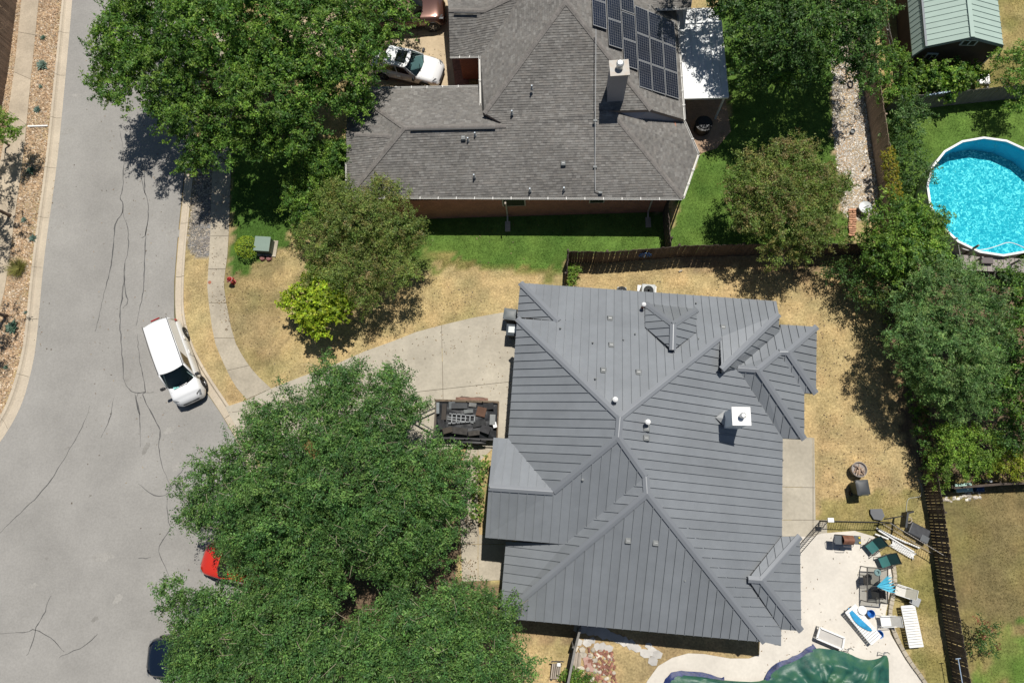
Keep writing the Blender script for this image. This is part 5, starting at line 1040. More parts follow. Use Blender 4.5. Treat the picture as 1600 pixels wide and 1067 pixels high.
lampm = mat('headlamp_lens', (.20, .21, .22), .15, coat=1.0); redlamp = mat('tail_lamp_lens', (.35, .02, .02), .2, coat=1.0); carglassd = mat('dark_car_glass', (.010, .012, .014), .05, spec=.8, coat=1.0)
# white cargo van parked at the kerb
rear, fr_ = P(236.5, 498, 1.85), P(262.5, 573, 1.85); hd = math.atan2(fr_.y - rear.y, fr_.x - rear.x); dv = Vector((math.cos(hd), math.sin(hd), 0)); fvan = Vector((rear.x, rear.y, ZS)) + dv * 4.86
vt, VO = car('cargo_van', 'white cargo van parked at the kerb on the street', 'van', fvan, hd, 4.85, 1.78, M_WHITE, H=1.84, belt=1.08, hood=1.0, xw=1.48, xr=.72, xb=-2.32, xt=-2.40, glass_to=.30, roofw=.80, wheel_r=.34)
vt.location.z = ZS
for s_ in (-1, 1): mb = MB(); mb.tube([(.66, s_ * .70, 1.83), (-.8, s_ * .72, 1.865), (-2.3, s_ * .70, 1.80)], .016, 5); VO('roof_gutter', mb, blackm)
mb = MB(); mb.box((-2.38, .1, 1.80), (.06, .5, .06)); VO('brake_light', mb, redlamp)
mb = MB(); mb.box((1.42, -.32, 1.13), (.22, .3, .02)); VO('dash_papers', mb, mat('teal_paper', (.25, .60, .56), .8)); mb = MB(); mb.box((1.45, .1, 1.13), (.12, .42, .02)); VO('dash_card', mb, whitep)
# white sedan and brown truck on the neighbour driveway
hd2 = R_(-15); f2 = P(691, 118, .45); car('sedan', 'white sedan with dark sunroof parked under the oak', 'car', (f2.x, f2.y, .03), hd2, 4.45, 1.80, M_WHITE, H=1.46, belt=.92, hood=.84, xw=1.02, xr=.28, xb=-1.25, xt=-1.75, sunroof=True)[0].location.z = .03
f3 = P(697, 20, .5); car('pickup_truck', 'metallic brown truck parked beside the white sedan', 'truck', (f3.x, f3.y, .03), R_(3), 5.3, 1.95, M_BROWN, H=1.80, belt=1.15, hood=1.10, xw=1.25, xr=.55, xb=-1.6, xt=-2.1, wheel_r=.40, sill=.42, dark=True)[0].location.z = .03
f4 = P(317, 868, .4); car('red_car', 'red car almost hidden under the light green oak', 'car', (f4.x, f4.y, ZS), R_(168), 4.4, 1.78, M_RED, H=1.45)[0].location.z = ZS
f5 = P(231, 1026, .5); car('navy_suv', 'dark navy vehicle nosing out from under the bottom oak', 'car', (f5.x, f5.y, ZS), R_(182), 4.8, 1.92, M_NAVY, H=1.7, belt=1.08, hood=1.04, xw=1.05, xr=.4, xb=-1.9, xt=-2.25, wheel_r=.37, dark=True)[0].location.z = ZS

# ================================================================ utility trailer with its load
tc = P(728, 657, .0) ; ta = R_(-1.5); tr = thing('utility_trailer', 'black utility trailer loaded with tarps beside the driveway', 'trailer', (P(728, 656, .7).x, P(728, 656, .7).y, .03), ta)
def TO(n, mb, m, par=None, **k): return ob(n, mb, m, par or tr, world=False, **k)
TL, TW = 3.45, 2.0
mb = MB(); mb.box((0, 0, .52), (TL, TW, .08)); TO('bed', mb, mat('trailer_floor', (.10, .085, .07), .9, .2, .4))
for y in (-1, 1): mb = MB(); mb.bar((-TL / 2, y * TW / 2, .95), (TL / 2, y * TW / 2, .95), .05, .05); mb.bar((-TL / 2, y * TW / 2, .58), (TL / 2, y * TW / 2, .58), .06, .1); [mb.bar((x, y * TW / 2, .55), (x, y * TW / 2, .95), .04, .04) for x in (-1.7, -.85, 0, .85, 1.7)]; TO('side_rail', mb, blackmetal if y < 0 else mat('tan_timber', (.15, .115, .08), .9, .45, .25))
mb = MB(); mb.bar((TL / 2, -TW / 2, .95), (TL / 2, TW / 2, .95), .05, .05); mb.bar((TL / 2, -TW / 2, .75), (TL / 2, TW / 2, .75), .05, .08); TO('tailgate', mb, MATS['tan_timber'])
mb = MB(); mb.bar((-TL / 2, .62, .5), (-TL / 2 - 1.1, .05, .5), .06, .09); mb.bar((-TL / 2, -.62, .5), (-TL / 2 - 1.1, -.05, .5), .06, .09); mb.box((-TL / 2 - 1.15, 0, .5), (.25, .1, .1)); mb.tube([(-TL / 2 - .8, 0, .05), (-TL / 2 - .8, 0, .85)], .04, 8); TO('tongue', mb, blackmetal)
for y in (-1, 1):
    for x in (-.15, .62):
        mb = MB(); mb.lathe([(.17, -.1), (.31, -.1), (.33, -.06), (.33, .06), (.31, .1), (.17, .1)], (x, y * (TW / 2 + .16), .33), 20, 'Y'); w_ = TO('wheel', mb, tyrem); mb = MB(); mb.lathe([(.18, -.06), (.18, .06)], (x, y * (TW / 2 + .16), .33), 16, 'Y'); TO('rim', mb, whitem, w_)
    mb = MB(); mb.grid(lambda u, v: (-.62 + 1.75 * u, y * (TW / 2 + .05 + .17 * v), .60 + .12 * math.sin(math.pi * u) ** .5), 10, 2); TO('fender', mb, mat('faded_fender', (.20, .115, .085), .8, .3, .2) if y > 0 else blackmetal, smooth=True)
def W2(x, y, z): c_, s_ = math.cos(ta), math.sin(ta); return Vector((tr.location.x + x * c_ - y * s_, tr.location.y + x * s_ + y * c_, .03 + z))
t = thing('tarp_heap', 'crumpled black tarp covering the trailer load', 'tarp', W2(0, 0, .56), ta); mb = MB()
mb.grid(lambda u, v: (-1.6 + 3.25 * u, -.96 + 1.9 * v, .06 + .26 * min(1, 6 * min(u, 1 - u, v, 1 - v)) * (.6 + .8 * float(fbm(np.array([u * 5]), np.array([v * 4]), 1.0)[0])) + .05 * math.sin(13 * u + 7 * v) * math.sin(9 * v)), 44, 28)
ob('tarp_sheet', mb, mat('black_tarp', (.024, .026, .030), .55, .5, .35, .5, 12, spec=.35), t, world=False, smooth=True)
def slabobj(name, label, cat, x, y, z, d, m, rz=0, tilt=0): mb = MB(); mb.box((0, 0, 0), d, rz, tilt); o = ob(name, mb, m, None, label=label, cat=cat, bevel=.01); o.location = W2(x, y, z); o.rotation_euler = (0, 0, ta); return o
slabobj('plywood_sheet', 'brown plywood sheet on the trailer load', 'board', .83, .42, 1.02, (.5, .5, .03), mat('brown_plywood', (.11, .06, .04), .9, .2, .3), -.2)
slabobj('foam_board', 'pale grey board near the rear of the trailer', 'board', 1.45, .02, 1.02, (.3, .55, .03), mat('pale_grey_board', (.22, .23, .23), .8, .1, .3))
slabobj('dark_crate', 'dark brown crate at the front of the trailer load', 'crate', -1.15, .35, 1.0, (.24, .85, .14), mat('umber_wood', (.05, .043, .038), .9, .2, .3))
slabobj('grey_panel', 'grey panel in the middle of the trailer load', 'board', -.35, .70, 1.0, (.85, .3, .05), mat('mid_grey_board', (.06, .063, .067), .8, .2, .3), .04)
slabobj('small_grey_panel', 'small light panel beside the trailer ladder', 'board', .15, .42, 1.03, (.5, .2, .03), mat('light_grey_board', (.14, .15, .15), .7, .2, .3), .1)
slabobj('white_bag', 'white plastic bag at the trailer tailgate', 'bag', 1.58, -.25, .95, (.2, .3, .16), whitep, .3)
slabobj('front_sacking', 'pale blue sacking at the trailer front corner', 'bag', -1.5, .55, .95, (.16, .6, .1), mat('pale_sacking', (.18, .20, .21), .8, .3, .2), .05)
slabobj('brown_bundle', 'brown bundle at the shaded side of the trailer', 'bundle', -.9, -.62, 1.0, (.5, .3, .2), mat('dull_brown_cloth', (.06, .05, .04), .9, .3, .3), .3)
for k_, (x, y, dx_, dy_, rz_, cc_, lbl) in enumerate(((-.75, .72, .35, .4, .1, (.20, .22, .23), 'bluish grey scrap sheet behind the trailer crate'), (.35, .78, .4, .22, -.1, (.30, .30, .29), 'light scrap sheet at the trailer side rail'), (.75, -.2, .7, .3, .25, (.05, .052, .055), 'charcoal sheet right of the ladder'), (-.3, -.62, .9, .35, -.1, (.07, .065, .06), 'long dull sheet near the shaded trailer rail'), (1.2, .72, .55, .35, .2, (.035, .036, .04), 'black folded sheet in the upper rear trailer corner'), (.5, -.72, .6, .25, .15, (.09, .08, .07), 'brownish sheet by the lower trailer rail'), (-1.25, -.3, .35, .6, .2, (.045, .045, .05), 'dark folded sheet at the front of the trailer'), (1.1, -.5, .5, .4, -.3, (.06, .06, .065), 'grey black sheet near the tailgate'))):
    slabobj('scrap_sheet', lbl, 'sheet', x, y, .94 + .012 * k_, (dx_, dy_, .05), mat('scrap_%d' % k_, tuple(c__ * .55 for c__ in cc_), .8, .4, .2), rz_, .08 * (-1) ** k_)
lad = thing('stepladder', 'aluminium stepladder lying on the trailer tarp', 'ladder', W2(-.1, .05, 1.02), ta); alu = mat('aluminium', (.26, .275, .285), .6)
mb = MB(); mb.bar((-.75, .22, .05), (.62, .14, .05), .04, .05); mb.bar((-.78, -.3, .05), (.65, -.16, .05), .04, .05); ob('side_rail', mb, alu, lad, world=False)
mb = MB(); mb.bar((-.85, .05, .0), (.2, -.02, .0), .035, .04); mb.bar((-.85, -.06, .0), (.55, -.24, .0), .035, .04); ob('back_rail', mb, alu, lad, world=False)
for k in range(6): mb = MB(); x = -.6 + k * .24; mb.bar((x, .23 - .05 * k / 5, .06), (x, -.30 + .1 * k / 5, .06), .05, .03); ob('rung', mb, alu, lad, world=False)

# ================================================================ street furniture and bins
hy = thing('fire_hydrant', 'red fire hydrant on the dry lawn by the sidewalk', 'fire hydrant', P(365, 441)); b_ = P(365, 441); hr = mat('hydrant_red', (.36, .035, .03), .45, .1, .2)
mb = MB(); mb.lathe([(.16, 0), (.16, .05), (.11, .06), (.11, .48), (.15, .50), (.15, .55), (.12, .57), (.10, .66), (.04, .72), (.035, .78)], b_, 18); ob('barrel', mb, hr, hy, smooth=False)
for a in (0.6, 0.6 + math.pi, 0.6 - math.pi / 2):
    mb = MB(); d = Vector((math.cos(a), math.sin(a), 0)); r = .075 if a < 0 else .055; mb.tube([b_ + d * .08 + Vector((0, 0, .40)), b_ + d * .21 + Vector((0, 0, .40))], r, 12); ob('outlet_cap', mb, hr, hy)
mb = MB(); mb.lathe([(.155, .5), (.165, .51), (.165, .54), (.155, .55)], b_, 18); ob('flange', mb, mat('faded_flange', (.62, .40, .38), .5), hy)
ub = thing('utility_box', 'green utility transformer box on a concrete pad', 'utility box', P(417, 388)); c_ = P(417, 388); gm = mat('utility_green', (.20, .27, .225), .5, .06, .5)
mb = MB(); mb.box(c_ + Vector((.08, -.02, .03)), (1.1, 1.0, .08), R_(-4)); ob('pad', mb, walkm, ub)
mb = MB(); mb.box(c_ + Vector((0, 0, .36)), (.88, .82, .62), R_(-4)); ob('cabinet', mb, mat('utility_dark_green', (.07, .10, .08), .5), ub, bevel=.02); mb = MB(); mb.box(c_ + Vector((0, .0, .70)), (.93, .88, .07), R_(-4), rx=R_(4)); ob('lid', mb, gm, ub, bevel=.025)
for (u, v, lbl) in ((411, 404, 'left pinkish stone in front of the utility box'), (421, 404.5, 'right reddish stone in front of the utility box')):
    mb = MB(); p = P(u, v); mb.lathe([(.12, -.03), (.18, .05), (.15, .15), (.05, .19)], p, 9); ob('lava_rock', mb, mat('lava_stone', (.26, .12, .11), .95, .3, .1, .5, 30), label=lbl, cat='rock', group='stones by the utility box')
mb = MB(); p = P(328, 441.5); mb.lathe([(.10, .03), (.10, .038), (.02, .04)], p, 18); ob('meter_cover', mb, rust, label='round rusty meter cover set in the sidewalk', cat='cover')
def cart(name, label, loc, rz, bodym, lidm, open_=False, s=1.0):
    t = thing(name, label, 'trash cart', loc, rz)
    mb = MB(); b0 = [(-.24, -.26), (.24, -.26), (.24, .26), (-.24, .26)]; b1 = [(-.30, -.34), (.30, -.34), (.30, .34), (-.30, .34)]
    mb.add([(x * s, y * s, .06) for x, y in b0] + [(x * s, y * s, 1.0 * s) for x, y in b1], [(3, 2, 1, 0), (4, 5, 6, 7), (0, 1, 5, 4), (1, 2, 6, 5), (2, 3, 7, 6), (3, 0, 4, 7)]); ob('bin', mb, bodym, t, world=False, bevel=.04)
    mb = MB(); mb.grid(lambda u, v: ((-.32 + .64 * u) * s, (-.37 + .74 * v) * s, 1.0 * s + .03 + .07 * math.sin(math.pi * u) ** .5 * math.sin(math.pi * v) ** .5), 8, 8); mb.box((0, 0, 1.015 * s), (.62 * s, .72 * s, .03)); ob('lid', mb, lidm, t, world=False, smooth=True)
    mb = MB(); mb.tube([(-.25 * s, -.40 * s, .98 * s), (.25 * s, -.40 * s, .98 * s)], .018, 8); ob('handle', mb, bodym, t, world=False)
    for x in (-.27, .27): mb = MB(); mb.lathe([(.13, -.03), (.13, .03)], (x * s, -.27 * s, .13), 16, 'X'); ob('wheel', mb, tyrem, t, world=False)
    return t
gbin = mat('charcoal_bin', (.035, .038, .04), .55); glid = mat('grey_bin_lid', (.13, .145, .15), .5, .1, .3)
q = P(800, 499, 0); cart('trash_cart', 'charcoal trash cart standing at the garage corner', (q.x - .05, q.y, .03), R_(82), gbin, glid); q = P(803, 523, 0); t = cart('trash_cart', 'second trash cart with white label tucked under the eave', (q.x, q.y, .03), R_(86), mat('navy_bin', (.02, .025, .035), .5), mat('slate_lid', (.06, .075, .09), .5)); mb = MB(); mb.box((0, 0, 1.11), (.34, .5, .01)); ob('lid_label', mb, mat('pale_label', (.62, .66, .66), .6), t, world=False)
q = P(1334, 762, 0); cart('trash_cart', 'green grey trash cart alone on the dry back yard', (q.x, q.y, 0), R_(5), mat('dark_green_bin', (.03, .05, .035), .6), mat('dark_lid', (.055, .06, .065), .5))
# round planter full of firewood
t = thing('log_planter', 'round stone planter full of split firewood', 'planter', P(1336, 734)); p = P(1336, 734); mb = MB(); mb.lathe([(.30, 0), (.38, .5), (.40, .52), (.36, .54), (.33, .45), (.30, .42)], p, 24); ob('tub', mb, mat('grey_stone_tub', (.30, .27, .25), .9, .2, .2), t)
for k in range(14):
    a = rnd(0, 6.28); c_ = p + Vector((rnd(-.18, .18), rnd(-.18, .18), rnd(.42, .56))); d = Vector((math.cos(a), math.sin(a), rnd(-.15, .2))) * rnd(.1, .2); mb = MB(); mb.bar(c_ - d, c_ + d, rnd(.04, .08), rnd(.03, .06)); ob('log', mb, mat('split_wood_%d' % (k % 3), [(.34, .24, .17), (.24, .17, .13), (.46, .36, .28)][k % 3], .9, .2, .1), t)
# air conditioning units north of the metal house
for (u, v, lbl, w_) in ((1010, 461, 'larger air conditioner on a pale pad behind the metal roof', .9), (969, 462, 'smaller round topped air conditioner behind the metal roof', .62)):
    t = thing('air_conditioner', lbl, 'air conditioner', P(u, v)); p = P(u, v); 
    if w_ > .8: mb = MB(); mb.box(p + Vector((0, 0, .04)), (1.05, 1.05, .1), PHI); ob('pad', mb, whitep, t)
    mb = MB(); mb.box(p + Vector((0, 0, .45)), (w_ * .85, w_ * .85, .75), PHI); ob('cabinet', mb, mat('ac_grey', (.42, .44, .43), .5), t, bevel=.06); mb = MB(); [mb.lathe([(r, .835), (r + .012, .845), (r + .02, .835)], p, 22) for r in (.08, .14, .2, .26)]; ob('fan_grille', mb, ventm, t)
mb = MB(); p = P(1063, 424); mb.box(p + Vector((0, 0, .05)), (.22, .1, .1), .4); ob('pale_stone', mb, walkm, label='small pale block lying behind the low fence', cat='block', bevel=.03)
# items on the gravel path
t = thing('metal_fire_pit', 'round grey metal lid standing at the end of the gravel path', 'fire pit', P(1347, 329)); p = P(1347, 329); mb = MB(); mb.lathe([(.26, 0), (.28, .3), (.37, .42), (.37, .46), (.33, .47), (.05, .5)], p, 26); ob('bowl', mb, mat('weathered_zinc', (.36, .38, .38), .5, .15, .2, metal=.3), t); mb = MB(); mb.box(p + Vector((0, 0, .52)), (.3, .03, .03), .4); ob('handle', mb, blackmetal, t)
bw_ = thing('brick_stack', 'stack of terracotta edging bricks beside the fire pit', 'bricks', P(1332, 350)); terr = mat('terracotta', (.48, .26, .16), .9, .25, .2, v2=.1, v2s=.08, objrand=.25)
for k in range(24):
    p = P(1328.5 + (k % 2) * 6 + rnd(-1, 1), 328 + (k // 2) * 3.6, .08 + .02 * (k % 3)); mb = MB(); mb.box(p, (.21, .10, .11), rnd(-.25, .25), rnd(-.1, .1)); ob('brick', mb, terr, bw_)
for (u, v, lbl) in ((1328, 133, 'dark rubber ring at the top of the gravel path'), (1331, 207, 'grey stepping pot lying on the gravel path'), (1349, 265, 'dark boot shaped object low on the gravel path')):
    mb = MB(); p = P(u, v)
    if 'ring' in lbl: mb.tube([p + Vector((.14 * math.cos(a * .5236), .22 * math.sin(a * .5236), .06)) for a in range(13)], .045, 8); m_ = tyrem; nm = 'rubber_ring'
    elif 'pot' in lbl: mb.lathe([(.10, 0), (.15, .16), (.13, .16), (.10, .08)], p, 16); m_ = ventm; nm = 'pot'
    else: mb.box(p + Vector((0, 0, .07)), (.10, .28, .14), -.6); mb.box(p + Vector((.04, .08, .16)), (.1, .1, .2), -.6); m_ = mat('old_leather', (.10, .075, .06), .8); nm = 'boot'
    ob(nm, mb, m_, label=lbl, cat=nm.replace('_', ' '), bevel=0)
# edging and small things on the left
mb = MB(); mb.bar(P(44, 198, .05), P(75, 197, .05), .08, .1); ob('edging_strip', mb, whitep, label='white edging strip crossing the rock bed', cat='edging')
t = thing('green_cooler', 'mint green cooler box in the shade under the hedge', 'cooler', P(1499, 762)); p = P(1499, 762); mb = MB(); mb.box(p + Vector((0, 0, .17)), (.8, .42, .34), R_(5)); ob('body', mb, mat('dark_teal', (.03, .09, .08), .5), t, bevel=.04); mb = MB(); mb.box(p + Vector((0, 0, .38)), (.84, .44, .08), R_(5)); ob('lid', mb, mat('mint', (.42, .62, .54), .5), t, bevel=.03)
mb = MB(); p = P(1527, 763); mb.box(p + Vector((0, 0, .14)), (.4, .35, .28)); ob('blue_tub', mb, mat('blue_plastic', (.02, .06, .14), .5), label='dark blue tub beside the mint cooler', cat='tub', bevel=.03)
mb = MB(); p = P(1537, 752); mb.lathe([(.09, 0), (.10, .4), (.05, .55), (.07, .6)], p, 12); ob('garden_figure', mb, mat('grey_plaster', (.28, .30, .33), .8), label='small grey figure standing by the blue tub', cat='ornament')
t = thing('garden_pipe', 'pale blue pole leaning over the right fence near the bottom', 'pole', P(1500, 1030)); mb = MB(); mb.tube([P(1497, 1028, 1.2), P(1506, 1080, 1.2)], .02, 6); mb.tube([P(1493, 1029, 1.2), P(1501, 1028, 1.2)], .02, 6); ob('pole', mb, mat('pale_blue_pole', (.35, .45, .58), .4), t)
mb = MB(); [mb.bar(P(1448 + k * 6, 150 - k, 1.5), P(1456 + k * 6, 147 - k, 1.5), .06, .03) for k in range(6)]; ob('pool_brush_pole', mb, mat('pale_blue_pole', (.35, .45, .58)), label='pale blue pole lying along the grey shed fence', cat='pole')
# ================================================================ patio furniture and yard clutter
def at(u, v, z=0.0): return P(u, v, z)
wfr = mat('white_furniture', (.78, .78, .76), .5, .04, .4); sling = mat('pale_sling', (.62, .60, .55), .8, .06, .3); teal = mat('teal_sling', (.025, .13, .125), .7, .1, .3); tealb = mat('dark_teal_sling', (.015, .055, .055), .7, .1, .3); bfr = mat('bronze_frame', (.05, .045, .04), .5)
def direction(a, b): d = P(*b) - P(*a); return math.atan2(d.y, d.x)
def lounger(name, label, u, v, rz, L=1.85, Wd=.64, back=.0, m=None, slat=True):
    """low chaise: two side rails, legs, slatted bed; +x is the head end"""
    t = thing(name, label, 'lounger', (P(u, v).x, P(u, v).y, .03), rz); z = .34
    for s_ in (-1, 1):
        mb = MB(); mb.tube([(-L / 2, s_ * Wd / 2, z), (L * .18, s_ * Wd / 2, z)], .022, 8); mb.tube([(L * .18, s_ * Wd / 2, z), (L / 2, s_ * Wd / 2, z + back)], .022, 8); ob('side_rail', mb, wfr, t, world=False)
        for x in (-L * .42, L * .22): mb = MB(); mb.tube([(x, s_ * Wd / 2, z), (x, s_ * Wd / 2, 0)], .02, 8); ob('leg', mb, wfr, t, world=False)
    mb = MB(); mb.tube([(L / 2, -Wd / 2, z + back), (L / 2, Wd / 2, z + back)], .022, 8); ob('end_rail', mb, wfr, t, world=False); mb = MB(); mb.tube([(-L / 2, -Wd / 2, z), (-L / 2, Wd / 2, z)], .022, 8); ob('end_rail', mb, wfr, t, world=False)
    n = 16
    for k in range(n):
        x = -L * .47 + L * .94 * k / (n - 1); zz = z + .015 + (back * max(0, (x - L * .18) / (L * .32)) if back else 0); mb = MB(); mb.box((x, 0, zz), (L * .94 / n * .9, Wd - .03, .012)); ob('strap', mb, m or wfr, t, world=False)
    return t
def armchair(name, label, u, v, rz, seatm, backm, frame, Wd=.62, D=.58, recl=.35):
    """sling chair; +x faces forward, back leans to -x"""
    t = thing(name, label, 'chair', (P(u, v).x, P(u, v).y, .03), rz); t.scale = (.8, .82, .85)
    mb = MB(); mb.grid(lambda a, b: (-D / 2 + D * a, (-.5 + b) * (Wd - .08), .42 - .04 * math.sin(math.pi * a)), 6, 2); ob('seat', mb, seatm, t, world=False, smooth=True)
    mb = MB(); mb.grid(lambda a, b: (-D / 2 - recl * a, (-.5 + b) * (Wd - .08), .42 + .52 * a), 6, 2); ob('backrest', mb, backm, t, world=False, smooth=True)
    for s_ in (-1, 1):
        y = s_ * Wd / 2
        mb = MB(); mb.tube([(-D / 2 - recl, y * .94, .96), (-D / 2, y * .94, .42), (D / 2, y * .94, .42), (D / 2 + .06, y, 0)], .016, 8); ob('frame', mb, frame, t, world=False)
        mb = MB(); mb.tube([(-D / 2 - recl * .55, y, .66), (D * .1, y, .66), (D / 2, y, .62), (D / 2 + .02, y, .3)], .02, 8); ob('arm', mb, frame, t, world=False)
        mb = MB(); mb.tube([(-D / 2 - .02, y, .44), (-D / 2 - .12, y, 0)], .016, 8); ob('leg', mb, frame, t, world=False)
    mb = MB(); mb.tube([(-D / 2 - recl, -Wd * .47, .96), (-D / 2 - recl, Wd * .47, .96)], .016, 8); ob('top_rail', mb, frame, t, world=False)
    return t
armchair('sling_chair', 'green sling chair turned towards the white lattice', 1357, 854, direction((1366, 846), (1346, 862)), teal, tealb, bfr, .74, .56, .42)
armchair('sling_chair', 'green sling chair beside the glass table', 1376, 876, direction((1390, 871), (1368, 879)), teal, tealb, bfr, .72, .56, .42)
armchair('patio_chair', 'pale cushioned chair half under the folded umbrella', 1401, 921, direction((1414, 925), (1390, 917)), sling, mat('beige_sling', (.50, .48, .40), .8), wfr, .62, .62, .42)
armchair('patio_chair', 'white patio chair beside the blue lounger', 1378, 968, direction((1396, 968), (1372, 969)), wfr, sling, wfr, .62, .6, .42)
lounger('chaise_lounge', 'white slatted chaise on the grass by the fence', 1419, 976, direction((1424, 1000), (1414, 952)), 1.9, .66, .0)
lounger('chaise_lounge', 'white chaise holding a blue paddle board', 1343, 973, direction((1357, 992), (1325, 953)), 1.85, .66, .08)
b = P(1343, 967, .42); mb = MB(); d0 = direction((1362, 974), (1330, 943)); L_ = 1.45
mb.grid(lambda a, c: tuple(Vector((b.x, b.y, b.z + .03 + .01 * math.sin(math.pi * c))) + Vector((math.cos(d0), math.sin(d0), 0)) * (a - .5) * L_ + Vector((-math.sin(d0), math.cos(d0), 0)) * ((c - .5) * .30 * math.sin(math.pi * min(1, a * .98 + .02)) ** .45 + .10 * math.sin(math.pi * a))), 20, 4)
ob('paddle_board', mb, mat('azure_plastic', (.03, .28, .52), .35, .3, .3), label='curved blue paddle board lying on the white chaise', cat='board', smooth=True)
mb = MB(); p = P(1347, 953, .45); mb.lathe([(.2, -.02), (.22, .02), (.2, .05), (.05, .06)], p, 22); ob('white_float', mb, whitep, label='round white float on the end of the chaise', cat='float')
for (u, v, lbl) in ((1357, 957, 'blue bucket leaning behind the round white float'), (1370, 989, 'blue bucket at the foot of the white chaise')):
    p = P(u, v, .03); mb = MB(); mb.lathe([(.13, 0), (.18, .30), (.19, .31), (.165, .30), (.12, .04)], p, 16); o = ob('bucket', mb, mat('royal_blue', (.02, .16, .50), .4), label=lbl, cat='bucket', group='blue buckets'); o.rotation_euler = (0, 0, 0)
# glass table with chairs and tubes
gt = thing('glass_table', 'rectangular glass patio table with bronze frame', 'table', P(1366, 922)); q = [P(1355, 886, .74), P(1387, 888, .74), P(1387, 943, .74), P(1355, 940, .74)]
mb = MB()
for i in range(4): mb.bar(q[i], q[(i + 1) % 4], .045, .04)
ob('table_frame', mb, bfr, gt)
for p in q: mb = MB(); mb.tube([p, Vector((p.x, p.y, .03))], .022, 8); ob('leg', mb, bfr, gt)
mb = MB(); mb.add([p + Vector((0, 0, .012)) for p in q], [(3, 2, 1, 0)]); ob('glass_top', mb, glassmat('smoked_glass', (.55, .56, .55), .1), gt)
mb = MB(); p = P(1370, 894, .76); mb.tube([p + Vector((.12 * math.cos(a * .5236), .12 * math.sin(a * .5236), .07)) for a in range(13)], .055, 8); mb.lathe([(.1, .0), (.1, .03)], p, 14); ob('coil_basket', mb, mat('verdigris', (.16, .26, .26), .6), label='round grey green ring basket on the glass table', cat='basket')
for (u, v, rz, lbl) in ((1349, 904, 0, 'dark chair pushed in at the left side of the glass table'), (1362, 926, 180, 'mesh chair tucked under the lower half of the glass table')):
    armchair('dining_chair', lbl, u, v, R_(rz), mat('dark_mesh', (.07, .068, .065), .7), MATS['dark_mesh'], bfr, .52, .46, .12)
um = thing('folded_umbrella', 'folded turquoise umbrella lying across the table and chair', 'umbrella', P(1385, 914, .78)); ua = direction((1371, 913), (1398, 909)); c_ = P(1384, 913, .82); dirv = Vector((math.cos(ua), math.sin(ua), 0)); nv = Vector((-dirv.y, dirv.x, 0))
cloth = mat('turquoise_cloth', (.08, .42, .58), .6, .2, .3)
for k in range(6):
    f = (k - 2.5) / 2.5; mb = MB(); a0 = c_ - dirv * .5 ; a1 = c_ + dirv * .42; mb.add([a0 + Vector((0, 0, .02 + .02 * k)), a1 + nv * (f * .36 - .07) + Vector((0, 0, .0)), c_ + nv * f * .36 + dirv * .05 + Vector((0, 0, .10 + .03 * (k % 2))), a1 + nv * (f * .36 + .10) + Vector((0, 0, .03))], [(0, 1, 2), (0, 2, 3)]); ob('canopy_fold', mb, cloth, um)
mb = MB(); mb.tube([c_ - dirv * .75, c_ + dirv * .75], .018, 8); ob('pole', mb, bfr, um)
for k in range(4): mb = MB(); mb.tube([c_ + dirv * .1, c_ + dirv * .5 + nv * (k - 1.5) * .25 + Vector((0, 0, .03))], .008, 5); ob('rib', mb, blackmetal, um)
st = thing('side_table', 'grey cube side table beside the pale chair', 'side table', P(1423, 937)); mb = MB(); p = P(1423, 937); mb.box(p + Vector((0, 0, .43)), (.46, .42, .05), R_(-28)); ob('top', mb, mat('grey_top', (.34, .35, .35), .6), st, bevel=.02)
for dx_, dy_ in ((-.17, -.15), (.17, -.15), (.17, .15), (-.17, .15)): mb = MB(); c_ = Matrix.Rotation(R_(-28), 3, 'Z') @ Vector((dx_, dy_, .21)); mb.box(p + c_, (.05, .05, .42), R_(-28)); ob('leg', mb, bfr, st)
# low frame bed at the pool cover
lb_ = thing('frame_cot', 'pale framed cot standing at the edge of the pool tarp', 'cot', P(1297, 998)); q = [P(1281, 980, .45), P(1319, 996, .45), P(1316, 1014, .45), P(1276, 997, .45)]; mb = MB()
for i in range(4): mb.bar(q[i], q[(i + 1) % 4], .08, .08)
ob('frame', mb, wfr, lb_); mb = MB(); mb.add([p - Vector((0, 0, .05)) for p in q], [(3, 2, 1, 0)]); ob('mattress', mb, mat('grey_canvas', (.48, .46, .43), .8, .06, .3), lb_)
for p in q: mb = MB(); mb.box((p.x, p.y, .24), (.06, .06, .42)); ob('leg', mb, wfr, lb_)
# grill
gr = thing('barbecue_grill', 'black barbecue grill with rusty lid by the iron fence', 'grill', P(1311, 838)); p = P(1313, 842); ga = R_(-4)
def GO(n, mb, m): return ob(n, mb, m, gr)
mb = MB(); mb.box(p + Vector((0, 0, .45)), (.62, .45, .75), ga); GO('cabinet', mb, blackmetal); mb = MB(); mb.box(p + Vector((0, 0, .86)), (.56, .46, .10), ga); GO('firebox', mb, blackmetal)
mb = MB(); mb.grid(lambda a, b: tuple(p + Vector((-.26 + .52 * a, -.22 + .44 * b, .90 + .20 * math.sin(math.pi * b)))), 8, 8); ob('lid', mb, mat('rusty_lid', (.20, .09, .055), .7, .3, .2), gr, smooth=True)
for s_ in (-1, 1): mb = MB(); mb.box(p + Vector((s_ * .47, 0, .88)), (.32, .42, .04), ga); GO('side_shelf', mb, mat('slate_shelf', (.09, .10, .11), .4))
mb = MB(); mb.tube([p + Vector((-.24, -.27, .9)), p + Vector((-.2, -.32, .92)), p + Vector((.2, -.32, .92)), p + Vector((.24, -.27, .9))], .015, 6); GO('handle', mb, chrome)
mb = MB(); mb.tube([p + Vector((-.60, -.2, .9)), p + Vector((-.68, -.1, .92)), p + Vector((-.68, .15, .92)), p + Vector((-.6, .22, .9))], .015, 6); GO('side_rail', mb, chrome)
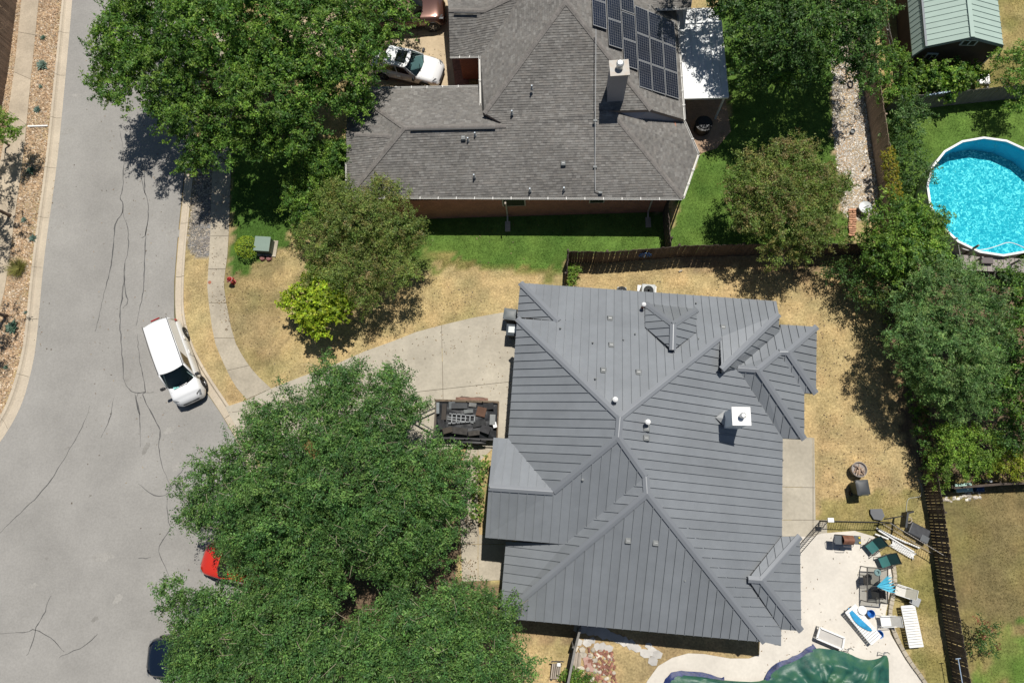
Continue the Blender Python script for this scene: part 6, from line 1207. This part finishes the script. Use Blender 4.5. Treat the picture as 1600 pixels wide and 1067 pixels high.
for dy_ in (-.12, .12): mb = MB(); mb.lathe([(.05, .9), (.05, .96), (.02, .97)], p + Vector((.55, dy_, 0)), 12); GO('bottle', mb, mat('yellow_plastic', (.6, .48, .05), .5))
# iron pool fence
irf = thing('iron_fence', 'black iron picket fence enclosing the patio', 'fence', P(1295, 830)); line = [P(1249, 866, 1.1), P(1294, 814, 1.1), P(1389.5, 816, 1.1), P(1475.5, 867.7, 1.1)]; line = [Vector((p.x, p.y, 0)) for p in line]
for i in range(3):
    a, b = line[i], line[i + 1]; d = b - a; n = int(d.length / .115); [ob('rail', MB().bar(a + Vector((0, 0, z)), b + Vector((0, 0, z)), .03, .03), blackmetal if i < 2 else mat('worn_rail', (.28, .26, .24), .6), irf) for z in (.12, 1.1)]
    for k in range(n): p = a + d * (k + .5) / n; mb = MB(); mb.box((p.x, p.y, .6), (.014, .014, 1.1), math.atan2(d.y, d.x)); ob('picket', mb, blackmetal, irf)
for p in line: mb = MB(); mb.box((p.x, p.y, .6), (.05, .05, 1.22)); ob('post', mb, blackmetal, irf)
mb = MB(); p = line[1] + Vector((.06, .06, 1.27)); mb.box(p, (.3, .22, .10)); ob('control_box', mb, whitep, label='white box on top of the iron fence corner', cat='box', bevel=.02); p0 = P(1291, 828)
# white lattice and pipes on the grass
lt = thing('lattice_panel', 'white lattice panels lying on the grass', 'lattice', P(1405, 860)); a0, a1 = P(1391, 848, .1), P(1429, 870, .1); d = (a1 - a0).normalized(); n_ = Vector((-d.y, d.x, 0)); L_ = (a1 - a0).length
for k in range(12):
    s_ = k / 11 * L_; mb = MB(); mb.bar(a0 + d * max(0, s_ - .22) + n_ * -.16 + Vector((0, 0, .02)), a0 + d * min(L_, s_ + .22) + n_ * .20 + Vector((0, 0, .02)), .035, .012); ob('lattice_slat', mb, wfr, lt)
    mb = MB(); mb.bar(a0 + d * min(L_, s_ + .22) + n_ * -.16 + Vector((0, 0, .035)), a0 + d * max(0, s_ - .22) + n_ * .20 + Vector((0, 0, .035)), .035, .012); ob('lattice_slat', mb, wfr, lt)
for k, (x0, y0, x1, y1, lbl) in enumerate(((1369, 825, 1416, 848, 'upper white pipe of the stack on the grass'), (1367, 834, 1388, 842, 'short white pipe at the left of the lattice'), (1380, 832, 1437, 856, 'long white pipe lying across the lattice'), (1372, 828, 1428, 862, 'white pipe along the edge of the lattice'))):
    mb = MB(); mb.tube([P(x0, y0, .16), P(x1, y1, .16)], .045, 8); ob('plastic_pipe', mb, wfr, label=lbl, cat='pipe', group='white pipes on the grass')
# basketball goal lying by the fence
bg_ = thing('basketball_goal', 'black basketball goal with weighted base by the fence', 'basketball goal', P(1432, 835)); p = P(1430, 832)
mb = MB(); mb.box(p + Vector((.05, .05, .2)), (1.15, .72, .3), R_(-28), taper=.85); ob('base_tank', mb, mat('charcoal_plastic', (.045, .048, .055), .45, .3, .2), bg_, bevel=.05)
mb = MB(); c_ = P(1444, 842, .3); mb.box(c_, (.4, .35, .16), R_(-28)); ob('ballast', mb, mat('slate_plastic', (.10, .11, .12), .5), bg_, bevel=.03)
bb = P(1413, 812, 1.0); mb = MB(); mb.box(bb, (.09, .75, .55), R_(-14)); ob('backboard', mb, mat('dark_board', (.05, .055, .06), .4), bg_); mb = MB(); c_ = P(1420, 812, .95); mb.tube([c_ + Vector((.15 * math.cos(a * .5236), .15 * math.sin(a * .5236), 0)) for a in range(13)], .016, 6, False); ob('hoop', mb, mat('pale_hoop', (.5, .42, .36), .5), bg_)
mb = MB(); mb.tube([P(1420, 828, .35), P(1410, 806, .9), P(1381, 811, .9)], .03, 8); ob('pole', mb, blackmetal, bg_)
mb = MB(); c_ = P(1371, 804, .15); mb.add([c_ + Vector(v) for v in ((-.32, .28, 0), (.25, .3, .02), (.34, -.05, .03), (.18, -.28, .02), (-.2, -.22, 0), (-.34, .05, 0))], [(5, 4, 3, 2, 1, 0)]); mb.add([c_ + Vector(v) - Vector((0, 0, .06)) for v in ((-.32, .28, 0), (.25, .3, .02), (.34, -.05, .03), (.18, -.28, .02), (-.2, -.22, 0), (-.34, .05, 0))], [(0, 1, 2, 3, 4, 5)]); ob('rubber_mat', mb, mat('slate_rubber', (.12, .125, .135), .6), label='grey rubber mat lying on the dry grass', cat='mat')
# patio edging stones
ed = thing('edging_stones', 'row of pale edging stones along the curved patio edge', 'edging', P(1395, 960))
epx = smooth_px([(1392, 880), (1396, 905), (1391, 935), (1386, 960), (1394, 990), (1416, 1030), (1442, 1064), (1460, 1100)], 2); ew = PL(epx); acc = 0
for i in range(len(ew) - 1):
    a, b = ew[i], ew[i + 1]; mb = MB(); c_ = (a + b) / 2; d = b - a; mb.box(c_ + Vector((.06, 0, .07)), (d.length * .94, .20 + rnd(-.02, .02), .14), math.atan2(d.y, d.x)); ob('stone', mb, walkm, ed, bevel=.015)
# green pool cover with blue tarp edge
tp = thing('pool_cover', 'wrinkled green tarp stretched over the back yard pool', 'pool cover', P(1300, 1050)); bnd = smooth_px([(1042, 1090), (1046, 1056), (1075, 1052), (1130, 1062), (1196, 1064), (1210, 1042), (1245, 1030), (1270, 1010), (1290, 1012), (1318, 1016), (1345, 1030), (1370, 1028), (1385, 1018), (1387, 1060), (1386, 1120), (1300, 1220), (1120, 1220), (1050, 1150)], 2)
def tarp_z(x, y, edge): 
    r = float(fbm(np.array([x]), np.array([y]), 1.1)[0]); w = math.sin(x * 3.1 + y * 5.3 + 3 * r) * .05 + math.sin(x * 7.7 - y * 3.9 + 5 * r) * .025
    a = math.atan2(y - cpt.y, x - cpt.x); rr = math.hypot(x - cpt.x, y - cpt.y); w += .30 * abs(math.sin(a * 7 + 3.5 * r + rr * .5)) ** .5 + .09 * abs(math.sin(a * 19 - rr * 1.7 + 5 * r))
    return .07 + (.30 * r + w) * min(1, edge * 1.4 + .25)
cpt = P(1290, 1095); nb = len(bnd); mb = MB(); rows = 40; vs = []
bw3 = PL(bnd)
for r_ in range(rows + 1):
    f = r_ / rows
    for p in bw3: q = p.lerp(cpt, f); vs.append((q.x, q.y, tarp_z(q.x, q.y, f * 2 if f < .5 else 1)))
mb.add(vs, [(r_ * nb + i, r_ * nb + (i + 1) % nb, (r_ + 1) * nb + (i + 1) % nb, (r_ + 1) * nb + i) for r_ in range(rows) for i in range(nb)])
greent = mat('green_tarp', (.022, .115, .09), .45, .45, .7, 1.0, 3.2, spec=.45, col2=(.035, .10, .05)); ob('cover_sheet', mb, greent, tp, smooth=True, fixn=True)
for seq in ([(1040, 1075), (1046, 1054), (1075, 1051), (1130, 1062)], [(1194, 1070), (1210, 1041), (1245, 1029), (1272, 1009)]):
    s2 = smooth_px(seq, 2); mb = MB(); w = PL(s2); vs = []
    for i, p in enumerate(w):
        d = (w[min(i + 1, len(w) - 1)] - w[max(i - 1, 0)]).normalized(); n_ = Vector((d.y, -d.x, 0))
        for k in range(5): vs.append(p + n_ * ((k / 4 - .3) * .5 + rnd(-.05, .05)) + Vector((0, 0, .10 + .07 * math.sin(k / 4 * math.pi) + rnd(-.04, .06))))
    mb.add(vs, [(i * 5 + k, i * 5 + k + 1, (i + 1) * 5 + k + 1, (i + 1) * 5 + k) for i in range(len(w) - 1) for k in range(4)]); ob('blue_edge', mb, mat('blue_tarp', (.012, .025, .11), .5, .5, .25, 1.0, 5), tp, smooth=True)
for (u, v) in ((1322, 1012), (1378, 1018)):
    mb = MB(); p = P(u, v, .1); mb.tube([p + Vector((-.16, 0, 0)), p + Vector((-.16, 0, .45)), p + Vector((0, .1, .6)), p + Vector((.16, 0, .45)), p + Vector((.16, 0, 0))], .02, 6); ob('ladder_rail', mb, chrome, tp)
# flagstones in the shade of the south eave, brick rubble, old boards
fl = thing('flagstone_path', 'pale flagstones laid along the shaded south wall', 'flagstones', P(960, 1000)); fm = mat('flagstone', (.50, .48, .45), .9, .15, .4, .3, 30, objrand=.15)
def flag(u, v, r, n=6, par=fl, m=fm, h=.04):
    p = P(u, v); k = [(p.x + r * rnd(.7, 1.15) * math.cos(2 * math.pi * i / n + .3), p.y + r * rnd(.6, 1.0) * math.sin(2 * math.pi * i / n + .3)) for i in range(n)]; mb = MB(); mb.prism(k, -.03, h + rnd(-.01, .015)); ob('stone', mb, m, par)
for (u, v, r) in ((906, 982, .35), (921, 984, .32), (932, 983, .34), (944, 988, .38), (955, 993, .3), (966, 998, .3), (976, 1002, .28), (985, 1006, .28), (995, 1012, .26), (1008, 1020, .3), (1018, 1018, .32), (1027, 1022, .3), (902, 1002, .28), (918, 1003, .3), (925, 1000, .2), (933, 1010, .22), (942, 1010, .26), (952, 1012, .22), (1020, 1033, .3), (1014, 1008, .2)): flag(u, v, r)
rb = thing('brick_rubble', 'heap of broken red bricks and pale stones by the south wall', 'rubble', P(935, 1040)); redb = mat('old_red_brick', (.27, .125, .09), .92, .3, .2, v2=.2, v2s=.06, objrand=.25); palest = mat('limestone_chunk', (.50, .45, .37), .92, .25, .2, objrand=.25)
for k in range(190):
    u, v = rnd(912, 968), rnd(1014, 1075)
    if u - 912 < (v - 1014) * -.2 + 6 or u > 960 + (v - 1040) * .12: continue
    c_ = P(u, v); z = .03 + .05 * rnd(0, 1); mb = MB()
    if k % 4 < 3: mb.box(c_ + Vector((0, 0, z)), (rnd(.10, .24), .095, .06), rnd(0, 3.14), rnd(-.3, .3), rnd(-.25, .25)); ob('brick', mb, redb, rb)
    else: r = rnd(.05, .12); mb.lathe([(r, 0), (r * 1.1, r * .5), (r * .5, r * .9)], c_ + Vector((0, 0, .01)), 6); ob('stone', mb, palest, rb)
for (u, v, r) in ((898, 1012, .22), (910, 1014, .18), (912, 1022, .2), (908, 1044, .22), (934, 1024, .16), (930, 1030, .15), (924, 1060, .18)): flag(u, v, r, 5, rb, palest, .10)
for (u, v, r) in ((917, 1030, .26), (919, 1038, .25), (924, 1045, .15)): flag(u, v, r, 5, rb, mat('rosy_paver', (.42, .27, .23), .92, .15, .3), .07)
pb = thing('board_pile', 'old grey boards stacked beside the leaning fence', 'boards', P(900, 1035)); oldw = mat('silver_board', (.34, .29, .24), .92, .2, .3, .3, 40, objrand=.2)
for k in range(7): a, b = P(891 + k * 2.9, 1018 + rnd(-2, 2), .05 + .015 * (k % 3)), P(886 + k * 3.2, 1047 + rnd(-3, 3), .05 + .015 * (k % 3)); mb = MB(); mb.bar(a, b, .085, .03); ob('board', mb, oldw, pb)
bc = thing('slatted_bench', 'slatted wooden bench left of the leaning fence', 'bench', P(868, 1045))
for k in range(5): mb = MB(); mb.bar(P(864 + k * 3, 1036, .42), P(861 + k * 3, 1060, .42), .065, .03); ob('slat', mb, oldw, bc)
for (u, v) in ((865, 1038), (876, 1038), (862, 1058), (874, 1058)): mb = MB(); p = P(u, v); mb.box((p.x, p.y, .2), (.06, .06, .4)); ob('leg', mb, bfr, bc)
mb = MB(); mb.bar(P(862, 1033, .75), P(880, 1033, .75), .05, .06); mb.bar(P(862, 1034, .45), P(862, 1033, .75), .05, .05); mb.bar(P(880, 1034, .45), P(880, 1033, .75), .05, .05); ob('backrest', mb, bfr, bc)
mb = MB(); p = P(873, 1037, .43); mb.box(p + Vector((0, 0, .08)), (.18, .18, .16)); ob('white_can', mb, whitep, label='small white can standing on the slatted bench', cat='can', bevel=.03)
pp = thing('plank_platform', 'yellowish plank at the foot of the slatted bench', 'plank', P(866, 1066)); mb = MB(); mb.box(P(866, 1067, .08), (.6, .45, .08), R_(-5)); ob('plank', mb, mat('new_timber', (.50, .36, .19), .85, .15, .3), pp)
# garden hoses and cords on the back lawn
for pts_, lbl in (([(1434, 748), (1441, 760), (1440, 775), (1430, 777), (1418, 778), (1416, 795), (1417, 806)], 'pale hose curled on the back lawn near the fence'),):
    mb = MB(); mb.tube([P(u, v, .03) for u, v in smooth_px(pts_, 2)], .014, 6); ob('garden_hose', mb, mat('pale_hose', (.45, .46, .40), .5), label=lbl, cat='hose')
mb = MB(); p = P(1416, 800); mb.box(p + Vector((0, 0, .25)), (.3, .08, .5), .3); ob('black_board', mb, blackm, label='upright black board behind the basketball goal', cat='board')
# ================================================================ wear on the street, dry leaves
pale = mat('pale_road_patch', (.312, .300, .278), .92, .12, .6, .3, 90, v2=.13, v2s=.1, spec=.2); darkp = mat('dark_road_stain', (.25, .24, .222), .9, .2, .3, .3, 90, spec=.2); spot = mat('road_debris', (.12, .10, .08), .95)
def blob(u, v, rx, ry, rz, m, name, z=ZS + .003):
    c = P(u, v, z); n = 18; vs = []
    for k in range(n):
        a = 2 * math.pi * k / n; r = rnd(.72, 1.15); x, y = rx * r * math.cos(a), ry * r * math.sin(a); vs.append((c.x + x * math.cos(rz) - y * math.sin(rz), c.y + x * math.sin(rz) + y * math.cos(rz), z))
    mb = MB(); mb.add(vs, [tuple(range(n))]); ob(name, mb, m, street)
for (u, v, rx, ry, rz) in ((97, 322, .28, .2, 0), (92, 355, .12, .1, 0), (105, 205, .5, .25, .5), (272, 365, .5, .35, 0), (265, 672, .35, .22, .4), (185, 935, .35, .18, .8), (52, 915, .25, .12, .3), (160, 870, .7, .25, .2), (120, 150, .35, .15, 0), (235, 425, .12, .1, 0), (275, 730, .3, .2, .6)): blob(u, v, rx, ry, rz, pale, 'pale_patch')
for (u, v, rx, ry, rz) in ((148, 967, .22, .12, .6), (73, 872, .12, .07, 0), (105, 700, .15, .08, .5), (140, 775, .1, .05, 1), (200, 590, .5, .16, 1.3), (228, 700, .4, .14, 1.2)): blob(u, v, rx, ry, rz, darkp, 'dark_stain')
for (u, v) in ((99, 349), (119, 292), (77, 474), (73, 545), (80, 546), (112, 786), (142, 774), (137, 725), (250, 834), (220, 825), (316, 706), (323, 705), (248, 478), (295, 890), (258, 350), (116, 258)): blob(u, v, rnd(.03, .06), rnd(.02, .05), rnd(0, 3), spot, 'debris_speck', ZS + .006)
# oil and tyre marks on the driveway
# fallen leaves under and beside the oaks
def litter(name, label, polys, n, z):
    pts = []
    for poly, k in polys:
        W = [tuple(p)[:2] for p in PL(poly)]; xs_ = [p[0] for p in W]; ys_ = [p[1] for p in W]; x = RNG.uniform(min(xs_), max(xs_), k * 4); y = RNG.uniform(min(ys_), max(ys_), k * 4); m = inpoly(x, y, W) & (fbm(x, y, 1.4) > RNG.uniform(.3, .75, len(x))); pts.append(np.column_stack([x[m], y[m]])[:k])
    p = np.concatenate(pts); m_ = len(p); a = RNG.uniform(0, 6.28, m_); L = RNG.uniform(.025, .06, m_); d = np.column_stack([np.cos(a), np.sin(a), RNG.uniform(-.15, .15, m_)]) * L[:, None]; s_ = np.column_stack([-np.sin(a), np.cos(a), RNG.uniform(-.2, .2, m_)]) * L[:, None] * .45; c = np.column_stack([p, np.full(m_, z)])
    V = np.empty((m_, 4, 3)); V[:, 0] = c - d; V[:, 1] = c + s_; V[:, 2] = c + d; V[:, 3] = c - s_
    cols = np.array([(.24, .15, .08), (.16, .10, .06), (.33, .24, .13), (.12, .09, .06)])[RNG.integers(0, 4, m_)] * RNG.uniform(.6, 1.3, (m_, 1))
    o = link(name, npmesh(name, V.reshape(-1, 3), m_, 4, cols, GRASSM)); tag(o, label, 'leaves', kind='stuff')
litter('fallen_leaves', 'dry brown leaves scattered on the driveway, walks and lawns', [([(420, 610), (690, 515), (800, 500), (800, 690), (430, 740)], 420), ([(718, 700), (750, 715), (747, 905), (720, 905)], 500), ([(370, 420), (660, 400), (780, 480), (430, 600), (350, 500)], 500), ([(450, 150), (1045, 330), (1045, 400), (560, 420)], 200), ([(890, 410), (1340, 405), (1440, 760), (1280, 800), (1280, 500)], 900), ([(1180, 840), (1390, 840), (1390, 1060), (1190, 1060)], 160), ([(600, 60), (705, 60), (705, 140), (580, 140)], 160), ([(335, 270), (360, 270), (360, 530), (330, 480)], 160)], 0, .045)
litter('gutter_leaves', 'dry leaves gathered along the street gutters', [([(288, 267), (300, 267), (287, 440), (300, 540), (350, 640), (330, 640), (270, 500)], 260), ([(80, 200), (95, 200), (60, 560), (45, 560)], 120), ([(130, 60), (330, 60), (330, 760), (130, 760)], 260)], 0, ZS + .012)
